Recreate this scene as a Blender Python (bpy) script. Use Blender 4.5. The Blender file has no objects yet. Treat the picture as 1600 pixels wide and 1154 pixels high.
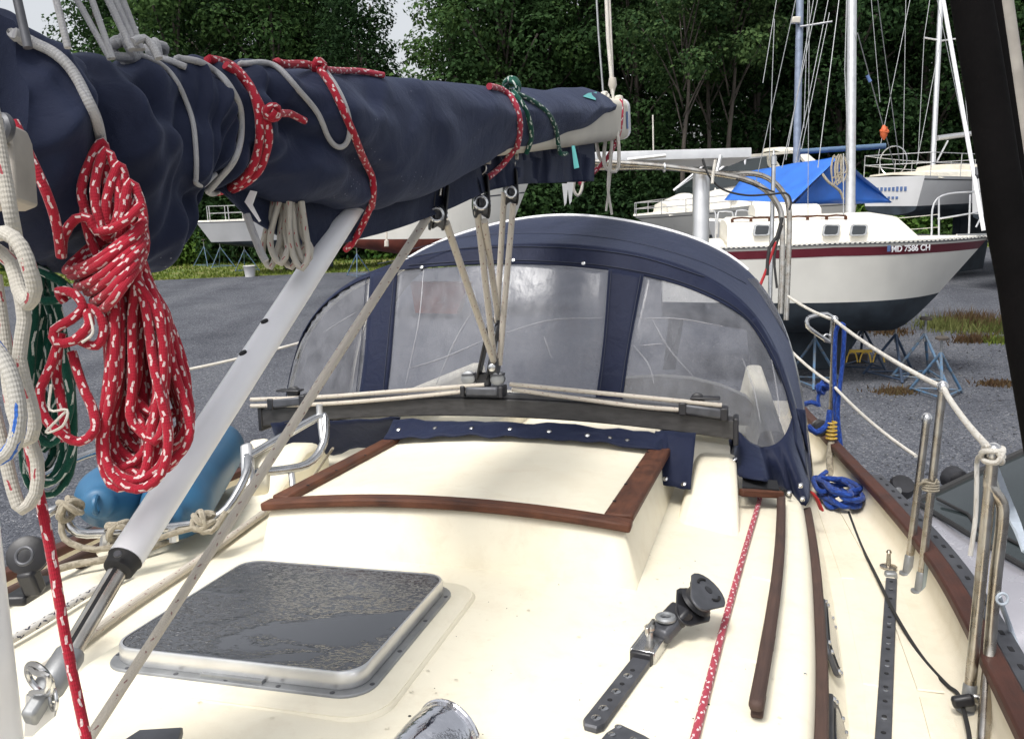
import bpy, bmesh, math, random
import numpy as np
from mathutils import Vector, noise
from mathutils.bvhtree import BVHTree

S = bpy.context.scene
COL = S.collection
random.seed(7)
RNG = np.random.default_rng(7)

# ------------------------------------------------------------------ camera, sky, sun, exposure
F, CX, CY = 1300.0, 800.0, 577.0            # focal length and centre in photo pixels (1600 x 1154)
PITCH = math.atan(277 / 1300.0)
ROLL = math.radians(1.8)
CAM = np.array([0.0, 0.0, 3.0])
fwd = np.array([0, math.cos(PITCH), -math.sin(PITCH)])
_r = np.array([1.0, 0, 0]); _u = np.cross(_r, fwd)
RT = _r * math.cos(ROLL) - _u * math.sin(ROLL)
UP = _r * math.sin(ROLL) + _u * math.cos(ROLL)
cd = bpy.data.cameras.new('camera'); cam = bpy.data.objects.new('camera', cd); COL.objects.link(cam)
from mathutils import Matrix
cam.matrix_world = Matrix(((RT[0], UP[0], -fwd[0], CAM[0]), (RT[1], UP[1], -fwd[1], CAM[1]), (RT[2], UP[2], -fwd[2], CAM[2]), (0, 0, 0, 1)))
cd.sensor_width = 36; cd.lens = 36 * F / 1600.0
cd.clip_start = 0.05; cd.clip_end = 1500
S.camera = cam

SUN_EL, SUN_AZ = math.radians(62), math.radians(215)
w = bpy.data.worlds.new('World'); S.world = w; w.use_nodes = True
nt = w.node_tree; nt.nodes.clear()
sky = nt.nodes.new('ShaderNodeTexSky'); sky.sky_type = 'NISHITA'; sky.sun_disc = False
sky.sun_elevation = SUN_EL; sky.sun_rotation = SUN_AZ; sky.air_density = 1.0; sky.dust_density = 4.0
hs = nt.nodes.new('ShaderNodeHueSaturation'); hs.inputs['Saturation'].default_value = 0.22
bg = nt.nodes.new('ShaderNodeBackground'); bg.inputs['Strength'].default_value = 0.11
wo = nt.nodes.new('ShaderNodeOutputWorld')
nt.links.new(sky.outputs[0], hs.inputs['Color']); nt.links.new(hs.outputs[0], bg.inputs[0]); nt.links.new(bg.outputs[0], wo.inputs[0])
sl = bpy.data.lights.new('sun', 'SUN'); sl.energy = 1.5; sl.angle = math.radians(14); sl.color = (1, 0.97, 0.92)
so = bpy.data.objects.new('sun', sl); COL.objects.link(so)
sd = Vector((math.sin(SUN_AZ) * math.cos(SUN_EL), math.cos(SUN_AZ) * math.cos(SUN_EL), math.sin(SUN_EL)))
so.rotation_euler = sd.to_track_quat('Z', 'Y').to_euler(); so.location = (0, 0, 60)
S.view_settings.view_transform = 'Standard'; S.view_settings.look = 'None'
S.view_settings.exposure = 0.95; S.view_settings.gamma = 1
S.view_settings.use_curve_mapping = False
S.cycles.max_bounces = 10; S.cycles.transparent_max_bounces = 16

# ------------------------------------------------------------------ frames: photo rays, boat frame
def N(v): v = np.asarray(v, float); return v / np.linalg.norm(v)
def at(px, py, d): return CAM + d * (fwd + RT * (px - CX) / F + UP * (CY - py) / F)
def proj(P):
    v = np.asarray(P) - CAM; d = v @ fwd
    return CX + F * (v @ RT) / d, CY - F * (v @ UP) / d, d
def ray(px, py): return N(at(px, py, 1.0) - CAM)
def ong(px, py, z=0.0):
    d = ray(px, py); return CAM + d * ((z - CAM[2]) / d[2])
def _cv(x, y, z): return RT * x + UP * y + fwd * z
A_ = N(_cv(350, 185, 1300)); L_ = _cv(4850, -47, -1300); L_ = N(L_ - A_ * (L_ @ A_)); U_ = np.cross(L_, A_)
HC = 0.72; O_ = CAM - HC * U_
MB_ = np.array([L_, A_, U_])
def W(x, y, z): return O_ + x * L_ + y * A_ + z * U_           # boat frame (port, aft, up) -> world
def toB(P): return MB_ @ (np.asarray(P) - O_)
def onz(px, py, z):
    d = ray(px, py); return CAM + d * ((z - HC) / (d @ U_))    # world point on the boat plane height z
def onx(px, py, X):
    d = ray(px, py); db = MB_ @ d; ob = MB_ @ (CAM - O_); return CAM + d * ((X - ob[0]) / db[0])
def ony(px, py, Y):
    d = ray(px, py); db = MB_ @ d; ob = MB_ @ (CAM - O_); return CAM + d * ((Y - ob[1]) / db[1])

# ------------------------------------------------------------------ materials
def _nodes(name):
    m = bpy.data.materials.new(name); m.use_nodes = True
    nt = m.node_tree; b = nt.nodes['Principled BSDF']
    return m, nt, b
def nd(nt, t, **kw):
    n = nt.nodes.new(t)
    for k, v in kw.items(): setattr(n, k, v)
    return n
def setc(b, c, rough=0.5, metal=0.0, spec=0.5):
    b.inputs['Base Color'].default_value = (*c, 1); b.inputs['Roughness'].default_value = rough
    b.inputs['Metallic'].default_value = metal; b.inputs['Specular IOR Level'].default_value = spec
def ramp(nt, stops):
    r = nd(nt, 'ShaderNodeValToRGB'); e = r.color_ramp.elements
    while len(e) < len(stops): e.new(0.5)
    for i, (p, c) in enumerate(stops):
        e[i].position = p; e[i].color = (*c, 1) if len(c) == 3 else c
    return r
def mat(name, c, rough=0.5, metal=0.0, var=0.12, scale=8.0, bump=0.0, bscale=60.0, spec=0.5, coat=0.0, c2=None, coord='Object', stretch=None):
    """colour with mottled variation, roughness variation and fine relief"""
    m, nt, b = _nodes(name); setc(b, c, rough, metal, spec)
    tc = nd(nt, 'ShaderNodeTexCoord'); src = tc.outputs[coord]
    if stretch:
        mp = nd(nt, 'ShaderNodeMapping'); mp.inputs['Scale'].default_value = stretch
        nt.links.new(src, mp.inputs[0]); src = mp.outputs[0]
    n1 = nd(nt, 'ShaderNodeTexNoise'); n1.inputs['Scale'].default_value = scale; n1.inputs['Detail'].default_value = 6
    nt.links.new(src, n1.inputs['Vector'])
    c2 = c2 or tuple(x * (1 - 2 * var) for x in c)
    r = ramp(nt, [(0.35, c2), (0.62, c)]); nt.links.new(n1.outputs['Fac'], r.inputs[0]); nt.links.new(r.outputs[0], b.inputs['Base Color'])
    mr = nd(nt, 'ShaderNodeMapRange'); mr.inputs['To Min'].default_value = max(0.03, rough - 0.1); mr.inputs['To Max'].default_value = min(1, rough + 0.12)
    nt.links.new(n1.outputs['Fac'], mr.inputs['Value']); nt.links.new(mr.outputs[0], b.inputs['Roughness'])
    if coat: b.inputs['Coat Weight'].default_value = coat; b.inputs['Coat Roughness'].default_value = 0.08
    if bump:
        n2 = nd(nt, 'ShaderNodeTexNoise'); n2.inputs['Scale'].default_value = bscale; n2.inputs['Detail'].default_value = 4
        nt.links.new(src, n2.inputs['Vector'])
        bp = nd(nt, 'ShaderNodeBump'); bp.inputs['Strength'].default_value = bump; bp.inputs['Distance'].default_value = 0.01
        nt.links.new(n2.outputs['Fac'], bp.inputs['Height']); nt.links.new(bp.outputs[0], b.inputs['Normal'])
    return m
def math_(nt, op, a, b=None, c=None):
    n = nd(nt, 'ShaderNodeMath', operation=op)
    for i, x in enumerate((a, b, c)):
        if x is None: continue
        if isinstance(x, (int, float)): n.inputs[i].default_value = x
        else: nt.links.new(x, n.inputs[i])
    return n.outputs[0]
def rope_mat(name, base, fleck, period=0.045, dash=0.4, width=0.16, pitch=14.0, both=True, dirt=0.25, thresh=0.0, br=0.0):
    """braided rope: UV.x is length in metres, UV.y runs round; flecks follow the braid's helix"""
    m, nt, b = _nodes(name); setc(b, base, 0.85, 0, 0.2)
    uv = nd(nt, 'ShaderNodeUVMap'); uv.uv_map = 'UVMap'
    sp = nd(nt, 'ShaderNodeSeparateXYZ'); nt.links.new(uv.outputs[0], sp.inputs[0])
    u, v = sp.outputs[0], sp.outputs[1]
    nz = nd(nt, 'ShaderNodeTexNoise'); nz.inputs['Scale'].default_value = 1.0
    mp = nd(nt, 'ShaderNodeMapping'); mp.inputs['Scale'].default_value = (260, 14, 1); nt.links.new(uv.outputs[0], mp.inputs[0]); nt.links.new(mp.outputs[0], nz.inputs['Vector'])
    jit = math_(nt, 'MULTIPLY', math_(nt, 'SUBTRACT', nz.outputs['Fac'], 0.5), 0.5)
    fac = None
    for sgn, off in ((1, 0.0), (-1, 0.31)) if both else ((1, 0.0),):
        h = math_(nt, 'FRACT', math_(nt, 'ADD', math_(nt, 'ADD', math_(nt, 'MULTIPLY', v, 3.0), math_(nt, 'MULTIPLY', u, sgn * pitch)), math_(nt, 'MULTIPLY', jit, 0.35)))
        inb = math_(nt, 'LESS_THAN', h, width)
        k = math_(nt, 'FRACT', math_(nt, 'ADD', math_(nt, 'ADD', math_(nt, 'MULTIPLY', u, 1 / period), off), math_(nt, 'MULTIPLY', jit, 0.5)))
        ind = math_(nt, 'LESS_THAN', k, dash)
        f = math_(nt, 'MULTIPLY', inb, ind)
        fac = f if fac is None else math_(nt, 'MAXIMUM', fac, f)
    mp2 = nd(nt, 'ShaderNodeMapping'); mp2.inputs['Scale'].default_value = (4, 1, 1); nt.links.new(uv.outputs[0], mp2.inputs[0])
    dn = nd(nt, 'ShaderNodeTexNoise'); dn.inputs['Scale'].default_value = 3; dn.inputs['Detail'].default_value = 5; nt.links.new(mp2.outputs[0], dn.inputs['Vector'])
    dr = ramp(nt, [(0.3, tuple(x * (1 - dirt) for x in base)), (0.65, base)]); nt.links.new(dn.outputs['Fac'], dr.inputs[0])
    mx = nd(nt, 'ShaderNodeMix', data_type='RGBA'); nt.links.new(fac, mx.inputs[0]); nt.links.new(dr.outputs[0], mx.inputs[6]); mx.inputs[7].default_value = (*fleck, 1)
    nt.links.new(mx.outputs[2], b.inputs['Base Color'])
    # braid relief
    a1 = math_(nt, 'SINE', math_(nt, 'MULTIPLY', math_(nt, 'ADD', math_(nt, 'MULTIPLY', u, 150.0), math_(nt, 'MULTIPLY', v, 8.0)), 6.2832))
    a2 = math_(nt, 'SINE', math_(nt, 'MULTIPLY', math_(nt, 'SUBTRACT', math_(nt, 'MULTIPLY', u, 150.0), math_(nt, 'MULTIPLY', v, 8.0)), 6.2832))
    hgt = math_(nt, 'ADD', math_(nt, 'MULTIPLY', a1, a2), math_(nt, 'MULTIPLY', nz.outputs['Fac'], 0.6))
    bp = nd(nt, 'ShaderNodeBump'); bp.inputs['Strength'].default_value = 0.3; bp.inputs['Distance'].default_value = 0.0012
    nt.links.new(hgt, bp.inputs['Height']); nt.links.new(bp.outputs[0], b.inputs['Normal'])
    b.inputs['Sheen Weight'].default_value = 0.15
    return m
def canvas_mat(name, c, c2, rough=0.8, weave=900.0, spots=0.0):
    m, nt, b = _nodes(name); setc(b, c, rough, 0, 0.14)
    tc = nd(nt, 'ShaderNodeTexCoord')
    n1 = nd(nt, 'ShaderNodeTexNoise'); n1.inputs['Scale'].default_value = 5; n1.inputs['Detail'].default_value = 8; n1.inputs['Roughness'].default_value = 0.65
    nt.links.new(tc.outputs['Object'], n1.inputs['Vector'])
    r = ramp(nt, [(0.32, c), (0.7, c2)]); nt.links.new(n1.outputs['Fac'], r.inputs[0])
    vo = nd(nt, 'ShaderNodeTexVoronoi'); vo.inputs['Scale'].default_value = 90; nt.links.new(tc.outputs['Object'], vo.inputs['Vector'])
    n3 = nd(nt, 'ShaderNodeTexNoise'); n3.inputs['Scale'].default_value = 9; nt.links.new(tc.outputs['Object'], n3.inputs['Vector'])
    sp = math_(nt, 'MULTIPLY', math_(nt, 'LESS_THAN', vo.outputs['Distance'], 0.13), math_(nt, 'GREATER_THAN', n3.outputs['Fac'], 0.62))
    mx = nd(nt, 'ShaderNodeMix', data_type='RGBA'); nt.links.new(math_(nt, 'MULTIPLY', sp, spots), mx.inputs[0]); nt.links.new(r.outputs[0], mx.inputs[6]); mx.inputs[7].default_value = (0.35, 0.37, 0.42, 1)
    nt.links.new(mx.outputs[2], b.inputs['Base Color'])
    n2 = nd(nt, 'ShaderNodeTexNoise'); n2.inputs['Scale'].default_value = weave; nt.links.new(tc.outputs['Object'], n2.inputs['Vector'])
    n4 = nd(nt, 'ShaderNodeTexNoise'); n4.inputs['Scale'].default_value = 22; n4.inputs['Detail'].default_value = 5; n4.inputs['Distortion'].default_value = 0.6; nt.links.new(tc.outputs['Object'], n4.inputs['Vector'])
    bp = nd(nt, 'ShaderNodeBump'); bp.inputs['Strength'].default_value = 0.35; bp.inputs['Distance'].default_value = 0.012
    nt.links.new(math_(nt, 'ADD', math_(nt, 'MULTIPLY', n2.outputs['Fac'], 0.12), n4.outputs['Fac']), bp.inputs['Height']); nt.links.new(bp.outputs[0], b.inputs['Normal'])
    b.inputs['Sheen Weight'].default_value = 0.12; b.inputs['Sheen Roughness'].default_value = 0.5; b.inputs['Sheen Tint'].default_value = (0.6, 0.7, 1, 1)
    return m
def wood_mat(name, c, c2, rough=0.45):
    m, nt, b = _nodes(name); setc(b, c, rough, 0, 0.14)
    tc = nd(nt, 'ShaderNodeTexCoord'); uv = nd(nt, 'ShaderNodeUVMap'); uv.uv_map = 'UVMap'
    mp = nd(nt, 'ShaderNodeMapping'); mp.inputs['Scale'].default_value = (3, 26, 26)
    nt.links.new(uv.outputs[0], mp.inputs[0])
    n1 = nd(nt, 'ShaderNodeTexNoise'); n1.inputs['Scale'].default_value = 4; n1.inputs['Detail'].default_value = 8; n1.inputs['Roughness'].default_value = 0.7; nt.links.new(mp.outputs[0], n1.inputs['Vector'])
    n2 = nd(nt, 'ShaderNodeTexNoise'); n2.inputs['Scale'].default_value = 14; n2.inputs['Detail'].default_value = 5; nt.links.new(tc.outputs['Object'], n2.inputs['Vector'])
    r = ramp(nt, [(0.3, c2), (0.7, c)]); nt.links.new(math_(nt, 'ADD', math_(nt, 'MULTIPLY', n1.outputs['Fac'], 0.5), math_(nt, 'MULTIPLY', n2.outputs['Fac'], 0.5)), r.inputs[0]); nt.links.new(r.outputs[0], b.inputs['Base Color'])
    mr = nd(nt, 'ShaderNodeMapRange'); mr.inputs['To Min'].default_value = rough - 0.15; mr.inputs['To Max'].default_value = rough + 0.25; nt.links.new(n2.outputs['Fac'], mr.inputs['Value']); nt.links.new(mr.outputs[0], b.inputs['Roughness'])
    bp = nd(nt, 'ShaderNodeBump'); bp.inputs['Strength'].default_value = 0.3; bp.inputs['Distance'].default_value = 0.004
    nt.links.new(n1.outputs['Fac'], bp.inputs['Height']); nt.links.new(bp.outputs[0], b.inputs['Normal'])
    return m
def vinyl_mat(name):
    """clear but hazy vinyl window: part see-through, part milky, glossy, with creases and dried drops"""
    m, nt, b = _nodes(name); out = nt.nodes['Material Output']
    setc(b, (0.27, 0.275, 0.30), 0.2, 0, 0.4)
    tc = nd(nt, 'ShaderNodeTexCoord')
    tr = nd(nt, 'ShaderNodeBsdfTransparent'); tr.inputs[0].default_value = (0.86, 0.87, 0.9, 1)
    n1 = nd(nt, 'ShaderNodeTexNoise'); n1.inputs['Scale'].default_value = 7; n1.inputs['Detail'].default_value = 7; nt.links.new(tc.outputs['Object'], n1.inputs['Vector'])
    n2 = nd(nt, 'ShaderNodeTexNoise'); n2.inputs['Scale'].default_value = 120; n2.inputs['Detail'].default_value = 2; nt.links.new(tc.outputs['Object'], n2.inputs['Vector'])
    sep = nd(nt, 'ShaderNodeMapping'); sep.inputs['Scale'].default_value = (1, 1, 0.12); nt.links.new(tc.outputs['Object'], sep.inputs[0])
    n3 = nd(nt, 'ShaderNodeTexNoise'); n3.inputs['Scale'].default_value = 26; n3.inputs['Detail'].default_value = 3; nt.links.new(sep.outputs[0], n3.inputs['Vector'])
    drops = math_(nt, 'MULTIPLY', math_(nt, 'GREATER_THAN', n2.outputs['Fac'], 0.66), math_(nt, 'GREATER_THAN', n1.outputs['Fac'], 0.5))
    mil = math_(nt, 'ADD', math_(nt, 'ADD', math_(nt, 'MULTIPLY', n1.outputs['Fac'], 0.5), math_(nt, 'MULTIPLY', n3.outputs['Fac'], 0.3)), math_(nt, 'MULTIPLY', drops, 0.2))
    mr = nd(nt, 'ShaderNodeMapRange'); mr.inputs['From Min'].default_value = 0.28; mr.inputs['From Max'].default_value = 0.58; mr.inputs['To Min'].default_value = 0.14; mr.inputs['To Max'].default_value = 0.46
    nt.links.new(mil, mr.inputs['Value'])
    bp = nd(nt, 'ShaderNodeBump'); bp.inputs['Strength'].default_value = 0.3; bp.inputs['Distance'].default_value = 0.008
    nt.links.new(math_(nt, 'ADD', math_(nt, 'MULTIPLY', n3.outputs['Fac'], 0.7), math_(nt, 'MULTIPLY', n2.outputs['Fac'], 0.08)), bp.inputs['Height']); nt.links.new(bp.outputs[0], b.inputs['Normal'])
    mx = nd(nt, 'ShaderNodeMixShader'); nt.links.new(mr.outputs[0], mx.inputs[0]); nt.links.new(tr.outputs[0], mx.inputs[1]); nt.links.new(b.outputs[0], mx.inputs[2]); nt.links.new(mx.outputs[0], out.inputs[0])
    return m
def wet_glass_mat(name):
    """dark acrylic lid under rain water: smooth puddles between crinkled patches of small drops"""
    m, nt, b = _nodes(name); setc(b, (0.055, 0.058, 0.066), 0.06, 0, 0.7)
    tc = nd(nt, 'ShaderNodeTexCoord'); cen = nd(nt, 'ShaderNodeMapping'); cen.name = 'centre'; nt.links.new(tc.outputs['Object'], cen.inputs[0]); src = cen.outputs[0]
    mpw = nd(nt, 'ShaderNodeMapping'); mpw.inputs['Scale'].default_value = (1, 1.9, 1); mpw.inputs['Rotation'].default_value = (0, 0, 0.35); nt.links.new(src, mpw.inputs[0])
    pud = nd(nt, 'ShaderNodeTexNoise'); pud.inputs['Scale'].default_value = 7; pud.inputs['Detail'].default_value = 5; pud.inputs['Distortion'].default_value = 0.5; nt.links.new(mpw.outputs[0], pud.inputs['Vector'])
    sepo = nd(nt, 'ShaderNodeSeparateXYZ'); nt.links.new(src, sepo.inputs[0])
    dr = nd(nt, 'ShaderNodeTexNoise'); dr.inputs['Scale'].default_value = 62; dr.inputs['Detail'].default_value = 4; dr.inputs['Distortion'].default_value = 1.6; nt.links.new(mpw.outputs[0], dr.inputs['Vector'])
    dr2 = nd(nt, 'ShaderNodeTexVoronoi', feature='SMOOTH_F1'); dr2.inputs['Scale'].default_value = 130; nt.links.new(mpw.outputs[0], dr2.inputs['Vector'])
    mask = nd(nt, 'ShaderNodeMapRange'); mask.inputs['From Min'].default_value = 0.55; mask.inputs['From Max'].default_value = 0.66
    mask.interpolation_type = 'SMOOTHSTEP'
    big = nd(nt, 'ShaderNodeMapRange'); big.inputs['From Min'].default_value = -0.05; big.inputs['From Max'].default_value = 0.2   # large puddle near the forward port corner
    px = math_(nt, 'SUBTRACT', sepo.outputs[0], 0.07); py = math_(nt, 'ADD', sepo.outputs[1], 0.10)
    dist = math_(nt, 'SQRT', math_(nt, 'ADD', math_(nt, 'MULTIPLY', math_(nt, 'MULTIPLY', px, px), 0.6), math_(nt, 'MULTIPLY', math_(nt, 'MULTIPLY', py, py), 2.0)))
    nt.links.new(math_(nt, 'SUBTRACT', 0.16, dist), big.inputs['Value'])
    pf = math_(nt, 'ADD', pud.outputs['Fac'], math_(nt, 'MULTIPLY', big.outputs[0], 0.22))
    nt.links.new(pf, mask.inputs['Value'])
    rel = math_(nt, 'ADD', math_(nt, 'MULTIPLY', dr.outputs['Fac'], 1.0), math_(nt, 'MULTIPLY', dr2.outputs['Distance'], 0.5))
    dry = math_(nt, 'SUBTRACT', 1.0, mask.outputs[0])
    h = math_(nt, 'ADD', math_(nt, 'MULTIPLY', math_(nt, 'GREATER_THAN', rel, 0.72), math_(nt, 'MULTIPLY', dry, math_(nt, 'SUBTRACT', rel, 0.72))), math_(nt, 'MULTIPLY', mask.outputs[0], 0.12))
    bp = nd(nt, 'ShaderNodeBump'); bp.inputs['Strength'].default_value = 1.0; bp.inputs['Distance'].default_value = 0.008
    nt.links.new(h, bp.inputs['Height']); nt.links.new(bp.outputs[0], b.inputs['Normal'])
    mr = nd(nt, 'ShaderNodeMapRange'); mr.inputs['To Min'].default_value = 0.13; mr.inputs['To Max'].default_value = 0.04
    nt.links.new(mask.outputs[0], mr.inputs['Value']); nt.links.new(mr.outputs[0], b.inputs['Roughness'])
    return m
def leaf_mat(name, dark, light, hue=0.0):
    m, nt, b = _nodes(name); setc(b, dark, 0.85, 0, 0.1)
    g = nd(nt, 'ShaderNodeNewGeometry'); tc = nd(nt, 'ShaderNodeTexCoord')
    n1 = nd(nt, 'ShaderNodeTexNoise'); n1.inputs['Scale'].default_value = 0.5; n1.inputs['Detail'].default_value = 3; nt.links.new(tc.outputs['Object'], n1.inputs['Vector'])
    oi = nd(nt, 'ShaderNodeObjectInfo')
    f = math_(nt, 'ADD', math_(nt, 'ADD', math_(nt, 'MULTIPLY', g.outputs['Random Per Island'], 0.45), math_(nt, 'MULTIPLY', n1.outputs['Fac'], 0.5)), math_(nt, 'MULTIPLY', math_(nt, 'SUBTRACT', oi.outputs['Random'], 0.5), 0.35))
    r = ramp(nt, [(0.25, dark), (0.8, light)]); nt.links.new(f, r.inputs[0]); nt.links.new(r.outputs[0], b.inputs['Base Color'])
    tl = nd(nt, 'ShaderNodeBsdfTranslucent'); nt.links.new(r.outputs[0], tl.inputs[0])
    mx = nd(nt, 'ShaderNodeMixShader'); mx.inputs[0].default_value = 0.35
    nt.links.new(b.outputs[0], mx.inputs[1]); nt.links.new(tl.outputs[0], mx.inputs[2]); nt.links.new(mx.outputs[0], nt.nodes['Material Output'].inputs[0])
    return m
def gravel_mat(name):
    m, nt, b = _nodes(name); setc(b, (0.13, 0.135, 0.15), 0.9, 0, 0.2)
    tc = nd(nt, 'ShaderNodeTexCoord'); src = tc.outputs['Object']
    v1 = nd(nt, 'ShaderNodeTexVoronoi'); v1.inputs['Scale'].default_value = 40; nt.links.new(src, v1.inputs['Vector'])
    v2 = nd(nt, 'ShaderNodeTexVoronoi'); v2.inputs['Scale'].default_value = 95; nt.links.new(src, v2.inputs['Vector'])
    n1 = nd(nt, 'ShaderNodeTexNoise'); n1.inputs['Scale'].default_value = 0.5; n1.inputs['Detail'].default_value = 9; n1.inputs['Roughness'].default_value = 0.6; nt.links.new(src, n1.inputs['Vector'])
    sx = nd(nt, 'ShaderNodeSeparateColor'); nt.links.new(v1.outputs['Color'], sx.inputs[0])
    sy = nd(nt, 'ShaderNodeSeparateColor'); nt.links.new(v2.outputs['Color'], sy.inputs[0])
    f = math_(nt, 'ADD', math_(nt, 'MULTIPLY', sx.outputs[0], 0.5), math_(nt, 'MULTIPLY', sy.outputs[0], 0.5))
    r = ramp(nt, [(0.1, (0.045, 0.049, 0.06)), (0.5, (0.092, 0.098, 0.115)), (0.82, (0.14, 0.146, 0.165)), (0.97, (0.33, 0.33, 0.33))]); nt.links.new(f, r.inputs[0])
    mpt = nd(nt, 'ShaderNodeMapping'); mpt.inputs['Rotation'].default_value = (0, 0, 0.5); mpt.inputs['Scale'].default_value = (0.9, 0.07, 1); nt.links.new(src, mpt.inputs[0])
    n2 = nd(nt, 'ShaderNodeTexNoise'); n2.inputs['Scale'].default_value = 1.0; n2.inputs['Detail'].default_value = 5; nt.links.new(mpt.outputs[0], n2.inputs['Vector'])
    r2 = ramp(nt, [(0.36, (0.62, 0.62, 0.65)), (0.5, (0.95, 0.95, 0.96)), (0.64, (1.22, 1.2, 1.17))]); nt.links.new(math_(nt, 'ADD', math_(nt, 'MULTIPLY', n1.outputs['Fac'], 0.55), math_(nt, 'MULTIPLY', n2.outputs['Fac'], 0.45)), r2.inputs[0])
    mx = nd(nt, 'ShaderNodeMix', data_type='RGBA', blend_type='MULTIPLY'); mx.inputs[0].default_value = 1
    nt.links.new(r.outputs[0], mx.inputs[6]); nt.links.new(r2.outputs[0], mx.inputs[7]); nt.links.new(mx.outputs[2], b.inputs['Base Color'])
    bp = nd(nt, 'ShaderNodeBump'); bp.inputs['Strength'].default_value = 0.8; bp.inputs['Distance'].default_value = 0.02; bp.invert = True
    nt.links.new(math_(nt, 'ADD', v1.outputs['Distance'], math_(nt, 'MULTIPLY', v2.outputs['Distance'], 0.5)), bp.inputs['Height']); nt.links.new(bp.outputs[0], b.inputs['Normal'])
    return m
def gel_mat(name, c, stain, rough, bump, bscale, ribs=0.0):
    m, nt, b = _nodes(name); setc(b, c, rough, 0, 0.5)
    tc = nd(nt, 'ShaderNodeTexCoord'); src = tc.outputs['Object']
    n1 = nd(nt, 'ShaderNodeTexNoise'); n1.inputs['Scale'].default_value = 2.2; n1.inputs['Detail'].default_value = 9; n1.inputs['Roughness'].default_value = 0.62; nt.links.new(src, n1.inputs['Vector'])
    n2 = nd(nt, 'ShaderNodeTexNoise'); n2.inputs['Scale'].default_value = 14; n2.inputs['Detail'].default_value = 8; n2.inputs['Roughness'].default_value = 0.7; n2.inputs['Distortion'].default_value = 0.4; nt.links.new(src, n2.inputs['Vector'])
    n3 = nd(nt, 'ShaderNodeTexNoise'); n3.inputs['Scale'].default_value = 160; n3.inputs['Detail'].default_value = 3; nt.links.new(src, n3.inputs['Vector'])
    r1 = ramp(nt, [(0.52, (0, 0, 0)), (0.74, (1, 1, 1))]); nt.links.new(n1.outputs['Fac'], r1.inputs[0])
    r2 = ramp(nt, [(0.5, (0, 0, 0)), (0.72, (1, 1, 1))]); nt.links.new(n2.outputs['Fac'], r2.inputs[0])
    r3 = ramp(nt, [(0.70, (0, 0, 0)), (0.76, (1, 1, 1))]); nt.links.new(n3.outputs['Fac'], r3.inputs[0])
    f = math_(nt, 'ADD', math_(nt, 'MULTIPLY', r1.outputs[0], 0.45), math_(nt, 'MULTIPLY', r2.outputs[0], 0.35))
    f = math_(nt, 'MINIMUM', math_(nt, 'ADD', f, math_(nt, 'MULTIPLY', math_(nt, 'MULTIPLY', r3.outputs[0], r2.outputs[0]), 0.8)), 1.0)
    mx = nd(nt, 'ShaderNodeMix', data_type='RGBA'); nt.links.new(f, mx.inputs[0]); mx.inputs[6].default_value = (*c, 1); mx.inputs[7].default_value = (*stain, 1); nt.links.new(mx.outputs[2], b.inputs['Base Color'])
    mr = nd(nt, 'ShaderNodeMapRange'); mr.inputs['To Min'].default_value = rough - .12; mr.inputs['To Max'].default_value = rough + .2; nt.links.new(n2.outputs['Fac'], mr.inputs['Value']); nt.links.new(mr.outputs[0], b.inputs['Roughness'])
    nb = nd(nt, 'ShaderNodeTexNoise'); nb.inputs['Scale'].default_value = bscale; nb.inputs['Detail'].default_value = 3; nt.links.new(src, nb.inputs['Vector'])
    bp = nd(nt, 'ShaderNodeBump'); bp.inputs['Strength'].default_value = bump; bp.inputs['Distance'].default_value = 0.006
    nt.links.new(math_(nt, 'ADD', nb.outputs['Fac'], math_(nt, 'MULTIPLY', n1.outputs['Fac'], 1.5)), bp.inputs['Height']); nt.links.new(bp.outputs[0], b.inputs['Normal'])
    return m
M = {}
M['gel'] = gel_mat('cream_gelcoat', (0.83, 0.775, 0.62), (0.66, 0.57, 0.42), 0.36, 0.05, 260)
M['nonskid'] = gel_mat('cream_nonskid', (0.76, 0.70, 0.565), (0.60, 0.52, 0.38), 0.6, 0.22, 420)
M['white'] = mat('white_paint', (0.86, 0.86, 0.88), 0.3, var=0.03, scale=9, bump=0.02)
M['teak'] = wood_mat('weathered_teak', (0.165, 0.068, 0.040), (0.034, 0.019, 0.016))
M['rail'] = wood_mat('dark_varnished_rail', (0.105, 0.045, 0.034), (0.045, 0.024, 0.02))
M['dteak'] = wood_mat('grey_teak', (0.10, 0.062, 0.05), (0.05, 0.035, 0.032), 0.55)
M['navy'] = canvas_mat('navy_canvas', (0.0085, 0.012, 0.030), (0.020, 0.0265, 0.057), 0.7, spots=0.4)
M['navyd'] = canvas_mat('dodger_canvas', (0.0075, 0.0105, 0.029), (0.0135, 0.0185, 0.044), 0.55)
M['vinyl'] = vinyl_mat('clear_vinyl')
M['steel'] = mat('stainless_steel', (0.62, 0.62, 0.62), 0.22, 1.0, var=0.12, scale=18, bump=0.02, bscale=90)
M['chrome'] = mat('polished_chrome', (0.75, 0.75, 0.78), 0.07, 1.0, var=0.05, scale=20, bump=0.15, bscale=70)
M['dsteel'] = mat('stained_stainless', (0.56, 0.54, 0.50), 0.27, 1.0, var=0.2, scale=22, c2=(0.42, 0.37, 0.31), bump=0.05)
M['alu'] = mat('anodised_aluminium', (0.72, 0.72, 0.72), 0.34, 0.85, var=0.06, scale=12)
M['galv'] = mat('dull_grey_metal', (0.33, 0.34, 0.35), 0.5, 0.6, var=0.12, scale=20, bump=0.05)
M['black'] = mat('black_plastic', (0.022, 0.022, 0.026), 0.42, var=0.2, scale=20, bump=0.04)
M['dgrey'] = mat('dark_grey_metal', (0.085, 0.088, 0.10), 0.45, 0.3, var=0.15, scale=30, bump=0.05)
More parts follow.
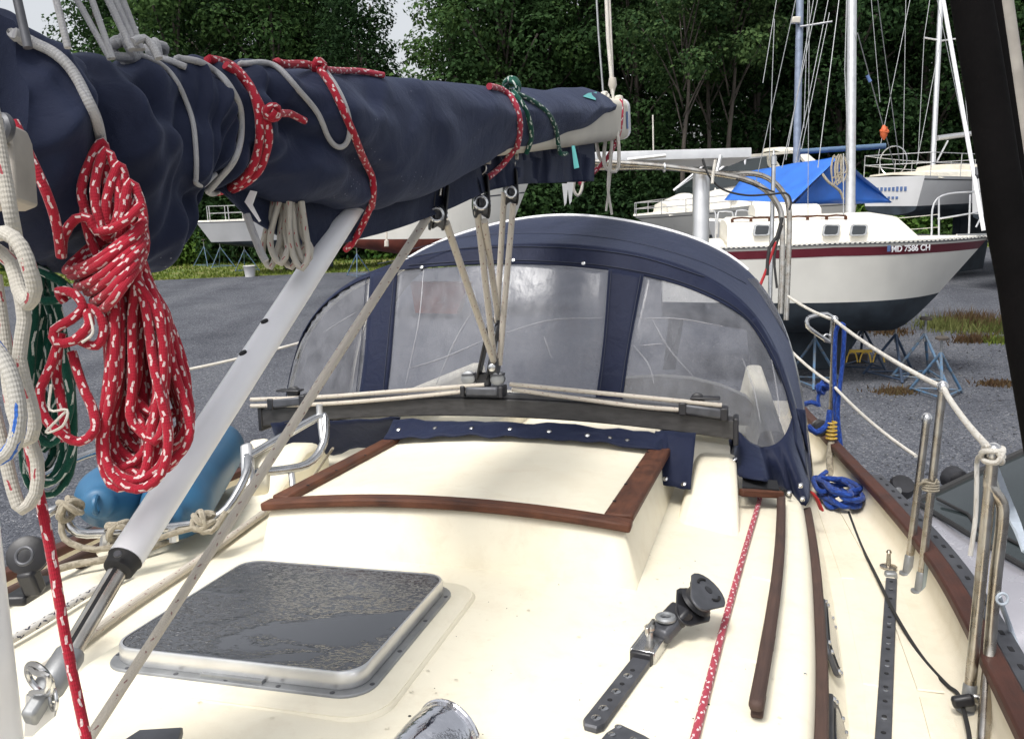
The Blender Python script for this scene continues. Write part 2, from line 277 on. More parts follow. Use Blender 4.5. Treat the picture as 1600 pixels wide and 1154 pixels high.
M['trav'] = mat('weathered_dark_beam', (0.048, 0.046, 0.046), 0.5, var=0.2, scale=10, bump=0.12, bscale=60, stretch=(1, 9, 9))
M['rubber'] = mat('black_rubber', (0.02, 0.02, 0.021), 0.7, var=0.1, bump=0.05)
M['hole'] = mat('dark_hole', (0.01, 0.01, 0.012), 0.8)
M['red'] = rope_mat('red_rope_white_fleck', (0.36, 0.012, 0.03), (0.60, 0.48, 0.47), period=0.021, dash=0.28, width=0.24, pitch=18)
M['redpin'] = rope_mat('red_rope_small_fleck', (0.40, 0.04, 0.07), (0.70, 0.58, 0.58), period=0.026, dash=0.26, width=0.26, pitch=18)
M['wrope'] = rope_mat('white_rope', (0.46, 0.435, 0.385), (0.30, 0.06, 0.07), period=0.07, dash=0.10, width=0.16, pitch=16)
M['brope'] = rope_mat('white_rope_blue_fleck', (0.46, 0.445, 0.41), (0.03, 0.11, 0.40), period=0.08, dash=0.22, width=0.22, pitch=10)
M['mrope'] = rope_mat('mainsheet_rope', (0.52, 0.475, 0.41), (0.24, 0.14, 0.13), period=0.06, dash=0.09, width=0.15, pitch=16, dirt=0.12)
M['krope'] = rope_mat('white_rope_black_fleck', (0.56, 0.54, 0.51), (0.03, 0.035, 0.06), period=0.024, dash=0.4, width=0.2, pitch=26)
M['grope'] = rope_mat('grey_shock_cord', (0.40, 0.40, 0.41), (0.30, 0.30, 0.32), period=0.03, dash=0.3, width=0.2)
M['green'] = rope_mat('green_rope', (0.006, 0.075, 0.05), (0.55, 0.6, 0.56), period=0.05, dash=0.28, width=0.26, pitch=14)
M['blue'] = rope_mat('blue_rope', (0.012, 0.045, 0.24), (0.02, 0.07, 0.33), period=0.03, dash=0.5, width=0.3)
M['hemp'] = rope_mat('tan_rope', (0.36, 0.32, 0.25), (0.24, 0.21, 0.16), period=0.03, dash=0.5, width=0.4)
M['lifel'] = rope_mat('white_lifeline', (0.66, 0.63, 0.57), (0.5, 0.46, 0.4), period=0.08, dash=0.3, width=0.3)
M['fender'] = mat('blue_fender_vinyl', (0.027, 0.115, 0.225), 0.45, var=0.15, scale=6, bump=0.03, c2=(0.017, 0.08, 0.165))
M['glass'] = mat('dark_window_glass', (0.03, 0.035, 0.04), 0.08, var=0.1)
M['wet'] = wet_glass_mat('wet_dark_acrylic')
M['gravel'] = gravel_mat('grey_gravel')
M['hullw'] = mat('white_gelcoat_hull', (0.70, 0.685, 0.63), 0.3, var=0.05, scale=1.6, bump=0.01)
M['hullw2'] = mat('white_topside', (0.62, 0.62, 0.62), 0.35, var=0.06, scale=1.2)
M['cabinw'] = mat('ivory_cabin', (0.80, 0.765, 0.68), 0.35, var=0.03, scale=2)
M['bottom'] = mat('dark_blue_antifouling', (0.03, 0.042, 0.055), 0.85, var=0.25, scale=3, c2=(0.014, 0.02, 0.028), bump=0.05)
M['redbot'] = mat('rusty_red_antifouling', (0.17, 0.04, 0.025), 0.85, var=0.25, scale=3)
M['maroon'] = mat('maroon_stripe', (0.115, 0.012, 0.022), 0.4, var=0.05)
M['tarp'] = mat('blue_tarp', (0.028, 0.155, 0.60), 0.42, var=0.1, scale=2.5, bump=0.25, bscale=5)
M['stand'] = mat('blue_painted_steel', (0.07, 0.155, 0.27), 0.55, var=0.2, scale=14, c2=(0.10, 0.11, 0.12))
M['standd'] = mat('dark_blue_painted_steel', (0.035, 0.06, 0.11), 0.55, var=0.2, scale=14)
M['yellow'] = mat('yellow_plastic', (0.55, 0.36, 0.05), 0.5)
M['bark'] = mat('tree_bark', (0.095, 0.079, 0.067), 0.9, var=0.3, scale=3, bump=0.3, bscale=12, stretch=(1, 1, 0.2))
M['leafd'] = leaf_mat('dark_green_leaves', (0.013, 0.032, 0.012), (0.050, 0.100, 0.034))
M['leafm'] = leaf_mat('green_leaves', (0.026, 0.058, 0.018), (0.095, 0.165, 0.05))
M['leafl'] = leaf_mat('bright_green_leaves', (0.035, 0.085, 0.018), (0.15, 0.25, 0.05))
M['grass'] = leaf_mat('grass_blades', (0.07, 0.12, 0.02), (0.22, 0.26, 0.06))
M['dry'] = leaf_mat('reddish_dry_weeds', (0.10, 0.06, 0.035), (0.17, 0.14, 0.065))
M['weed'] = leaf_mat('yellow_green_weeds', (0.085, 0.11, 0.03), (0.20, 0.21, 0.08))
M['soil'] = mat('grassy_soil', (0.10, 0.15, 0.03), 0.95, var=0.25, scale=.6, c2=(0.17, 0.15, 0.05))
M['carp'] = mat('silver_car_paint', (0.37, 0.365, 0.40), 0.25, 0.4, var=0.03, coat=0.6)
M['carg'] = mat('car_window_glass', (0.028, 0.036, 0.038), 0.08, var=0.08, scale=2, coat=0.5)
M['tyre'] = mat('black_tyre', (0.014, 0.014, 0.015), 0.75, bump=0.1)
M['teal'] = mat('teal_tape', (0.10, 0.42, 0.42), 0.5)
M['orange'] = mat('orange_plastic', (0.55, 0.11, 0.03), 0.5)
M['numb'] = mat('white_lettering', (0.72, 0.72, 0.74), 0.5, var=0.01)
M['bluelet'] = mat('blue_lettering', (0.10, 0.17, 0.36), 0.5)
M['redl'] = mat('red_webbing', (0.42, 0.015, 0.02), 0.6)
M['sail'] = mat('cream_sailcloth', (0.66, 0.62, 0.53), 0.7, var=0.08, scale=4, bump=0.1, bscale=18)
M['hose'] = mat('grey_green_hose', (0.28, 0.32, 0.32), 0.5)
M['cover'] = mat('black_spar_cover', (0.004, 0.0035, 0.0038), 0.9, spec=0.08, var=0.2, scale=12, bump=0.15, bscale=60)
M['pale'] = mat('pale_spar_strip', (0.36, 0.33, 0.29), 0.6, var=0.15, scale=20)
M['hazepl'] = mat('translucent_blue_tape', (0.50, 0.56, 0.63), 0.5, var=0.1, scale=20)

# ------------------------------------------------------------------ geometry helpers
class G:
    """collects vertices and faces (world space) of one mesh"""
    def __init__(s): s.v = []; s.f = []; s.uv = []
    def add(s, V, Fc, UV=None):
        o = len(s.v); s.v.extend([tuple(map(float, p)) for p in V])
        for i, f in enumerate(Fc):
            s.f.append(tuple(o + k for k in f))
            s.uv.append(UV[i] if UV is not None else None)
        return s
def densify(P, step, closed=False):
    """Catmull-Rom through the points, resampled about every step metres"""
    P = [np.asarray(p, float) for p in P]; n = len(P)
    if n == 2:
        k = max(1, int(np.linalg.norm(P[1] - P[0]) / step)); return [P[0] + (P[1] - P[0]) * i / k for i in range(k + 1)]
    out = []
    segs = n if closed else n - 1
    for i in range(segs):
        p1, p2 = P[i % n], P[(i + 1) % n]
        p0 = P[(i - 1) % n] if closed or i > 0 else 2 * p1 - p2
        p3 = P[(i + 2) % n] if closed or i + 2 < n else 2 * p2 - p1
        k = max(2, int(np.linalg.norm(p2 - p1) / step))
        for j in range(k):
            t = j / k
            out.append(0.5 * ((2 * p1) + (p2 - p0) * t + (2 * p0 - 5 * p1 + 4 * p2 - p3) * t * t + (3 * p1 - p0 - 3 * p2 + p3) * t ** 3))
    if not closed: out.append(P[-1])
    return out
def tube(g, P, r, n=10, closed=False, cap=True, flat=1.0):
    """round tube along P (r may be a list); UV.x = metres along, UV.y = 0..1 round"""
    P = [np.asarray(p, float) for p in P]; m = len(P)
    R = list(r) if hasattr(r, '__len__') else [r] * m
    T = []
    for i in range(m):
        a = P[(i - 1) % m] if (closed or i > 0) else P[0]; b = P[(i + 1) % m] if (closed or i < m - 1) else P[-1]
        d = b - a; L = np.linalg.norm(d); T.append(d / L if L > 1e-9 else (T[-1] if T else np.array([0, 0, 1.0])))
    ref = np.array([0, 0, 1.0]) if abs(T[0][2]) < 0.9 else np.array([1.0, 0, 0])
    nrm = N(np.cross(T[0], ref)); rings = []; s = 0; us = []
    for i in range(m):
        if i: s += np.linalg.norm(P[i] - P[i - 1])
        nrm = nrm - T[i] * (nrm @ T[i]); nrm = N(nrm); bi = np.cross(T[i], nrm)
        rings.append([P[i] + R[i] * (nrm * math.cos(2 * math.pi * k / n) + flat * bi * math.sin(2 * math.pi * k / n)) for k in range(n)]); us.append(s)
    V = [p for r_ in rings for p in r_]; Fc = []; UV = []
    for i in range(m if closed else m - 1):
        j = (i + 1) % m; u0 = us[i]; u1 = us[j] if j else us[-1] + np.linalg.norm(P[0] - P[-1])
        for k in range(n):
            k2 = (k + 1) % n
            Fc.append((i * n + k, i * n + k2, j * n + k2, j * n + k)); UV.append(((u0, k / n), (u0, (k + 1) / n), (u1, (k + 1) / n), (u1, k / n)))
    if cap and not closed:
        for i, rev in ((0, True), (m - 1, False)):
            c = [i * n + k for k in range(n)]
            if rev: c = c[::-1]
            Fc.append(tuple(c)); UV.append(tuple((us[i], 0.5) for _ in c))
    g.add(V, Fc, UV); return g
def rope(P, r, step=0.012, n=10, closed=False): return tube(G(), densify(P, step, closed), r, n, closed)
def bar(g, p0, p1, w, h, up=(0, 0, 1), taper=1.0):
    """rectangular bar from p0 to p1, w across, h along 'up'"""
    p0 = np.asarray(p0, float); p1 = np.asarray(p1, float); t = N(p1 - p0); x = N(np.cross(t, np.asarray(up, float))); y = np.cross(x, t); L = np.linalg.norm(p1 - p0)
    V = []
    for p, k in ((p0, 1), (p1, taper)):
        for sx, sy in ((-1, -1), (1, -1), (1, 1), (-1, 1)): V.append(p + x * sx * w * k / 2 + y * sy * h * k / 2)
    Fc = [(0, 3, 2, 1), (4, 5, 6, 7), (0, 1, 5, 4), (1, 2, 6, 5), (2, 3, 7, 6), (3, 0, 4, 7)]
    UV = [((0, 0), (0, h), (w, h), (w, 0)), ((0, 0), (w, 0), (w, h), (0, h))] + [((0, 0), (0, w), (L, w), (L, 0))] * 4
    g.add(V, Fc, UV); return g
def sweep(g, P, w, h, up, closed=False):
    """rectangular section swept along P; up is a vector or a list"""
    P = [np.asarray(p, float) for p in P]; m = len(P); V = []; s = 0; us = []
    for i in range(m):
        if i: s += np.linalg.norm(P[i] - P[i - 1])
        us.append(s)
        t = N(P[min(i + 1, m - 1)] - P[max(i - 1, 0)]); u = np.asarray(up[i] if isinstance(up, list) else up, float); x = N(np.cross(t, u)); y = np.cross(x, t)
        ww = w[i] if hasattr(w, '__len__') else w; hh = h[i] if hasattr(h, '__len__') else h
        for sx, sy in ((-1, -1), (1, -1), (1, 1), (-1, 1)): V.append(P[i] + x * sx * ww / 2 + y * sy * hh / 2)
    Fc = [(0, 3, 2, 1)]; UV = [((0, 0),) * 4]
    for i in range(m - 1):
        for k in range(4):
            k2 = (k + 1) % 4; Fc.append((i * 4 + k, i * 4 + k2, i * 4 + 4 + k2, i * 4 + 4 + k)); q = k * 0.05
            UV.append(((us[i], q), (us[i], q + .04), (us[i + 1], q + .04), (us[i + 1], q)))
    e = 4 * (m - 1); Fc.append((e, e + 1, e + 2, e + 3)); UV.append(((0, 0),) * 4)
    g.add(V, Fc, UV); return g
def grid(g, PP, closed_u=False, flip=False):
    nu, nv = len(PP), len(PP[0]); V = [p for row in PP for p in row]; Fc = []; UV = []
    for i in range(nu if closed_u else nu - 1):
        for j in range(nv - 1):
            i2 = (i + 1) % nu; q = (i * nv + j, i2 * nv + j, i2 * nv + j + 1, i * nv + j + 1)
            uv = ((i / nu, j / nv), ((i + 1) / nu, j / nv), ((i + 1) / nu, (j + 1) / nv), (i / nu, (j + 1) / nv))
            if flip: q = q[::-1]; uv = uv[::-1]
            Fc.append(q); UV.append(uv)
    g.add(V, Fc, UV); return g
def prism(g, poly, vec, chamfer=0.0):
    """closed outline (list of points) extruded along vec"""
    poly = [np.asarray(p, float) for p in poly]; n = len(poly); vec = np.asarray(vec, float)
    if chamfer:
        c = sum(poly) / n; ins = [p + N(c - p) * chamfer for p in poly]; k = chamfer / np.linalg.norm(vec)
        rings = [poly, [p + vec * (1 - k) for p in poly], [p + vec for p in ins]]
    else: rings = [poly, [p + vec for p in poly]]
    V = [p for r_ in rings for p in r_]; Fc = [tuple(range(n))[::-1]]
    for a in range(len(rings) - 1):
        for k in range(n): k2 = (k + 1) % n; Fc.append((a * n + k, a * n + k2, a * n + n + k2, a * n + n + k))
    Fc.append(tuple((len(rings) - 1) * n + k for k in range(n)))
    g.add(V, Fc); return g
def lathe(g, p0, axis, prof, n=16):
    """prof = [(distance along axis, radius)]"""
    p0 = np.asarray(p0, float); a = N(axis); x = N(np.cross(a, (0, 0, 1) if abs(a[2]) < .9 else (1, 0, 0))); y = np.cross(a, x)
    V = []; Fc = []; m = len(prof)
    for z, r in prof:
        for k in range(n): V.append(p0 + a * z + r * (x * math.cos(2 * math.pi * k / n) + y * math.sin(2 * math.pi * k / n)))
    for i in range(m - 1):
        for k in range(n): k2 = (k + 1) % n; Fc.append((i * n + k, i * n + k2, i * n + n + k2, i * n + n + k))
    Fc.append(tuple(range(n))[::-1]); Fc.append(tuple((m - 1) * n + k for k in range(n)))
    g.add(V, Fc); return g
def disc(g, c, axis, r, h, n=14): return lathe(g, c, axis, [(0, r), (h * .7, r), (h, r * .82)], n)
def rrect(w, h, r, n=5):
    out = []
    for cx, cy, a0 in ((w / 2 - r, h / 2 - r, 0), (-w / 2 + r, h / 2 - r, 90), (-w / 2 + r, -h / 2 + r, 180), (w / 2 - r, -h / 2 + r, 270)):
        for k in range(n + 1):
            a = math.radians(a0 + 90 * k / n); out.append((cx + r * math.cos(a), cy + r * math.sin(a)))
    return out
def torus(g, c, axis, R, r, n=20, m=8):
    a = N(axis); x = N(np.cross(a, (0, 0, 1) if abs(a[2]) < .9 else (1, 0, 0))); y = np.cross(a, x)
    return tube(g, [np.asarray(c) + R * (x * math.cos(2 * math.pi * k / n) + y * math.sin(2 * math.pi * k / n)) for k in range(n)], r, m, closed=True)
ORG = {}
def mesh_of(g, org, sharp=0.7):
    me = bpy.data.meshes.new('mesh'); me.from_pydata([(x - org[0], y - org[1], z - org[2]) for x, y, z in g.v], [], g.f)
    if any(u is not None for u in g.uv):
        ul = me.uv_layers.new(name='UVMap'); k = 0; buf = np.zeros(len(me.loops) * 2, 'f')
        for f, u in zip(g.f, g.uv):
            for q in range(len(f)):
                if u is not None: buf[2 * k], buf[2 * k + 1] = u[q]
                k += 1
        ul.data.foreach_set('uv', buf)
    me.validate()
    me.shade_smooth()
    if sharp: me.set_sharp_from_angle(angle=sharp)
    return me
def props(o, label=None, cat=None, group=None, kind=None):
    if label: o['label'] = label
    if cat: o['category'] = cat
    if group: o['group'] = group
    if kind: o['kind'] = kind
    return o
def thing(name, label, cat, loc, group=None):
    o = bpy.data.objects.new(name, None); COL.objects.link(o); o.location = tuple(map(float, loc)); o.empty_display_size = 0.1
    ORG[o.name] = np.asarray(loc, float); return props(o, label, cat, group)
def part(name, g, m, parent, label=None, sharp=0.7, bevel=0, solid=0, kind=None):
    org = ORG[parent.name]; me = mesh_of(g, org, sharp); me.materials.append(M[m] if isinstance(m, str) else m)
    o = bpy.data.objects.new(name, me); COL.objects.link(o); o.parent = parent; ORG[o.name] = org
    return mods(props(o, label, kind=kind), bevel, solid)
def mods(o, bevel, solid):
    if solid:
        s = o.modifiers.new('solid', 'SOLIDIFY'); s.thickness = solid; s.offset = 0
    if bevel:
        b = o.modifiers.new('bevel', 'BEVEL'); b.width = bevel; b.segments = 2; b.limit_method = 'ANGLE'; b.angle_limit = 0.7
    return o
def solo(name, g, m, label, cat, group=None, kind=None, sharp=0.7, bevel=0, solid=0, loc=None):
    if loc is None:
        a = np.array(g.v); loc = np.array([(a[:, 0].min() + a[:, 0].max()) / 2, (a[:, 1].min() + a[:, 1].max()) / 2, a[:, 2].min()])
    me = mesh_of(g, loc, sharp); me.materials.append(M[m] if isinstance(m, str) else m)
    o = bpy.data.objects.new(name, me); COL.objects.link(o); o.location = tuple(map(float, loc)); ORG[o.name] = np.asarray(loc, float)
    return mods(props(o, label, cat, group, kind), bevel, solid)
def copy_tree(o, loc=None, rotz=None, scale=None, label=None, parent=None):
    c = o.copy(); COL.objects.link(c)
    if parent is not None: c.parent = parent
    if loc is not None: c.location = tuple(map(float, loc))
    if rotz is not None: c.rotation_euler = (0, 0, rotz)
    if scale is not None: c.scale = scale
    if label: c['label'] = label
    for ch in list(o.children): copy_tree(ch, parent=c)
    return c
def bvh(g):
    tris = []
    for f in g.f:
        for k in range(1, len(f) - 1): tris.append((f[0], f[k], f[k + 1]))
    return BVHTree.FromPolygons([Vector(v) for v in g.v], tris)
def cast(tree, px, py):
    d = ray(px, py); h = tree.ray_cast(Vector(CAM), Vector(d))
    if h[0] is None: return None
    n = np.array(h[1]); n = n if n @ d < 0 else -n
    return np.array(h[0]), n
def onsurf(tree, pts, off, step=6.0):
    """photo-plane line laid on a surface: ray hits lifted by off; misses take the neighbours' depth"""
    q = densify([np.array([x, y, 0.0]) for x, y in pts], step); res = []
    for p in q: res.append(cast(tree, p[0], p[1]))
    dep = [None if r is None else (r[0] - CAM) @ fwd for r in res]
    idx = [i for i, d in enumerate(dep) if d is not None]; out = []
    if not idx:
        ds = np.arange(.5, 5, .02); dd = [tree.find_nearest(Vector(at(q[0][0], q[0][1], d)))[3] for d in ds]; dep[0] = float(ds[int(np.argmin(dd))]); idx = [0]
    for i, p in enumerate(q):
        if res[i] is not None: out.append(res[i][0] + res[i][1] * off)
        else:
            d = np.interp(i, idx, [dep[k] for k in idx]); out.append(at(p[0], p[1], d - off * .3))
    # light smoothing
    for _ in range(7): out = [out[0]] + [(out[i - 1] + 2 * out[i] + out[i + 1]) / 4 for i in range(1, len(out) - 1)] + [out[-1]]
    return out
def knot(g, c, R, r, seed, n=9, turns=3):
    """a few tight random turns round a small ball: a hitch"""
    rd = random.Random(seed); c = np.asarray(c, float); P = []
    ax = [N([rd.uniform(-1, 1) for _ in range(3)]) for _ in range(turns)]
    for a in ax:
        x = N(np.cross(a, (0.3, 0.5, 0.8))); y = np.cross(a, x)
        for k in range(6): P.append(c + R * (x * math.cos(k * 1.05) + y * math.sin(k * 1.05)) + a * R * rd.uniform(-.3, .3))
    return tube(g, densify(P, r * .8), r, n)
def lerp(a, b, t): return np.asarray(a, float) * (1 - t) + np.asarray(b, float) * t

def ext(a, b, k=1.5): return np.asarray(a) + (np.asarray(a) - np.asarray(b)) * k      # carry a line on beyond its first point

# ------------------------------------------------------------------ the boat underfoot (boat frame: X port, Y aft, Z up)
XC = -0.78
def I(y, ys, xs): return float(np.interp(y, ys, xs))
def smooth_tab(ys, xs):
    pts = densify([np.array([y, x, 0.0]) for y, x in zip(ys, xs)], 0.05); a = np.array(pts); return a[:, 0], a[:, 1]
_ey, _ex = smooth_tab([-1.0, 0.2, 1.3, 2.0, 2.65, 3.3, 4.5], [-.25, -.02, .125, .185, .215, .22, .19])
_ry, _rx = smooth_tab([-2.6, -1.5, 0.0, 1.0, 1.87, 2.5, 3.1, 3.8, 4.6, 5.4], [-.76, -.12, .36, .49, .548, .568, .535, .47, .40, .33])
def xe(y): return I(y, _ey, _ex)          # port edge of the cabin top
def xr(y): return I(y, _ry, _rx)          # port rail
def zc(x): return -0.07 * ((x - XC) / 0.95) ** 2
def mir(x): return 2 * XC - x
DZ = -0.30
boat = thing('sailboat', 'cream sailboat cabin and deck in the foreground seen from beside its mast', 'sailboat', W(XC, 1.5, -2.1))
g = G(); ys = list(np.arange(0.35, 3.36, 0.06))
PP = []
for y in ys:
    e = xe(y); row = []
    half = []
    for k in range(22): x = XC + (e - XC - 0.035) * k / 21; half.append((x, zc(x)))
    z0 = zc(e)
    for a in (20, 40, 60, 80): half.append((e - 0.035 + 0.035 * math.sin(math.radians(a)), z0 + 0.004 - 0.035 * (1 - math.cos(math.radians(a)))))
    half.append((e + 0.012, z0 - 0.10)); half.append((e + 0.04, DZ + 0.05)); half.append((e + 0.055, DZ + .02)); half.append((e + 0.085, DZ - .003))
    full = [(mir(x), z) for x, z in half[::-1]] + half[1:]
    PP.append([W(x, y, z) for x, z in full])
grid(g, PP)
# forward face of the cabin
fr = PP[0]; grid(g, [[p for p in fr], [p - A_ * .12 - U_ * .06 * 0 + 0 * p for p in [W(*(toB(q) * [1, 1, 0] + [0, -.25, DZ])) for q in fr]]], flip=True)
part('cabin_top', g, 'gel', boat, sharp=1.2)
# deck, bulwark, hull
g = G(); PP = []
for y in list(np.arange(-2.5, 5.41, 0.12)):
    h = [(XC, DZ + .03), (lerp(XC, xr(y), .6), DZ + .012), (xr(y) - .05, DZ), (xr(y) - .03, DZ + .008), (xr(y) - .018, DZ + .03), (xr(y) - .012, -.2)]
    h = [(float(a), b) for a, b in h]
    PP.append([W(mir(x), y, z) for x, z in h[::-1]] + [W(x, y, z) for x, z in h[1:]])
grid(g, PP); part('deck', g, 'nonskid', boat, sharp=1.2)
g = G(); PP = []
for y in list(np.arange(-2.5, 5.41, 0.12)):
    hb = xr(y) - XC; k = [(1, -.2), (1.0, -.45), (.97, -.8), (.86, -1.05), (.6, -1.25), (.2, -1.4), (0.05, -1.7), (.03, -2.02)]
    if y < -2.2: k = [(a, b * (.4 + .6 * (y + 2.5) / .3) if b < -.2 else b) for a, b in k]
    PP.append([W(XC - hb * a, y, z) for a, z in k] + [W(XC + hb * a, y, z) for a, z in k[::-1]])
grid(g, PP, flip=True); grid(g, [PP[-1][:8], PP[-1][:7:-1]])
part('hull', g, 'hullw', boat, sharp=1.2)
# teak rails
for s in (1, -1):
    g = G(); P = [W(xr(y) if s > 0 else mir(xr(y)), y, -.185) for y in np.arange(-2.4, 5.4, .1)]
    sweep(g, P, .05, .03, U_); rail = part('toe_rail', g, 'rail', boat, bevel=.006)
    g = G(); P = [W((xr(y) + .050) if s > 0 else mir(xr(y) + .050), y, -.183) for y in np.arange(.6, 3.6, .1)]
    sweep(g, P, .044, .008, U_); tr = part('slotted_track', g, 'dgrey', boat, bevel=.002)
    g = G()
    for y in np.arange(.7, 3.5, .085):
        x = xr(y) + .050; x = x if s > 0 else mir(x); bar(g, W(x, y, -.1785), W(x, y + .022, -.1785), .010, .002, U_)
    part('slot', g, 'hole', tr, kind='stuff')
# moulded panels of the side deck (raised non-skid pads)
def pad(poly, z, name='nonskid_pad'):
    g = G(); prism(g, [W(x, y, z) for x, y in poly], U_ * .004, .003); part(name, g, 'nonskid', boat)
for y0, y1 in ((1.2, 1.95), (1.98, 2.62), (2.65, 3.5)):
    for a0, a1 in ((.12, .30), (.62, .86)):
        poly = [(lerp(xe(y0) + .085, xr(y0) - .05, a0), y0), (lerp(xe(y0) + .085, xr(y0) - .05, a1), y0), (lerp(xe(y1) + .085, xr(y1) - .05, a1), y1), (lerp(xe(y1) + .085, xr(y1) - .05, a0), y1)]
        pad([(float(a), b) for a, b in poly], DZ + .003)
# corner strip along the cabin edge and cabin side windows
g = G(); sweep(g, [W(xe(y) + .012, y, zc(xe(y)) - .03) for y in np.arange(.5, 2.74, .08)], .014, .022, L_ + U_ * .3); part('cabin_edge_strip', g, 'dteak', boat, bevel=.003)
for ya, yb in ((1.9, 2.22), (1.32, 1.72)):
    g = G(); f = lambda y, t: W(xe(y) + .016 + .031 * t + .004, y, zc(xe(y)) - .10 - .085 * t)
    P = [f(ya + (yb - ya) * u, t) for u, t in ((.05, 0), (.95, .1), (1, .3), (1, .75), (.93, .95), (.08, 1), (0, .8), (0, .2))]
    prism(g, P, L_ * .012); wn = part('side_window', g, 'dgrey', boat, bevel=.003)
    g = G(); P2 = [lerp(p, sum(P) / 8, .22) + L_ * .0135 for p in P]; prism(g, P2, L_ * .002); part('pane', g, 'glass', wn)
    for p in P:
        g = G(); disc(g, lerp(p, sum(P) / 8, .1) + L_ * .011, L_, .006, .006, 8); part('bolt', g, 'steel', wn)
# teak grab rails
def grab(yA, yB, xa, xb, label=None):
    g = G(); P = []; W_ = []; H_ = []
    nP = 46
    for i in range(nP + 1):
        t = i / nP; y = yA + (yB - yA) * t; x = xa + (xb - xa) * t + .012 * math.sin(t * math.pi)
        P.append(W(x, y, zc(x) + .034)); W_.append(.025); H_.append(.02)
    W_[0] = .024; sweep(g, P, W_, H_, U_); gr = part('grab_rail', g, 'dteak', boat, label, bevel=.008)
    for k in range(6):
        t = .05 + k * .19; i = int(t * nP); i = min(max(i, 1), nP - 1); p = P[i] - U_ * .02
        gg = G(); d = N(P[i + 1] - P[i - 1]); sweep(gg, [p - d * .035 - U_ * .009, p - d * .018 + U_ * .004, p + d * .018 + U_ * .004, p + d * .035 - U_ * .009], .02, [.008, .03, .03, .008], U_); part('foot', gg, 'dteak', gr, bevel=.003)
grab(1.325, 2.62, .038, .142)
grab(1.25, 2.45, mir(.06), mir(.16))
# hairline cracks / panel seams on the cabin top: shallow raised strips with rounded ends
for x0, y0, x1, y1 in ((.0, 1.55, .04, 1.95), (.045, 1.98, .085, 2.45)):
    g = G(); P = [W(x, y, zc(x) - .001) for x, y in ((x0, y0), (x0 + .045, y0), (x1 + .045, y1), (x1, y1))]; prism(g, P, U_ * .0035, .003); part('raised_pad', g, 'gel', boat)
# tiny screw holes and specks on the cabin top
g = G(); rd = random.Random(3)
for px, py in ((1015, 873), (1015, 867), (1062, 887), (1086, 876), (707, 878), (1145, 908), (1122, 989), (1107, 1100), (1083, 1122), (873, 913), (640, 1118), (585, 1060), (362, 1062), (505, 1090), (790, 800), (930, 780), (700, 735), (440, 820), (905, 1093)):
    p = onz(px, py, zc(toB(onz(px, py, 0))[0])); disc(g, p - U_ * .001, U_, rd.uniform(.0015, .003), .0016, 7)
for _ in range(60):
    x = rd.uniform(-1.1, 0.05); y = rd.uniform(1.1, 1.9); 
    if -1.12 < x < -.55 and 1.15 < y < 1.66: continue
    disc(g, W(x, y, zc(x) - .001), U_, rd.uniform(.0005, .0013), .0014, 6)
part('specks', g, 'hole', boat, 'small dark screw holes and specks', kind='stuff')
g = G()
for _ in range(340):
    x = rd.uniform(-1.15, .15); y = rd.uniform(1.05, 2.0)
    if -1.14 < x < -.53 and 1.13 < y < 1.68: continue
    if y > 1.74 and x < -.18: continue
    r_ = rd.choice((.0012, .0016, .002, .0028, .004)) * rd.uniform(.7, 1.2); lathe(g, W(x, y, zc(x) - .0005), U_, [(0, r_), (r_ * .35, r_ * .85), (r_ * .55, r_ * .4), (r_ * .6, r_ * .05)], 7)
mw, ntw, bw = _nodes('clear_water'); setc(bw, (1, 1, 1), 0.02, 0, .5); bw.inputs['Transmission Weight'].default_value = 1; bw.inputs['IOR'].default_value = 1.33; M['water'] = mw
part('rain_drop', g, 'water', boat, 'scattered small rain drops on the cream cabin top', kind='stuff')

# ---- skylight hatch
hc = W(-.838, 1.397, 0); hx, hy = .49, .44
def hp(x, y, z): return hc + L_ * x + A_ * y + U_ * z
hz = zc(-.838)
g = G(); prism(g, [hp(x, y, hz - .006) for x, y in rrect(.61, .565, .07, 6)], U_ * .012, .010); prism(g, [hp(x, y, hz + .004) for x, y in rrect(.60, .555, .07, 6)], U_ * .006, .014); part('hatch_plinth', g, 'gel', boat, sharp=1.0)
hatch = g = G(); ol = rrect(.522, .476, .055, 7); prism(g, [hp(x, y, hz + .008) for x, y in ol], U_ * .007, .002)
hatch = part('deck_hatch', g, 'galv', boat, 'aluminium framed deck hatch with wet dark lid')
g = G(); out = rrect(.492, .446, .045, 7)
rings = [[(x * .985, y * .985, .014) for x, y in out], [(x, y, .020) for x, y in out], [(x, y, .043) for x, y in out], [(x * .992, y * .992, .047) for x, y in out], [(x * .978, y * .978, .047) for x, y in out], [(x * .975, y * .975, .041) for x, y in out]]
grid(g, [[hp(*p) + U_ * hz for p in [r_[k] for r_ in rings]] for k in range(len(out))], closed_u=True); part('frame', g, 'alu', hatch, sharp=.9)
g = G(); prism(g, [hp(x * .9765, y * .9765, hz + .037) for x, y in out], U_ * .0085, .002); part('lid', g, 'wet', hatch); q_ = -(hc - ORG['sailboat']); M['wet'].node_tree.nodes['centre'].inputs['Location'].default_value = tuple(q_)
hatch.modifiers.clear()
for k in range(16):
    i = int(k * len(ol) / 16); x, y = ol[i]; 
for x, y in [(sx * .2535, t) for sx in (-1, 1) for t in (-.19, -.07, .06, .18)] + [(t, sy * .2305) for sy in (-1, 1) for t in (-.2, -.1, .0, .1, .2)]:
    g = G(); disc(g, hp(x, y, hz + .0148), U_, .0045, .0012, 9); part('screw', g, 'dgrey', hatch)
g = G()
for x in (-.02, .04): bar(g, hp(x - .03, -.226, hz + .018), hp(x + .03, -.226, hz + .018), .012, .006, U_)
part('catch', g, 'galv', hatch)

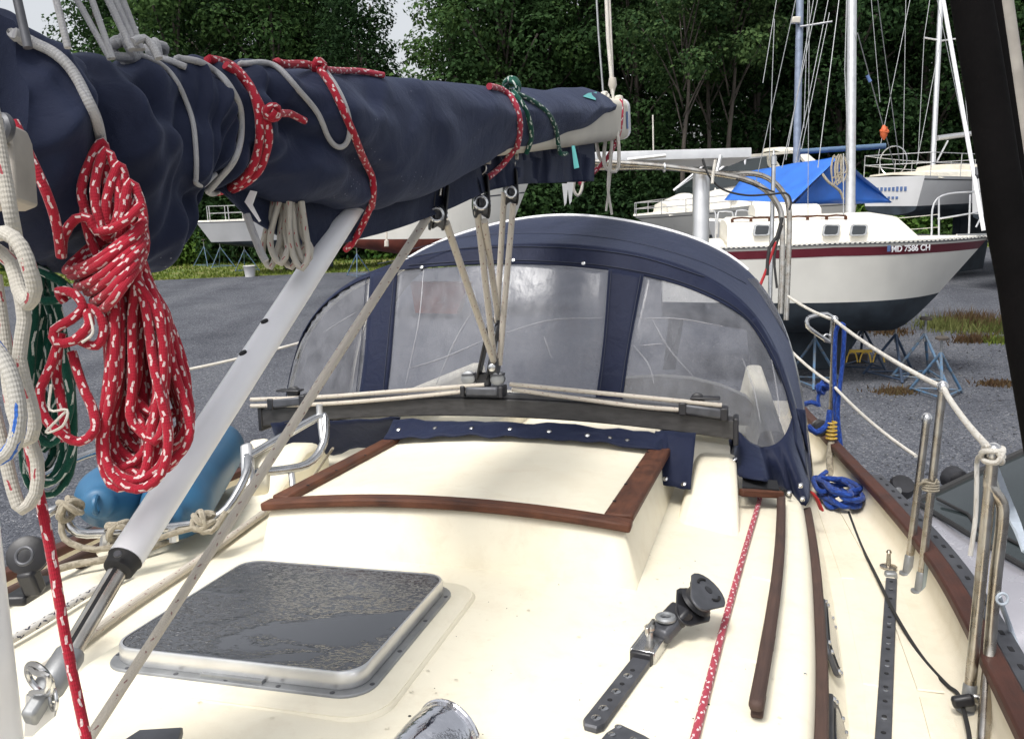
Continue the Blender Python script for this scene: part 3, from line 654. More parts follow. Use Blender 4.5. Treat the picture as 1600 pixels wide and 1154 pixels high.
# ---- companionway turtle with teak trim
def tz(x): return .105 + .030 * (1 - ((x + .69) / .46) ** 2)
g = G(); PP = []
xs = np.linspace(-1.135, -.235, 25)
edge = lambda y: (-1.140 + (y - 1.80) * .012, -.238 + (y - 1.80) * .03)
for y, dz in ((1.815, -9), (1.812, -.02), (1.825, -.004), (1.86, 0), (2.1, 0), (2.3, 0), (2.52, .0), (2.56, .018), (2.66, .022)):
    x0, x1 = edge(y); row = []
    for k in range(25):
        x = x0 + (x1 - x0) * k / 24; z = tz(x) + dz if dz > -5 else zc(x) - .002
        row.append(W(x, y - (.03 if dz < -5 else 0), z))
    a = toB(row[0]); b = toB(row[-1]); row = [W(a[0] - .03, a[1], zc(a[0]) - .002)] + row + [W(b[0] + .03, b[1], zc(b[0]) - .002)]
    PP.append(row)
grid(g, PP, flip=True); part('companionway_hood', g, 'gel', boat, sharp=.8)
g = G(); P = [W(x, 1.822, tz(x) + .006) for x in np.linspace(-1.155, -.222, 26)]; sweep(g, P, .048, .022, U_); trim = part('teak_trim', g, 'teak', boat, 'curved front strip of the teak hatch trim', bevel=.006)
for s, xa, xb in ((-1, -1.125, -1.108), (1, -.256, -.222)):
    g = G(); P = [W(xa + (xb - xa) * t, 1.8475 + .70 * t, tz(xa + (xb - xa) * t) + .010) for t in np.linspace(0, 1, 8)]; sweep(g, P, .068 if s > 0 else .05, .022, U_); tt = part('teak_trim', g, 'teak', boat, bevel=.006)
    for t in (.12, .35, .62, .9): x = xa + (xb - xa) * t + (.02 if s < 0 else -.02); g = G(); disc(g, W(x - s * .006, 1.86 + .68 * t, tz(x) + .0205), U_, .0045, .0012, 9); part('plug', g, 'hole', tt)
# ---- traveller beam on its cream pedestals
def trz(x): return .165 + .055 * (1 - ((x + .81) / .82) ** 2)
g = G(); P = [W(x, 2.63, trz(x) + .004) for x in np.linspace(-1.64, .005, 34)]; sweep(g, [p + U_ * .004 for p in P], .07, .060, U_); beam = part('traveller_beam', g, 'trav', boat, bevel=.004)
g = G(); sweep(g, [p + U_ * .042 - A_ * .006 for p in P[1:-1]], .03, .016, U_); part('track', g, 'dgrey', beam, bevel=.002)
for q in (P[0], P[-1]): g = G(); bar(g, q - L_ * .008, q + L_ * .008, .08, .085, U_); part('end_cap', g, 'black', beam, bevel=.004)
for sx, xo in ((1, -.055), (-1, mir(-.055))):
    g = G(); x0, x1 = xo - .055, xo + .06
    prism(g, [W(x0, 2.46, zc(x0) + .03), W(x1, 2.42, zc(x1) - .0), W(x1, 2.72, zc(x1) - .02), W(x0, 2.72, zc(x0) - .02)], U_ * .001)
    V = []
    for z, y0, fl_ in ((-.03, 2.20, .014), (.085, 2.47, .004), (.118, 2.56, 0)):
        for x, y in ((x0 - fl_ * 4, y0), (x1 + fl_, y0), (x1 + fl_, 2.72), (x0 - fl_ * 4, 2.72)): V.append(W(x, y, z + zc(xo)))
    Fc = []
    for a in range(2):
        for k in range(4): k2 = (k + 1) % 4; Fc.append((a * 4 + k, a * 4 + k2, a * 4 + 4 + k2, a * 4 + 4 + k))
    Fc.append((8, 9, 10, 11)); g = G(); g.add(V, Fc); part('traveller_pedestal', g, 'gel', boat, sharp=1.2, bevel=.02)
# end fittings (control blocks) and the car
def control(x0, x1, s):
    g = G(); zt = lambda x: trz(x) + .052
    p0, p1 = W(x0, 2.60, zt(x0) + .004), W(x1, 2.60, zt(x1) + .004); bar(g, p0, p1, .05, .034, U_); c = part('traveller_control', g, 'dgrey', beam, bevel=.008)
    for q in (p0, p1): g = G(); bar(g, q - L_ * .012, q + L_ * .012, .055, .04, U_); part('end_piece', g, 'black', c, bevel=.004)
    for dz in (.030,):
        g = G(); lathe(g, lerp(p0, p1, .35) + U_ * dz - A_ * .012, A_, [(0, .018), (.003, .022), (.012, .016), (.021, .022), (.024, .018)], 16); part('sheave', g, 'black', c)
    g = G(); q = lerp(p0, p1, .5); bar(g, q + U_ * .040 - L_ * .04, q + U_ * .040 + L_ * .05, .042, .007, U_); part('cheek', g, 'black', c, bevel=.003)
control(-.155, -.03, 1); control(-1.46, -1.585, -1)
car = thing('mainsheet_car', 'black traveller car at the middle of the dark beam', 'traveller car', W(-.80, 2.62, trz(-.8) + .05))
g = G(); bar(g, W(-.86, 2.60, trz(-.8) + .064), W(-.745, 2.60, trz(-.8) + .064), .055, .034, U_); part('carriage', g, 'dgrey', car, bevel=.009)
for x in (-.868, -.737): g = G(); bar(g, W(x - .008, 2.60, trz(-.8) + .064), W(x + .008, 2.60, trz(-.8) + .064), .06, .038, U_); part('end_piece', g, 'black', car, bevel=.004)
CP = W(-.802, 2.60, trz(-.8) + .09)
for dx in (-.05, .05):
    g = G(); lathe(g, CP + L_ * dx + U_ * .016 - A_ * .016, A_, [(0, .018), (.004, .024), (.014, .018), (.026, .024), (.03, .018)], 16); part('sheave', g, 'galv', car)
    g = G(); bar(g, CP + L_ * (dx - .02) + U_ * .028, CP + L_ * (dx + .02) + U_ * .03, .036, .006, U_); part('cheek', g, 'dgrey', car)
g = G(); torus(g, CP + U_ * .012, A_, .017, .006); part('shackle', g, 'steel', car)

# ---- halyard block on its deck track, and neighbours at the picture's foot
def deck(px, py, h=0.0):
    p = onz(px, py, h); x = toB(p)[0]; return onz(px, py, zc(x) + h)
trk = thing('deck_track_block', 'black swivel block on a short drilled deck track beside the red line', 'deck block', deck(970, 1085))
a, b = deck(927, 1138), deck(1042, 985); d = N(b - a); sx = N(np.cross(d, U_))
g = G(); ol = [a + sx * .019, a + d * .40 + sx * .016, a + d * .40 - sx * .016, a - sx * .019] ; ol = [a - d * .012 + sx * .010, a + sx * .0175, a + d * .33 + sx * .0165, a + d * .33 - sx * .0165, a - sx * .0175, a - d * .012 - sx * .010]
prism(g, [p + U_ * .001 for p in ol[::-1]], U_ * .011, .003); part('track', g, 'dgrey', trk)
for k, t in enumerate((.012, .045, .105, .165)):
    g = G(); disc(g, a + d * t + U_ * .0122, U_, .0085, .0015, 12); part('bolt', g, 'steel', trk)
    g = G(); bar(g, a + d * (t - .004) + U_ * .0142, a + d * (t + .004) + U_ * .0142, .0016, .001, U_); part('bolt_slot', g, 'hole', trk)
for t in (.075, .135, .19):
    g = G(); disc(g, a + d * t + U_ * .0122, U_, .0045, .0008, 10); part('pin_hole', g, 'hole', trk)
q0, q1 = deck(1003, 1026, .010), deck(1027, 992, .012)
g = G()
for s in (-1, 1): bar(g, q0 + sx * s * .021, q1 + sx * s * .021, .006, .026, U_)
bar(g, q0 + U_ * .011, q1 + U_ * .011, .040, .004, U_); part('slider', g, 'steel', trk, bevel=.003)
g = G(); bar(g, q0 - d * .010, q0 + d * .004, .042, .024, U_); part('stopper', g, 'black', trk, bevel=.003)
qm = lerp(q0, q1, .5)
g = G(); lathe(g, qm + U_ * .010, U_, [(0, .007), (.02, .006), (.022, .010), (.03, .010), (.034, .004)], 12); bar(g, qm - d * .02 + U_ * .036, qm + d * .025 + U_ * .038, .007, .016, U_); part('plunger_pin', g, 'dsteel', trk, bevel=.003)
w0, w1 = deck(1027, 995, .022), deck(1056, 962, .045)
g = G(); bar(g, w0, w1, .046, .030, U_); part('swivel_base', g, 'dgrey', trk, bevel=.009)
g = G(); torus(g, lerp(w0, w1, .45) + U_ * .020, U_, .015, .006); part('swivel_ring', g, 'galv', trk)
w2 = deck(1068, 950, .060)
g = G(); bar(g, lerp(w0, w1, .75), w2, .052, .026, U_); part('swivel_strap', g, 'black', trk, bevel=.007)
bc = deck(1094, 934, .072); up_ = N(U_ * .75 + sx * .62); di = N(d - up_ * (d @ up_)); wd = np.cross(up_, di)
for s in (-1, 1):
    g = G(); c = bc + up_ * s * .021; P = []
    for k in range(20):
        an = 2 * math.pi * k / 20; rr = .043; p = c + rr * (di * math.cos(an) + wd * math.sin(an)); P.append(p)
    P = [p - di * (.040 if (p - c) @ di < -.012 else 0) + (wd * -.4 * ((p - c) @ wd) if (p - c) @ di < -.012 else 0) for p in P]
    prism(g, P, up_ * .005 * s); ck = part('cheek', g, 'dgrey' if s > 0 else 'black', trk, bevel=.0015)
    if s > 0:
        g = G(); disc(g, c + up_ * .005, up_, .009, .002, 12); part('rivet', g, 'black', ck)
        for a0 in (40, 220):
            g = G(); P = [c + up_ * .0058 + .026 * (di * math.cos(math.radians(a0 + q_)) + wd * math.sin(math.radians(a0 + q_))) for q_ in range(0, 75, 12)]; tube(g, P, .003, 6); part('cheek_slot', g, 'hole', ck)
g = G(); lathe(g, bc - up_ * .017, up_, [(0, .031), (.004, .036), (.010, .030), (.024, .030), (.030, .036), (.034, .031)], 22); part('sheave', g, 'black', trk)
g = G(); a2, b2 = deck(935, 1172), deck(1012, 1215); prism(g, [deck(948, 1152) , deck(968, 1140), deck(1008, 1158), deck(1100, 1215), deck(1020, 1260), deck(925, 1180)], U_ * .012, .003)
pl = thing('deck_plate', 'dark riveted deck plate cut off by the bottom edge of the picture', 'deck plate', deck(960, 1160)); part('plate', g, 'dgrey', pl)
for p_ in ((966, 1146), (956, 1158), (990, 1166)): g = G(); disc(g, deck(*p_) + U_ * .0122, U_, .006, .0015, 10); part('rivet', g, 'steel', pl)
# chrome clamshell vent
cv = thing('clamshell_vent', 'chrome clamshell vent with water beads at the bottom edge', 'deck vent', W(-.43, 1.02, 0))
g = G(); PP = []; ax = N(W(-.43, 1.14, 0) - W(-.52, .86, 0)); pr = N(np.cross(ax, U_)); mouth = W(-.418, 1.118, -.006)
for i in range(11):
    t = i / 10; r_ = .056 * (math.sin((1 - t) * math.pi / 2) ** .55) if t < 1 else .001; PP.append([mouth - ax * .17 * t + r_ * (pr * math.cos(math.pi * k / 16) + U_ * 1.0 * math.sin(math.pi * k / 16)) for k in range(17)])
grid(g, PP); part('shell', g, 'chrome', cv, solid=.004)
g = G(); tube(g, [mouth + .057 * (pr * math.cos(math.pi * k / 16) + U_ * math.sin(math.pi * k / 16)) for k in range(17)], .004, 8); part('rim', g, 'chrome', cv)
g = G(); prism(g, [mouth - ax * .003 + .05 * (pr * math.cos(math.pi * k / 10) + U_ * math.sin(math.pi * k / 10)) - ax * .04 for k in range(11)], -ax * .002); part('screen', g, 'dgrey', cv)

# red control line along the cabin top
g = rope([deck(1078, 1185, .007), deck(1085, 1154, .007), deck(1108, 1065, .007), deck(1137, 955, .007), deck(1165, 855, .007), deck(1184, 790, .008), deck(1193, 750, .010), deck(1199, 715, .010)], .0072)
solo('control_line', g, 'redpin', 'thin red flecked line running straight aft along the cream cabin top', 'rope')

# ---- side deck gear, port
def sdeck(px, py, h=0.0): return onz(px, py, DZ + h)
g = G(); a, b = sdeck(1378, 1190, .007), sdeck(1393, 905, .007); bar(g, a, b, .032, .012, U_); tg = part('genoa_track', g, 'dgrey', boat, bevel=.003)
g = G(); n_ = 15
for k in range(n_):
    p = lerp(a, b, (k + .5) / n_) + U_ * .0065; disc(g, p, U_, .0055, .001, 9)
part('pin_hole', g, 'hole', tg, kind='stuff')
for k in range(8):
    g = G(); disc(g, lerp(a, b, (k + .25) / 8) + U_ * .0062, U_, .006, .0015, 9); part('bolt', g, 'steel', tg)
g = G(); p = b + (b - a) / np.linalg.norm(b - a) * .02; bar(g, p, p + A_ * .03, .036, .026, U_); part('track_stop', g, 'galv', tg, bevel=.006)
g = G(); p = sdeck(1388, 888, .004); lathe(g, p, U_, [(0, .02), (.006, .026), (.009, .026), (.012, .008), (.05, .006), (.055, .009), (.062, .005)], 18)
solo('deck_pin', g, 'dsteel', 'small stainless disc with a stubby pin just aft of the side deck track', 'deck fitting')
# dark cable lying across the side deck
g = rope([sdeck(1326, 800, .006), sdeck(1345, 850, .005), sdeck(1372, 905, .012), sdeck(1402, 965, .016), sdeck(1440, 1025, .006), sdeck(1478, 1068, .006), sdeck(1498, 1086, .012), sdeck(1513, 1140, .03), sdeck(1516, 1180, .03)], .0048)
solo('deck_cable', g, 'rubber', 'thin dark brown cable curving across the cream side deck', 'cable')
# stanchions
def post(p, h, r, mat_='dsteel', dirv=None):
    d_ = U_ if dirv is None else N(dirv); return tube(G(), [p, p + d_ * h * .5, p + d_ * h], r, 14)
def stanchion(px, py, top, label, r=.0135, group='stanchions along the port rail'):
    p = sdeck(px, py)
    pb_ = toB(p); t = ony(top[0], top[1], pb_[1]); st = thing('stanchion', label, 'stanchion', p, group)
    tube_ = tube(G(), [p, lerp(p, t, .5), t], r, 14); part('post', tube_, 'dsteel', st)
    g = G(); lathe(g, p, t - p, [(0, .025), (.005, .025), (.007, .016), (.06, .0145), (.065, r)], 16); part('socket', g, 'galv', st)
    g = G(); lathe(g, t - N(t - p) * .01, t - p, [(0, r * 1.15), (.012, r * 1.2), (.022, r * 1.0), (.028, r * .4)], 14); torus(g, t + U_ * .004, N(t - CAM), r * 1.1, .004); part('cap', g, 'steel', st)
    return st, p, t
stA, pA, tA = stanchion(1512, 1110, (1552, 706), 'nearest stainless stanchion by the car with a white line knotted round its head', .0122)
stB, pB, tB = stanchion(1437, 925, (1473, 606), 'tall stainless stanchion in mid deck with a grey hose bent round its foot', .0115)
stC, pC, tC = stanchion(1418, 897, (1448, 655), 'stained stainless post without a line, leaning beside the taller stanchion', .0115)
stD, pD, tD = stanchion(1296, 712, (1304, 500), 'farthest stainless stanchion wrapped with thick blue rope', .0125)
# hoop tube next to the nearest stanchion, with clamp
yb = toB(pA)[1]
hoop = [sdeck(1535, 1170), ony(1545, 1030, yb + .01), ony(1556, 900, yb + .01), ony(1566, 815, yb), ony(1565, 785, yb), ony(1553, 768, yb), ony(1546, 758, yb), ony(1548, 735, yb + .005)]
ht = solo('gate_brace', rope(hoop, .0125, n=14), 'dsteel', 'bent stainless brace tube curving into the nearest stanchion below its head', 'brace tube')
cl = thing('tube_clamp', 'black jaw clamp joining the two nearest tubes low down', 'clamp', ony(1515, 1098, yb))
g = G(); bar(g, ony(1487, 1097, yb - .03), ony(1522, 1092, yb - .03), .02, .026, U_); part('jaw', g, 'black', cl, bevel=.007)
g = G(); bar(g, ony(1518, 1090, yb - .025), ony(1560, 1098, yb - .025), .012, .022, U_); disc(g, ony(1538, 1094, yb - .035), -A_, .013, .012); part('clasp', g, 'steel', cl, bevel=.004)
# grey hose u-bend and lashings by the mid stanchion
yb2 = toB(pB)[1]
solo('hose_bend', rope([ony(1451, 870, yb2 - .015), ony(1444, 925, yb2 - .015), ony(1433, 948, yb2 - .02), ony(1431, 965, yb2 - .02), ony(1440, 974, yb2 - .02), ony(1452, 970, yb2 - .02), ony(1449, 952, yb2 - .02), ony(1448, 920, yb2 - .015)], .009), 'hose', 'grey hose looped in a tight bend at the foot of the mid stanchions', 'hose')
g = G()
for k in range(4): c = ony(1454, 752 + k * 4, yb2); torus(g, c, U_, .021, .0035, 18, 7)
tube(g, densify([ony(1436, 757, yb2), ony(1446, 752, yb2 - .02), ony(1460, 756, yb2 - .02), ony(1464, 748, yb2 - .02)], .01), .0035, 7)
solo('lashing', g, 'hemp', 'tan twine lashing the two mid stanchions together', 'lashing')
# lifelines
def sag(p, q, s, n=10): return [lerp(p, q, k / n) - np.array([0, 0, s * 4 * (k / n) * (1 - k / n)]) for k in range(n + 1)]
E1 = at(1232, 463, 4.7)
g = G(); tube(g, densify(sag(E1, tD, .012) + sag(tD, tB, .015)[1:] + sag(tB, tA, .01)[1:], .02), .0078, 9); solo('lifeline', g, 'lifel', 'upper white lifeline running from stanchion head to stanchion head on the port side', 'lifeline')
mD = lerp(pD, tD, .5)
g = G(); tube(g, densify(sag(at(1236, 548, 4.6), onx(1300, 600, toB(mD)[0]) , .01) + sag(onx(1300, 600, toB(mD)[0]), at(1431, 712, 3.25), .02)[1:], .02), .0075, 9); solo('lifeline', g, 'lifel', 'lower white lifeline sagging to a free end short of the mid stanchions', 'lifeline')
g = G(); knot(g, tA - U_ * .005, .022, .006, 5); tube(g, densify([tA - U_ * .01, at(1528, 715, 2.18), at(1526, 760, 2.16), at(1524, 810, 2.15), at(1516, 868, 2.14)], .015), .006, 9); solo('tied_line', g, 'lifel', 'thin white line hanging loose from the knot on the nearest stanchion', 'rope')
g = G(); sweep(g, densify([tA - U_ * .02, at(1580, 800, 1.95), at(1606, 865, 1.85)], .03), [.012 + .014 * k / 12 for k in range(60)][:len(densify([tA - U_ * .02, at(1580, 800, 1.95), at(1606, 865, 1.85)], .03))], .006, N(at(1500, 800, 1.9) - at(1600, 800, 1.9)) * 0 + fwd); solo('tape_strap', g, 'hazepl', 'pale translucent blue strap slanting down from the nearest stanchion head', 'strap')
g = G(); tube(g, densify([ony(1560, 930, yb), at(1580, 985, 1.95), at(1602, 1045, 1.9)], .02), .006, 8); torus(g, ony(1566, 935, yb), N(fwd), .012, .003); solo('trailing_strap', g, 'hazepl', 'thin frayed white strap trailing from the bent brace tube past the wheel', 'strap')
# blue rope on the far stanchion and its coil on deck
yD = toB(pD)[1] - .03
P = [ony(1312, 757, yD), ony(1307, 700, yD), ony(1304, 600, yD), ony(1305, 530, yD), ony(1309, 510, yD), ony(1315, 506, yD), ony(1319, 515, yD), ony(1316, 570, yD), ony(1309, 640, yD - .02), ony(1314, 700, yD - .03), ony(1318, 752, yD - .03)]
g = rope(P, .0105, n=12)
base = sdeck(1306, 785); rd = random.Random(5); P = []
for k in range(52):
    an = k * .70 + rd.uniform(-.25, .25); rr = rd.uniform(.05, .125) + .02 * math.sin(k * 1.9); P.append(base + L_ * (.012 + rr * .72 * math.cos(an)) - A_ * rr * 1.45 * math.sin(an) + U_ * (.012 + .0012 * k + .02 * rd.random()))
tube(g, densify(P, .015), .0102, 10)
tube(g, densify([ony(1284, 752, yD), ony(1282, 725, yD), ony(1290, 707, yD), ony(1306, 702, yD), ony(1308, 720, yD), ony(1300, 748, yD), ony(1290, 760, yD), ony(1280, 770, yD - .03)], .015), .0100, 10)
tube(g, densify([ony(1318, 752, yD - .03), ony(1322, 770, yD - .1), ony(1335, 778, yD - .15), ony(1342, 788, yD - .2), ony(1330, 797, yD - .2), ony(1305, 795, yD - .2)], .015), .0102, 10)
solo('blue_rope_coil', g, 'blue', 'thick royal blue rope looped over the far stanchion and heaped on deck', 'rope coil')
for k, (px, py, q) in enumerate(((1253, 752, (1259, 772)), (1268, 768, (1284, 797)))):
    g = G(); p0, p1 = sdeck(px, py, .17), sdeck(q[0], q[1], .10); sweep(g, [p0, lerp(p0, p1, .5) + U_ * .01, p1], .028, .008, U_); solo('red_strap', g, 'redl', ('small red webbing tab under the corner of the dodger canvas', 'larger red webbing loop hanging beside the heap of blue rope')[k], 'strap', bevel=.003)
# blocks and shackles hung aft of the dodger edge by the far stanchion
cb = thing('spring_line_block', 'blue and black block with yellow twine hanging below the far stanchion', 'block', at(1290, 690, 3.9))
g = G(); lathe(g, at(1278, 668, 3.9), -fwd, [(0, .03), (.012, .04), (.02, .026), (.032, .04), (.044, .03)], 16); part('sheave', g, 'black', cb)
g = G(); tube(g, densify([at(1262, 665, 3.85), at(1275, 675, 3.85), at(1292, 664, 3.85), at(1297, 640, 3.85)], .02), .014, 8); part('strap', g, 'blue', cb)
g = G()
for k in range(5): torus(g, at(1299, 660 + k * 6, 3.85), U_, .022, .005, 14, 6)
part('twine', g, 'yellow', cb)
g = G(); tube(g, densify([at(1299, 690, 3.85), at(1296, 720, 3.8), at(1300, 750, 3.75)], .02), .015, 8); part('tail', g, 'hemp', cb)
g = G(); knot(g, at(1285, 605, 4.2), .03, .010, 9); tube(g, densify([at(1278, 632, 4.2), at(1268, 628, 4.2), at(1255, 632, 4.25)], .02), .012, 8); tube(g, densify([at(1285, 605, 4.2), at(1278, 620, 4.2), at(1280, 635, 4.2)], .02), .009, 8)
solo('blue_lanyard', g, 'blue', 'small light blue lanyard knotted on the lower lifeline by the dodger', 'rope')
g = G(); tube(g, densify([at(1263, 496, 4.6), at(1282, 491, 4.6), at(1300, 495, 4.6), at(1298, 530, 4.6), at(1293, 532, 4.6), at(1262, 510, 4.6), at(1263, 496, 4.6)], .03), .012, 8)
torus(g, at(1292, 528, 4.6), fwd, .02, .006); solo('stern_gate_bracket', g, 'steel', 'bent stainless bracket on the lifeline just aft of the dodger', 'bracket')
# black fitting outboard of rail
bk = thing('rail_winch_block', 'black footblock with silver screw standing outside the port teak rail', 'block', at(1405, 775, 3.3))
g = G(); lathe(g, at(1404, 768, 3.35), N(U_ - fwd), [(0, .045), (.02, .05), (.03, .038), (.045, .05), (.06, .042)], 16); part('drum', g, 'black', bk)
g = G(); bar(g, at(1388, 775, 3.4), at(1420, 800, 3.2), .05, .03, U_); part('base', g, 'black', bk, bevel=.01)
g = G(); disc(g, at(1403, 766, 3.27), -fwd, .014, .01); part('screw', g, 'steel', bk)

# ------------------------------------------------------------------ mast, boom, sail cover, vang
g = G(); mc = W(-.835, .605, 0)
ol = [(.085 * math.cos(a) if abs(math.cos(a)) < .99 else .085 * math.cos(a), .095 * math.sin(a)) for a in np.linspace(0, 2 * math.pi, 28, endpoint=False)]
ol = rrect(.165, .19, .03, 6)
prism(g, [mc + L_ * x + A_ * y + U_ * -.08 for x, y in ol], U_ * 9.0)
mast = part('mast', g, 'white', boat, 'pale painted mast at the left edge')
g = G(); p = W(-.768, .62, .06)
prism(g, [W(-.7515, y, z) for y, z in ((.57, -.04), (.67, -.04), (.67, .05), (.645, .10), (.57, .10))], L_ * .006, .002); part('mast_plate', g, 'white', mast)
g = G(); 
for y, z in ((.61, .07), (.65, .03), (.61, -.01)): disc(g, W(-.7455, y, z), L_, .006, .003, 10)
part('rivet', g, 'dgrey', mast, kind='stuff')
B0, B1 = at(-30, 238, .90), at(962, 187, 3.9)
def bd(px): f = (px + 30) / 992.0; return 1 / ((1 - f) / .90 + f / 3.9)
bt = N(B1 - B0); bs = N(np.cross(bt, U_)); bu = np.cross(bs, bt)
boom = thing('boom', 'cream boom ending above the dodger with lines wound round its end', 'boom', at(960, 215, 3.9))
g = G(); ol = [(x * 1.2, y * 1.17) for x, y in rrect(.115, .155, .035, 5)]
grid(g, [[B0 + bs * x * k + bu * y * k2 + (B1 - B0) * f for f, k, k2 in ((0, .5, .42), (.3, .55, .5), (.42, .85, .9), (.7, 1, .97), (.985, 1, 1))] for x, y in ol], closed_u=True); part('spar', g, 'sail', boom, sharp=.9)
g = G(); prism(g, [lerp(B0, B1, .985) + bs * x * 1.02 + bu * y * 1.02 for x, y in ol], (B1 - B0) * .016, .004); ec = part('end_casting', g, 'white', boom)
g = G()
for dx in (-.02, .035): lathe(g, lerp(B0, B1, .975) + bu * .075 + bs * dx, bu, [(0, .02), (.014, .022), (.026, .018), (.03, .008)], 12)
part('end_sheave', g, 'sail', boom)
g = G(); e1, e2 = lerp(B0, B1, .968), lerp(B0, B1, .978); prism(g, [e1 + bs * .0715 - bu * .045, e2 + bs * .0715 - bu * .045, e2 + bs * .0715 + bu * .03, e1 + bs * .0715 + bu * .03], bs * .002); part('blue_sticker', g, 'bluelet', boom)
# sail cover: closed loft round the folded sail
ST = [((-70, 10), (-60, 300), .64, .09), ((15, 62), (40, 372), .70, .10), ((80, 84), (72, 425), .77, .085), ((150, 91), (125, 447), .85, .08), ((215, 94), (190, 440), .92, .075),
      ((262, 96), (238, 410), .99, .07), ((292, 98), (268, 352), 1.04, .062), ((322, 99), (293, 298), 1.09, .065), ((352, 101), (330, 283), 1.13, .075), ((400, 104), (368, 300), 1.21, .085),
      ((470, 109), (455, 322), 1.33, .10), ((540, 114), (535, 331), 1.47, .10), ((600, 121), (578, 326), 1.61, .10), ((680, 128), (642, 303), 1.82, .10), ((762, 137), (738, 250), 2.17, .09),
      ((840, 145), (800, 224), 2.5, .09), ((900, 147), (872, 196), 2.9, .088), ((938, 143), (926, 166), 3.2, .08)]
def splinecols(tab, per): 
    a = [np.array(r_, float) for r_ in tab]; out = []
    n = len(a)
    for i in range(n - 1):
        p0 = a[i - 1] if i else 2 * a[0] - a[1]; p3 = a[i + 2] if i + 2 < n else 2 * a[-1] - a[-2]
        for j in range(per):
            t = j / per; out.append(.5 * ((2 * a[i]) + (a[i + 1] - p0) * t + (2 * p0 - 5 * a[i] + 4 * a[i + 1] - p3) * t * t + (3 * a[i] - p0 - 3 * a[i + 1] + p3) * t ** 3))
    out.append(a[-1]); return out
rows = splinecols([(t[0], t[1], b[0], b[1], (bd((t[0] + b[0]) / 2) if t[0] > 60 else .93 - .0004 * (60 - t[0])), w_ * 1.12) for t, b, d, w_ in ST], 20)
FOLDS = [(1.5, .8, 2.6, -.2, -.03, .45), (2.6, .95, 4.6, .25, -.028, .5), (2.9, .5, 4.8, -.15, .018, .5), (3.4, .3, 5.2, -.45, -.026, .45), (4.4, .7, 6.6, .1, -.020, .4), (2.0, -.1, 3.6, -.8, -.03, .5), (4.6, -.3, 6.5, -.75, -.022, .35), (6.8, .8, 8.0, -.2, -.018, .4), (7.2, -.1, 8.8, -.75, -.02, .4),
         (8.3, .7, 10.0, -.3, -.022, .5), (8.8, .2, 10.9, -.7, -.024, .45), (9.2, .75, 10.6, .2, .012, .4), (10.2, -.2, 11.4, -.85, -.02, .4), (11.4, .8, 12.0, -.4, -.014, .4), (12.0, .7, 12.8, -.6, -.012, .35), (12.8, .8, 13.6, -.6, -.012, .35), (13.4, .5, 14.1, -.7, -.012, .3), (14.0, .7, 14.5, -.6, -.01, .25), (15.0, .5, 15.7, -.6, -.008, .3)]
NR = 132; PP = []; tot = len(rows)
for i, r_ in enumerate(rows):
    top, bot = at(r_[0], r_[1], r_[4]), at(r_[2], r_[3], r_[4]); c = (top + bot) / 2; v = (top - bot) / 2
    lat = N(np.cross(N(B1 - B0), v)); lat = lat if lat @ RT > 0 or True else lat
    s = i / 20.0; row = []
    for k in range(NR):
        an = 2 * math.pi * k / NR; ca, sa = math.cos(an), math.sin(an); e = .82
        x = math.copysign(abs(ca) ** e, ca); y = math.copysign(abs(sa) ** (e + .1), sa)
        p = c + v * y + lat * x * r_[5]; nrm = N(v / (v @ v) * y + lat * x / r_[5])
        # folds: diagonal pleats, soft dents, gathers near the ties
        q = Vector((s * .9 + y * .55, y * 1.1 - s * .28, x * .6 + 3.1)); f1 = noise.noise(q * 1.5)
        f2 = noise.noise(Vector((s * 2.6 + y * 1.9, y * .8 - s * .5, x * .8)))
        rid = 1 - abs(noise.noise(Vector((s * 1.15 - y * 1.25, y * .45 + s * .35, x * .5 + 8.2)))) * 2
        g1 = sum(math.exp(-((s - s0 - .35 * y) / .13) ** 2) for s0 in (5.9, 7.6, 8.3, 10.5, 14.4)) 
        amp = .022 if s < 7 else (.018 if s < 11 else .010)
        d_ = amp * 1.15 * f1 + amp * .22 * f2 + amp * .75 * (max(rid, 0) ** 3 - .3) - .007 * g1 * (1 if s < 12 else .6)
        for (s0, y0, s1, y1, dp, wd_) in FOLDS:
            t_ = max(0, min(1, ((s - s0) * (s1 - s0) + (y - y0) * 4 * (y1 - y0) * 4) / ((s1 - s0) ** 2 + 16 * (y1 - y0) ** 2))); dd_ = math.hypot(s - s0 - (s1 - s0) * t_, 4 * (y - y0 - (y1 - y0) * t_)); d_ += dp * math.exp(-(dd_ / wd_) ** 2) * (.25 + .75 * math.sin(math.pi * min(1, max(0, .12 + t_ * .76))))
        if s < 6.2 and y < -.2: d_ += .012 * math.sin(an * 3 + s * 1.1) * (-y - .2)
        if abs(ca) < .18: d_ *= .7
        row.append(p + nrm * d_)
    PP.append(row)
QQ = np.array(PP)
for _ in range(5):
    q_ = (np.roll(QQ, 1, 1) + np.roll(QQ, -1, 1)) * .25 + QQ * .5; q_[1:-1] = q_[1:-1] * .5 + (q_[:-2] + q_[2:]) * .25; QQ = q_
PP = [[QQ[i, k] for k in range(NR)] for i in range(tot)]
gc = G(); grid(gc, [[PP[i][k] for i in range(tot)] for k in range(NR)], closed_u=True)
gc.add(PP[0], [tuple(range(NR))[::-1]]); gc.add(PP[-1], [tuple(range(NR))])
TC = bvh(gc)
cover = thing('sail_cover', 'navy blue canvas sail cover wrapped round the boom', 'sail cover', at(480, 330, 1.4))
part('canvas', gc, 'navy', cover, sharp=None)
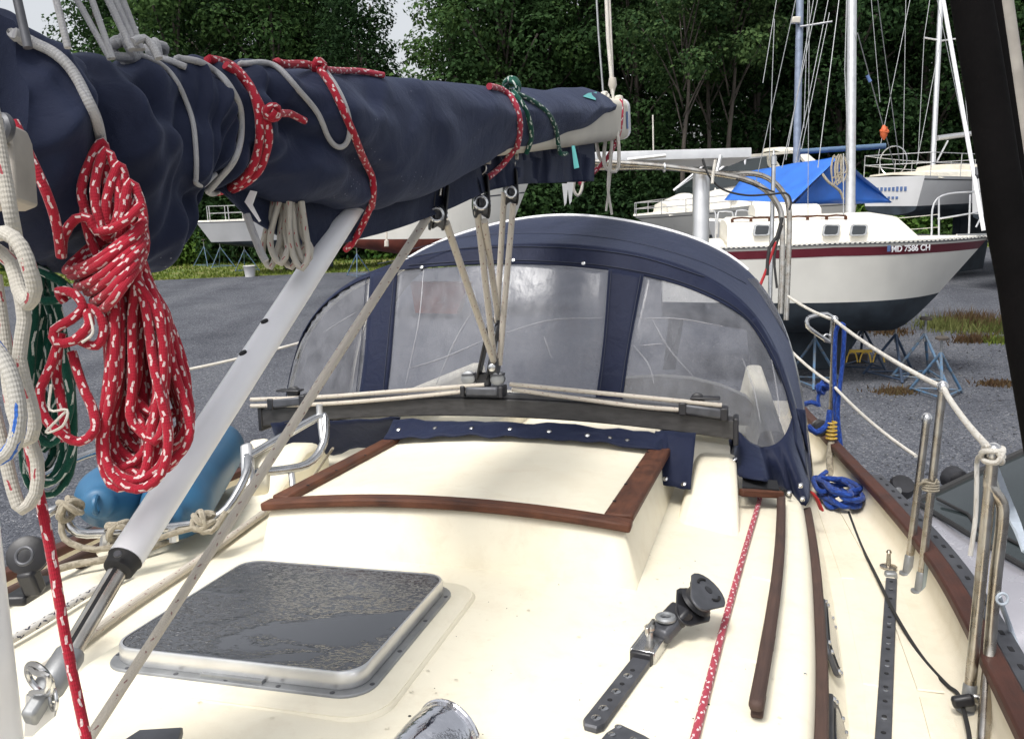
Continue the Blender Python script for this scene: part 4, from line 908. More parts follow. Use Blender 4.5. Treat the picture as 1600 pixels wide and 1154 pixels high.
# lower flap of the cover hanging below the boom
def hang(tops, bots, dep, nm, par, back=.05, m_='navy', n=40, wav=.012):
    T = densify([np.array([*t, d]) for t, d in zip(tops, dep)], 12); B = densify([np.array([*b, d]) for b, d in zip(bots, dep)], 12)
    P = []
    for i in range(n + 1):
        a = T[int(i / n * (len(T) - 1))]; b = B[int(i / n * (len(B) - 1))]; col = []
        for j in range(15):
            t = j / 14; px, py, d = lerp(a, b, t); p = at(px, py, d); col.append(p + fwd * (back * .3 * t) + bs * (wav * noise.noise(Vector((i * .16, j * .12, 2.2))) ))
        P.append(col)
    g = G(); grid(g, P); return part(nm, g, m_, par, sharp=None, solid=.004)
hang([(330, 285), (385, 290), (460, 300), (540, 310), (610, 300), (680, 270), (745, 235)], [(345, 302), (405, 348), (478, 392), (538, 378), (610, 358), (690, 330), (752, 300)], [bd(q) for q in (318, 390, 468, 540, 610, 685, 748)], 'lower_flap', cover)
hang([(735, 240), (800, 228), (860, 226), (930, 220)], [(752, 300), (805, 287), (868, 284), (926, 282)], [bd(q) for q in (742, 803, 865, 920)], 'end_flap', cover)
g = G(); prism(g, [onsurf(TC, [(p[0], p[1]), (p[0] + 1, p[1])], .003)[0] for p in ((918, 147), (932, 145), (930, 158), (910, 152))], -fwd * .002); part('corner_patch', g, 'teal', cover)
g = G(); prism(g, [at(*p, 2.75) for p in ((893, 228), (898, 228), (905, 262), (897, 264))], -fwd * .002); part('tape_end', g, 'teal', cover)
g = G(); prism(g, [at(*p, 1.30) for p in ((392, 298), (402, 300), (395, 320), (408, 345), (405, 347), (383, 316))], -fwd * .003); part('white_tab', g, 'white', cover)
for px, py, q in ((878, 292, 2.8), (886, 290, 2.85)):
    g = G(); prism(g, [at(px, py - 5, q), at(px + 10, py - 5, q), at(px + 7, py + 25, q), at(px + 4, py + 30, q)], -fwd * .003)
    part('white_tab', g, 'white', cover)
# ties round the cover
def tie(pts, r, m_, label, off=None, extra=None, name='sail_tie', cat='rope', group='ties round the sail cover'):
    P = onsurf(TC, pts, off if off is not None else r * 1.05)
    if pts[0][1] < 130: P = [P[0] + fwd * .07 - U_ * .05, P[0] + fwd * .025 - U_ * .008] + P      # over the top
    if pts[-1][1] > 255 and not extra: P = P + [P[-1] + fwd * .03 + U_ * .004, P[-1] + fwd * .08 + U_ * .03]      # and away underneath
    g = tube(G(), densify(P, .006), r, 10)
    if extra: extra(g)
    return solo(name, g, m_, label, cat, group)
tie([(28, 55), (52, 72), (90, 88), (122, 128), (142, 180), (152, 238)], .0056, 'grope', 'thick grey cord over the front of the sail cover above the red coil')
tie([(200, 78), (228, 92), (262, 112), (285, 150), (302, 205), (306, 285)], .0034, 'grope', 'grey cord down the sail cover from the knots on its top')
tie([(278, 97), (312, 101), (345, 122), (370, 160), (377, 195), (366, 240), (345, 278), (325, 299)], .0048, 'grope', 'grey cord round the sail cover just ahead of the first red lashing')
def ex1(g):
    tube(g, onsurf(TC, [(352, 106), (385, 135), (408, 168), (420, 205), (412, 245), (388, 280), (352, 299)], .005), .0066, 10)
    knot(g, onsurf(TC, [(424, 178), (426, 179)], .012)[0], .010, .0055, 2); tube(g, densify(onsurf(TC, [(424, 180), (440, 172), (444, 166), (455, 180), (470, 187)], .012, 8), .01), .0058, 9)
tie([(328, 100), (358, 103), (384, 128), (402, 165), (407, 205), (398, 245), (372, 282), (330, 300)], .0066, 'red', 'doubled red flecked rope knotted round the thick part of the sail cover', extra=ex1)
tie([(377, 105), (425, 104), (462, 140), (495, 178), (512, 218), (525, 234), (540, 226), (545, 200), (538, 168), (518, 130), (505, 112)], .0046, 'grope', 'grey cord hanging in a slack loop on the middle of the sail cover')
def ex2(g): tube(g, densify([onsurf(TC, [(577, 318), (577, 322)], .006)[0], at(568, 348, 1.66), at(552, 378, 1.67), at(540, 390, 1.69)], .01), .0066, 10); knot(g, onsurf(TC, [(497, 112), (498, 113)], .008)[0], .010, .0058, 12)
tie([(430, 104), (455, 101), (480, 100), (500, 116), (528, 165), (558, 228), (577, 275), (578, 318)], .0068, 'red', 'red flecked rope crossing the middle of the sail cover and running down behind the vang', extra=ex2)
tie([(500, 114), (530, 116), (560, 116), (597, 122)], .0058, 'redpin', 'faded pinkish red rope lying along the top of the sail cover')
def ex3(g): tube(g, densify([onsurf(TC, [(801, 232), (801, 234)], .006)[0], at(785, 258, 2.40), at(763, 277, 2.33)], .02), .0085, 9)
tie([(762, 140), (785, 143), (802, 165), (809, 195), (804, 228)], .0085, 'redpin', 'pinkish red cord round the narrow aft end of the sail cover', extra=ex3)
def ex4(g):
    c = onsurf(TC, [(797, 143), (799, 144)], .014)[0]; knot(g, c, .022, .008, 4)
    tube(g, onsurf(TC, [(800, 148), (830, 160), (856, 180), (868, 205), (872, 225)], .007), .0075, 9); tube(g, densify([onsurf(TC, [(872, 224), (872, 225)], .007)[0], at(876, 240, 2.75), at(885, 240, 2.8)], .02), .0075, 9)
tie([(800, 148), (816, 168), (826, 195), (828, 215), (822, 240)], .0075, 'green', 'green flecked cord knotted on top of the sail cover near its aft end', extra=ex4)
g = rope([at(922, 165, 3.63), at(915, 190, 3.61), at(895, 225, 3.55), at(860, 258, 3.44), at(828, 283, 3.32)], .009); solo('boom_line', g, 'redpin', 'red and white line slanting across the boom just ahead of its end', 'rope')
g = rope([at(970, 157, 3.73), at(971, 180, 3.70), at(966, 212, 3.69), at(950, 245, 3.67), at(925, 272, 3.63), at(905, 287, 3.61)], .010); solo('boom_line', g, 'redpin', 'red and white line hanging from the very end of the boom', 'rope')
g = rope([at(935, 158, 3.67), at(943, 175, 3.65), at(946, 210, 3.63), at(944, 255, 3.63), at(956, 268, 3.63), at(966, 262, 3.63), at(966, 220, 3.63), at(958, 160, 3.67)], .008)
tube(g, densify([at(948, 160, 3.67), at(955, 180, 3.65), at(955, 230, 3.63), at(950, 290, 3.63), at(956, 335, 3.67)], .03), .006, 8); tube(g, densify([at(957, 220, 3.66), at(953, 280, 3.66), at(947, 330, 3.67)], .03), .005, 8)
tube(g, densify([at(932, 222, 3.67), at(936, 245, 3.67), at(945, 258, 3.67)], .03), .008, 8); knot(g, at(943, 152, 3.73), .02, .009, 21)
solo('outhaul_lines', g, 'lifel', 'off white lines looped over and under the boom end', 'rope')
g = rope([at(898, 282, 3.61), at(896, 296, 3.61), at(903, 306, 3.61), at(909, 296, 3.61), at(910, 284, 3.61)], .007); solo('hanging_loop', g, 'lifel', 'small white rope loop below the aft corner of the sail cover', 'rope')
g = tube(G(), [ext(at(945, -60, 3.79), at(950, 60, 3.79), 6), at(945, -60, 3.79), at(950, 60, 3.79), at(956, 128, 3.79)], .009, 9); tube(g, [ext(at(950, -40, 3.80), at(957, 125, 3.80), 4), at(950, -40, 3.80), at(957, 125, 3.80)], .007, 9); lathe(g, at(957, 122, 3.79), -U_, [(0, .016), (.03, .02), (.05, .012), (.07, .008)], 12); tube(g, [at(957, 135, 3.79), at(958, 156, 3.79)], .006, 8)
solo('topping_lift', g, 'lifel', 'pale doubled topping lift rope rising from the boom end', 'rope')
g = tube(G(), [ext(at(929, -60, 3.81), at(935, 50, 3.81), 6), at(929, -60, 3.81), at(935, 50, 3.81), at(943, 152, 3.81)], .0045, 7); solo('lift_wire', g, 'galv', 'thin grey wire beside the topping lift at the boom end', 'wire')
# lines at the top left, up to the mast
g = G()
for (x0, y0), (x1, y1), d0, r_ in (((98, -40), (172, 92), .95, .0036), ((130, -40), (176, 92), .95, .0036)):
    tube(g, [ext(at(x0, y0, d0), at(x1, y1, d0)), at(x1, y1, d0)], r_, 9)
solo('lazy_jack', g, 'grope', 'pair of grey lines meeting on the sail cover near the top left corner', 'rope', 'lines rising from the sail cover')
g = tube(G(), [ext(at(78, -40, .85), at(106, 75, .85)), at(106, 75, .85)], .0036, 9); solo('lazy_jack', g, 'grope', 'single pale line just left of the grey pair at the top left', 'rope', 'lines rising from the sail cover')
g = tube(G(), [ext(at(18, -40, .78), at(44, 75, .78)), at(44, 75, .78)], .0042, 9); solo('lazy_jack', g, 'dgrey', 'dark line nearest the top left corner', 'rope', 'lines rising from the sail cover')
g = G()
for x0, x1, d0 in ((150, 206, .98), (162, 214, 1.0), (176, 222, 1.02)): tube(g, [ext(at(x0, -40, d0), at(x1, 78, d0)), at(x1, 78, d0)], .0042, 9)
knot(g, onsurf(TC, [(204, 92), (206, 93)], .012)[0], .016, .006, 31); knot(g, onsurf(TC, [(252, 96), (254, 97)], .012)[0], .014, .0055, 32)
tube(g, densify([at(206, 66, .98), at(225, 60, 1.0), at(240, 75, 1.0), at(248, 92, 1.0)], .01), .005, 9); tube(g, densify(onsurf(TC, [(182, 92), (206, 86), (225, 90), (250, 96), (290, 110)], .006), .01), .0046, 9)
solo('lazy_jack', g, 'grope', 'three grey lines gathered into knots on the top of the sail cover', 'rope', 'lines rising from the sail cover')
# gooseneck at the left edge
gn = thing('gooseneck', 'pale metal gooseneck fitting at the left edge in front of the sail cover', 'gooseneck', at(12, 300, .62))
g = G(); prism(g, [at(*p, .61) for p in ((-40, 186), (8, 188), (17, 210), (22, 250), (26, 312), (6, 320), (-40, 320))], fwd * .03, .003); part('fitting', g, 'pale', gn, bevel=.003)
g = G(); torus(g, at(3, 201, .605), N(fwd + RT * .4), .008, .004); part('eye', g, 'dgrey', gn)
# rigid vang
V0, V1 = at(196, 872, .985), at(556, 314, 1.68); vd = N(V1 - V0)
vang = thing('boom_vang', 'white tubular boom vang with steel inner tube slanting from mast foot to boom', 'boom vang', at(70, 1075, .88))
g = tube(G(), [V0, lerp(V0, V1, .5), V1], [.0205, .0222, .0235], 24); outer = part('outer_tube', g, 'white', vang)
g = G(); lathe(g, V0 - vd * .014, vd, [(-.006, .0135), (-.003, .0175), (.010, .019), (.013, .0207)], 24); part('collar', g, 'rubber', vang)
VE = at(84, 1062, .88); g = tube(G(), [VE, V0], .0112, 20); inner = part('inner_tube', g, 'dsteel', vang)
nv = N(-fwd - vd * (-fwd @ vd)); sv = np.cross(vd, nv)
g = G(); bar(g, VE + nv * .0112, V0 + nv * .0112, .004, .002, nv); part('groove', g, 'hole', inner)
for px, py in ((470, 427), (413, 520), (380, 569)):
    t = [k for k in np.linspace(0, 1, 400)]; best = min(t, key=lambda k: abs(proj(lerp(V0, V1, k))[1] - py)); c = lerp(V0, V1, best)
    kx = max(-.7, min(.7, (px - proj(c)[0]) / 22.0)); dr_ = nv * math.sqrt(1 - kx * kx) + sv * (kx if (sv @ RT) > 0 else -kx); c = c + (.0216 + .002 * best) * dr_; g = G(); lathe(g, c - dr_ * .003, dr_, [(0, .0062), (.0042, .0062), (.0046, .005)], 12); part('adjust_hole', g, 'hole', vang)
g = G(); c = lerp(V0, V1, .685) + nv * .024; torus(g, at(438, 482, (c - CAM) @ fwd), N(fwd + vd * .6), .012, .0018); disc(g, at(440, 472, (c - CAM) @ fwd), nv, .007, .004); part('ring_pin', g, 'steel', vang)
g = G(); c = at(184, 866, .955); disc(g, c, nv, .0045, .003); part('rivet', g, 'dgrey', vang)
g = G(); lathe(g, VE + vd * .035, -vd, [(0, .0135), (.005, .0160), (.045, .0160), (.052, .012)], 20); fit = part('end_fitting', g, 'galv', vang)
g = G(); bar(g, VE - vd * .01, VE - vd * .045, .015, .024, nv); part('jaw', g, 'galv', vang, bevel=.004)
g = G(); torus(g, at(62, 1060, .85), N(fwd + RT * .5 + UP * .4), .018, .0032, 20, 8); tube(g, densify([at(45, 1038, .85), at(55, 1050, .84), at(75, 1055, .835), at(72, 1078, .84), at(48, 1082, .85)], .005), .003, 8); torus(g, at(83, 1090, .85), N(fwd + RT), .012, .002)
part('shackle', g, 'steel', vang)
g = G(); prism(g, [at(*p, .865) for p in ((40, 1085), (88, 1102), (84, 1120), (60, 1140), (50, 1150), (38, 1150))], fwd * .006, .002); part('tang', g, 'alu', vang)
g = G(); prism(g, [W(x, y, .02) for x, y in ((-.88, .86), (-.78, .84), (-.745, .90), (-.80, 1.0), (-.86, .98))], U_ * .012, .003); part('perforated_plate', g, 'dgrey', vang)

# red coil hanging from the boom
rd = random.Random(11); D = .93
def P2(x, y, dz=0.0): return at(x, y, D + dz)
path = [P2(22, 190, -.10), P2(45, 240, -.10), P2(72, 300, -.09), P2(88, 350, -.07), P2(95, 400, -.04)]
g = G(); tube(g, densify(path, .008), 0.0050, 10)
loops = [(205, 168, 158, 186, 762, 236, 258, -.030), (198, 178, 163, 214, 764, 262, 240, -.035), (215, 186, 172, 225, 742, 250, 262, -.012), (212, 172, 170, 246, 728, 296, 272, -.006), (222, 196, 190, 240, 712, 290, 268, .006),
         (196, 176, 176, 206, 716, 234, 228, .012), (226, 208, 205, 242, 690, 258, 252, -.025), (205, 190, 196, 262, 700, 298, 280, .014), (190, 170, 166, 200, 738, 228, 218, .000), (218, 200, 200, 250, 735, 286, 262, .02), (225, 206, 210, 228, 672, 246, 242, -.018)]
loops += [(x0 + rd.uniform(-6, 6), x1 + rd.uniform(-5, 7), x2 + rd.uniform(-4, 8), x3 + rd.uniform(-12, 12), y3 - rd.uniform(10, 50), x4 + rd.uniform(-10, 4), x5 + rd.uniform(-8, 6), z_ + rd.uniform(.005, .03)) for x0, x1, x2, x3, y3, x4, x5, z_ in loops]
path = []
for xt, x1, x2, xb, yb_, x4, x5, dz in loops:
    j = lambda a: rd.uniform(-a, a)
    path += [P2(xt - 12 + j(8), 405 + j(18), dz), P2((xt + x1) / 2 - 6 + j(4), 490, dz + j(.006)), P2(x1 + j(3), 590, dz), P2(x2 + j(2), (590 + yb_) / 2 + 8, dz + j(.004)), P2(x2 + (xb - x2) * .25, yb_ - 22, dz), P2(xb, yb_, dz - .003), P2(x4 - (x4 - xb) * .22, yb_ - 24, dz), P2(x4, (590 + yb_) / 2, dz + .004), P2(x5 + j(3), 570, dz + .006), P2((xt + x5) / 2 + 8, 480, dz + .004)]
tube(g, densify(path, .008), 0.0052, 10)
loops2 = [((160, 222), (128, 290), (142, 345), (178, 372), (168, 300), -.03), ((163, 236), (148, 300), (165, 370), (186, 330), (180, 262), -.035), ((186, 258), (166, 315), (172, 360), (205, 390), (198, 300), -.03), ((202, 285), (190, 350), (185, 410), (222, 360), (218, 310), -.028), ((212, 315), (200, 380), (205, 430), (226, 390), (222, 345), -.02), ((150, 228), (132, 330), (160, 410), (190, 395), (170, 280), -.015)]
for a, b, c, d_, e, dz in loops2:
    tube(g, densify([P2(*a, dz), P2(*b, dz - .006), P2(*c, dz), P2(*d_, dz + .004), P2(*e, dz + .006)], .007, True), 0.0052, 10, closed=True)
for k in range(6):      # wrapping turns at the neck, slanting
    y0 = 385 + k * 12 + rd.uniform(-5, 5); xl, xr_ = 108 + k * 9 + rd.uniform(-6, 6), 226 + rd.uniform(-8, 4)
    tube(g, densify([P2(xl, y0 + 34, .0), P2((xl + xr_) / 2 - 10, y0 + 18, -.05 - .003 * k), P2(xr_, y0 - 40, -.025), P2((xl + xr_) / 2 + 14, y0 - 30, .03)], .008, True), .0052, 10, closed=True)
tube(g, densify([P2(97, 400, -.02), P2(100, 368, -.04), P2(118, 342, -.045), P2(140, 342, -.045), P2(152, 362, -.04), P2(190, 350, -.05), P2(222, 320, -.04)], .008), 0.0052, 10)
tube(g, densify([P2(100, 470, -.03), P2(92, 455, -.04), P2(115, 458, -.045), P2(130, 480, -.045), P2(110, 500, -.05), P2(85, 515, -.05), P2(88, 535, -.05), P2(115, 532, -.05), P2(140, 505, -.05), P2(132, 480, -.04), P2(155, 490, -.04), P2(162, 520, -.04), P2(150, 540, -.04), P2(120, 530, -.03)], .007), 0.0052, 10)
tube(g, densify([P2(96, 520, -.045), P2(80, 570, -.045), P2(62, 615, -.045), P2(72, 655, -.045), P2(100, 680, -.045), P2(125, 690, -.045), P2(148, 672, -.045), P2(145, 640, -.04), P2(128, 600, -.035), P2(112, 550, -.03)], .007), 0.0052, 10)
tube(g, densify([P2(92, 540, -.03), P2(88, 580, -.03), P2(98, 640, -.03), P2(103, 690, -.03)], .007), 0.0052, 10)
solo('red_rope_coil', g, 'red', 'hanging coil of red rope with white flecks in front of the sail cover', 'rope coil', loc=P2(200, 765))
g = tube(G(), densify([P2(140, 490, -.06), P2(145, 520, -.065), P2(128, 535, -.065)], .004), .0014, 6); tube(g, densify([P2(80, 600, -.06), P2(78, 640, -.06), P2(105, 640, -.06), P2(98, 665, -.06), P2(72, 675, -.06), P2(105, 640, -.058)], .004), .0014, 6); solo('whipping_twine', g, 'lifel', 'thin loose white twine tangled in the small red loop', 'twine')
# green coil behind it
path = []
for k in range(13):
    xl, xr_ = 42 + rd.uniform(-8, 22), 92 + rd.uniform(-12, 24); yb_ = 735 + rd.uniform(-120, 40); dz = .06 + .05 * rd.random()
    path += [P2(62 + rd.uniform(-10, 14), 430 + rd.uniform(-10, 25), dz), P2(xl, 540, dz), P2(xl - 2, yb_ - 40, dz), P2((xl + xr_) / 2, yb_, dz), P2(xr_, yb_ - 50, dz), P2(xr_ - 8, 560, dz)]
g = rope(path, .0052, .009); tube(g, densify([P2(38, 400, .06), P2(60, 420, .03), P2(95, 440, .03), P2(110, 460, .04), P2(70, 470, .03), P2(45, 445, .05)], .01), .0052, 9)
solo('green_rope_coil', g, 'green', 'hanging coil of dark green flecked rope behind the red coil', 'rope coil', loc=P2(70, 770))
# white ropes at the left edge
D2 = .56
def P3(x, y, dz=0.0): return at(x, y, D2 + dz)
g = rope([P3(-30, 100), P3(-8, 190), P3(4, 260), P3(18, 340), P3(28, 395, .015), P3(30, 450, .02)], .0048)
tube(g, densify([P3(-25, 372), P3(8, 364, -.01), P3(32, 384, -.012), P3(46, 420, -.012), P3(54, 452, -.008), P3(44, 474, -.004), P3(30, 452, .004), P3(18, 410, .008), P3(-15, 385, .006)], .008), .0050, 12)
tube(g, densify([P3(30, 450, .01), P3(38, 500, .01), P3(30, 560, .01), P3(45, 620, .01), P3(54, 665, .01), P3(40, 690, .012), P3(20, 640, .015), P3(5, 520, .02), P3(-8, 430, .02)], .01), .0046, 12)
tube(g, densify([P3(-20, 600, .03), P3(5, 700, .03), P3(22, 770, .03), P3(35, 795, .03), P3(56, 770, .03), P3(58, 720, .03), P3(40, 660, .03)], .01), .0045, 12)
solo('halyard_tail', g, 'wrope', 'thick white rope with a knot hanging at the left edge', 'rope', loc=P3(20, 790))
g = rope([P3(-25, 520, -.01), P3(5, 560, -.012), P3(22, 600, -.012), P3(30, 650, -.012), P3(22, 695, -.012), P3(0, 715, -.01), P3(-30, 720, -.01)], .0050); solo('halyard_tail', g, 'brope', 'white rope with blue flecks looping in from the left edge', 'rope')
g = rope([at(-22, 340, .60), at(-5, 455, .60), at(20, 580, .60), at(47, 705, .60), at(78, 855, .605), at(105, 1010, .61), at(130, 1130, .615), at(142, 1190, .615)], .0038); solo('red_halyard', g, 'red', 'taut red and white line crossing the lower left corner', 'rope')
# reef line bundle in white with red ticks
D3 = 1.38
g = G()
for x0, x1, xb, x2, x3, yb_, dz in ((428, 416, 414, 432, 440, 418, 0), (436, 424, 428, 450, 446, 412, -.01), (446, 438, 444, 466, 462, 418, .01), (456, 460, 470, 486, 472, 412, 0), (440, 440, 450, 478, 470, 402, .015), (452, 452, 462, 482, 478, 420, -.012)):
    tube(g, densify([at(x0, 315, D3 + dz), at(x1, 360, D3 + dz), at(xb - 4, yb_ - 22, D3 + dz), at((xb + x2) / 2, yb_, D3 + dz - .008), at(x2, yb_ - 24, D3 + dz), at(x3, 365, D3 + dz + .01), at((x0 + x3) / 2 + 6, 315, D3 + dz + .01)], .01), 0.0052, 10)
solo('reef_line_bundle', g, 'wrope', 'bundle of white rope with red ticks hung under the boom beside the vang', 'rope coil')
g = rope([at(385, 335, 1.3), at(398, 370, 1.3), at(408, 395, 1.3), at(415, 408, 1.3)], .006); solo('grey_tail', g, 'grope', 'thin grey cord end beside the white bundle under the boom', 'rope')

# mainsheet blocks and falls
def block(px, py, d, tilt, sc, label):
    c = at(px, py, d); t = thing('mainsheet_block', label, 'pulley block', c, 'blocks hanging under the boom')
    ax = N(RT + fwd * .25); dn = N(-UP + RT * tilt); r_ = .035 * sc
    for s in (-1, 1):
        P = []
        for k in range(18):
            an = 2 * math.pi * k / 18; q = r_ * (dn * math.cos(an) * 1.0 + np.cross(ax, dn) * math.sin(an) * .8); q = q - dn * (.045 * sc if math.cos(an) < -.5 else 0); P.append(c + q + ax * s * .013 * sc)
        g = G(); prism(g, P, ax * s * .006 * sc); part('cheek', g, 'black', t, bevel=.002)
        g = G(); lathe(g, c + ax * s * .019 * sc, ax * s, [(0, .014 * sc), (.004, .014 * sc), (.005, .008 * sc)], 14); part('axle', g, 'steel', t)
    g = G(); fc = N(-fwd + RT * .3); torus(g, c + dn * .002 - fwd * .034 * sc, fc, .016 * sc, .004 * sc, 18, 7); part('hub_ring', g, 'steel', t)
    g = G(); lathe(g, c - ax * .012 * sc, ax, [(0, r_ * .9), (.012 * sc, r_ * .7), (.024 * sc, r_ * .9)], 18); part('sheave', g, 'dgrey', t)
    g = G(); top = c - dn * .075 * sc
    tube(g, [c - dn * .05 * sc, top], .007 * sc, 8); torus(g, top - dn * .018 * sc, N(fwd), .016 * sc, .0042 * sc, 16, 7); bar(g, top - dn * .03 * sc - ax * .02 * sc, top - dn * .05 * sc - ax * .02 * sc, .012 * sc, .02 * sc, ax); bar(g, top - dn * .03 * sc + ax * .02 * sc, top - dn * .05 * sc + ax * .02 * sc, .012 * sc, .02 * sc, ax); part('shackle', g, 'dsteel', t, bevel=.001)
    return t
block(684, 338, 2.04, -.1, 1.0, 'black pulley block farthest forward under the boom')
block(752, 320, 2.30, .05, 1.08, 'large twin black pulley block in the middle under the boom')
block(798, 303, 2.54, .05, 1.0, 'black pulley block nearest the boom end')
for (x0, y0, d0), (x1, y1, d1), lab in (((697, 348, 2.04), (774, 572, 2.62), 'mainsheet part slanting from the forward block down to the traveller'), ((746, 330, 2.29), (772, 560, 2.62), 'left one of the two middle mainsheet parts'), ((757, 345, 2.29), (779, 500, 2.64), 'right one of the two middle mainsheet parts'), ((788, 300, 2.53), (776, 505, 2.66), 'left one of the two aft mainsheet parts'), ((802, 318, 2.53), (780, 570, 2.62), 'right one of the two aft mainsheet parts')):
    solo('mainsheet_part', tube(G(), [at(x0, y0, d0), lerp(at(x0, y0, d0), at(x1, y1, d1), .5), at(x1, y1, d1)], .0098, 10), 'mrope', lab, 'rope', 'mainsheet parts between boom and traveller')
a_, b_ = at(674, 330, 2.03), at(112, 1195, .93); n_ = 40; P = [lerp(a_, b_, k / n_) for k in range(n_ + 1)]
solo('mainsheet_tail', tube(G(), P, [.0108 + (.0062 - .0108) * k / n_ for k in range(n_ + 1)], 12), 'mrope', 'long white sheet running from the forward block down across the hatch to the mast foot', 'rope')
lb = thing('lower_mainsheet_block', 'tall black fiddle block standing on the traveller car', 'pulley block', CP)
g = G(); c0, c1 = CP + U_ * .02, at(773, 500, 2.63)
for s in (-1, 1): bar(g, c0 + L_ * s * .017, c1 + L_ * s * .013, .008, .042, A_)
part('side_plate', g, 'black', lb, bevel=.003)
for q in ((773, 520), (773, 572)): g = G(); c = at(*q, 2.61); lathe(g, c - L_ * .012, L_, [(0, .026), (.012, .018), (.024, .026)], 16); part('sheave', g, 'dgrey', lb); g = G(); disc(g, c - A_ * .03, -A_, .012, .005); part('rivet', g, 'steel', lb)
g = G(); bar(g, CP - U_ * .01, CP + U_ * .035, .05, .03, A_); part('swivel', g, 'black', lb, bevel=.006)
# traveller control lines
for k, (P, lab) in enumerate((([(392, 624), (500, 620), (620, 611), (757, 601)], 'upper starboard traveller control line'), ([(392, 634), (500, 631), (620, 622), (757, 608)], 'lower starboard traveller control line'), ([(797, 600), (900, 610), (1010, 621), (1128, 633)], 'upper port traveller control line'), ([(800, 608), (900, 622), (1010, 636), (1128, 644)], 'lower port traveller control line'))):
    solo('traveller_line', rope([ony(x, y, 2.585) for x, y in P], .0072), 'mrope', lab + ' above the dark beam', 'rope', 'traveller control lines')

# ------------------------------------------------------------------ dodger
dod = thing('dodger', 'navy canvas dodger with three clear vinyl front windows', 'spray hood', W(XC, 3.0, -.05))
def hoopB(pts, Y):
    h = [toB(ony(x, y, Y)) for x, y in pts]; h[0] = np.array([XC, h[0][1], h[0][2] + .002]); return h
def sym(h):
    h = [np.array(p) for p in h]; L = [np.array([mir(p[0]), p[1], p[2]]) for p in h[:0:-1]]; return L + h
H1 = sym(hoopB([(860, 381), (905, 383), (960, 389), (1010, 398), (1060, 411), (1105, 428), (1150, 454), (1187, 490), (1215, 540), (1235, 600), (1250, 670), (1262, 748)], 2.98))
H2 = sym(hoopB([(850, 332), (900, 334), (950, 339), (1000, 348), (1050, 359), (1095, 372), (1130, 386), (1165, 404), (1195, 432), (1222, 482), (1243, 560), (1258, 650), (1268, 745)], 3.7))
BT = sym([(XC, 2.72, .135), (-.5, 2.72, .13), (-.25, 2.72, .11), (-.06, 2.73, .06), (.06, 2.75, .01), (.14, 2.78, -.03), (.2, 2.83, -.06), (.236, 2.9, -.10)])
def resamp(h, n):
    h = densify(h, .02); s = [0]
    for a, b in zip(h[:-1], h[1:]): s.append(s[-1] + np.linalg.norm(b - a))
    s = np.array(s) / s[-1]; a = np.array(h); u = np.linspace(0, 1, n); return np.stack([np.interp(u, s, a[:, k]) for k in range(3)], 1)
n_ = 121; h1, h2, bt_ = resamp(H1, n_), resamp(H2, n_), resamp(BT, n_)
def soften(h, n):
    h = h.copy()
    for _ in range(n): h[1:-1] = h[1:-1] * .5 + (h[:-2] + h[2:]) * .25
    return h
h1, h2 = soften(h1, 50), soften(h2, 70)
gl = G(); PP = []
for i in range(n_):
    col = []
    for j in range(21):
        t = j / 20; p = lerp(bt_[i], h1[i], t) + np.array([0, -.035 * math.sin(t * math.pi), 0]); col.append(W(*p))
    PP.append(col)
grid(gl, PP); TF = bvh(gl)
# roof: hoop to hoop, slightly hollow between
PP = []
for i in range(n_):
    col = []
    for j in range(13):
        t = j / 12; p = lerp(h1[i], h2[i], t); p = p + np.array([0, 0, (-.012 * math.sin(t * math.pi)) if t < 1 else 0]); col.append(W(*p))
    for q in (.05, .16, .3): p = h2[i] + np.array([(h2[i][0] - XC) * -.01 * q, q, -.10 * q]); col.append(W(*p))
    PP.append(col)
gr = G(); grid(gr, PP); TR = bvh(gr); part('roof', gr, 'navyd', dod, sharp=None, solid=.003)
g = G(); tube(g, [W(*p) + U_ * .003 for p in h2 if 600 < proj(W(*p))[0] < 1172 and p[2] > .5], .0080, 8); part('lit_top_edge', g, 'white', dod)  # white tube stands in for the lit far edge of the roof
g = G(); tube(g, [W(*p) - U_ * .022 + A_ * .012 for p in h1], .012, 8); tube(g, [W(*p) - U_ * .022 for p in h2], .012, 8); part('hoop_frame', g, 'steel', dod)
def patch(tree, left, right, nm, m_, nu, nv, off, solid=.003, label=None):
    """panel between two polylines given in the photo plane (both listed bottom to top), laid on the hood surface"""
    Lp = densify([np.array([*p, 0.0]) for p in left], 8); Rp = densify([np.array([*p, 0.0]) for p in right], 8); P = []; miss = 0
    for i in range(nu + 1):
        row = []
        for j in range(nv + 1):
            a = Lp[min(int(round(j / nv * (len(Lp) - 1))), len(Lp) - 1)]; b = Rp[min(int(round(j / nv * (len(Rp) - 1))), len(Rp) - 1)]; q = lerp(a, b, i / nu)
            h = cast(tree, q[0], q[1]); row.append(None if h is None else h[0] + h[1] * off)
        P.append(row)
    V = []; idx = {}; Fc = []
    for i in range(nu + 1):
        for j in range(nv + 1):
            if P[i][j] is not None: idx[i, j] = len(V); V.append(P[i][j])
    for i in range(nu):
        for j in range(nv):
            k = [(i, j), (i + 1, j), (i + 1, j + 1), (i, j + 1)]
            if all(x in idx for x in k): Fc.append(tuple(idx[x] for x in k))
    g = G(); g.add(V, Fc); return part(nm, g, m_, dod, label, sharp=None, solid=solid)
def hb(a, b, n=14): return [tuple(lerp(a, b, k / n)) for k in range(n + 1)]
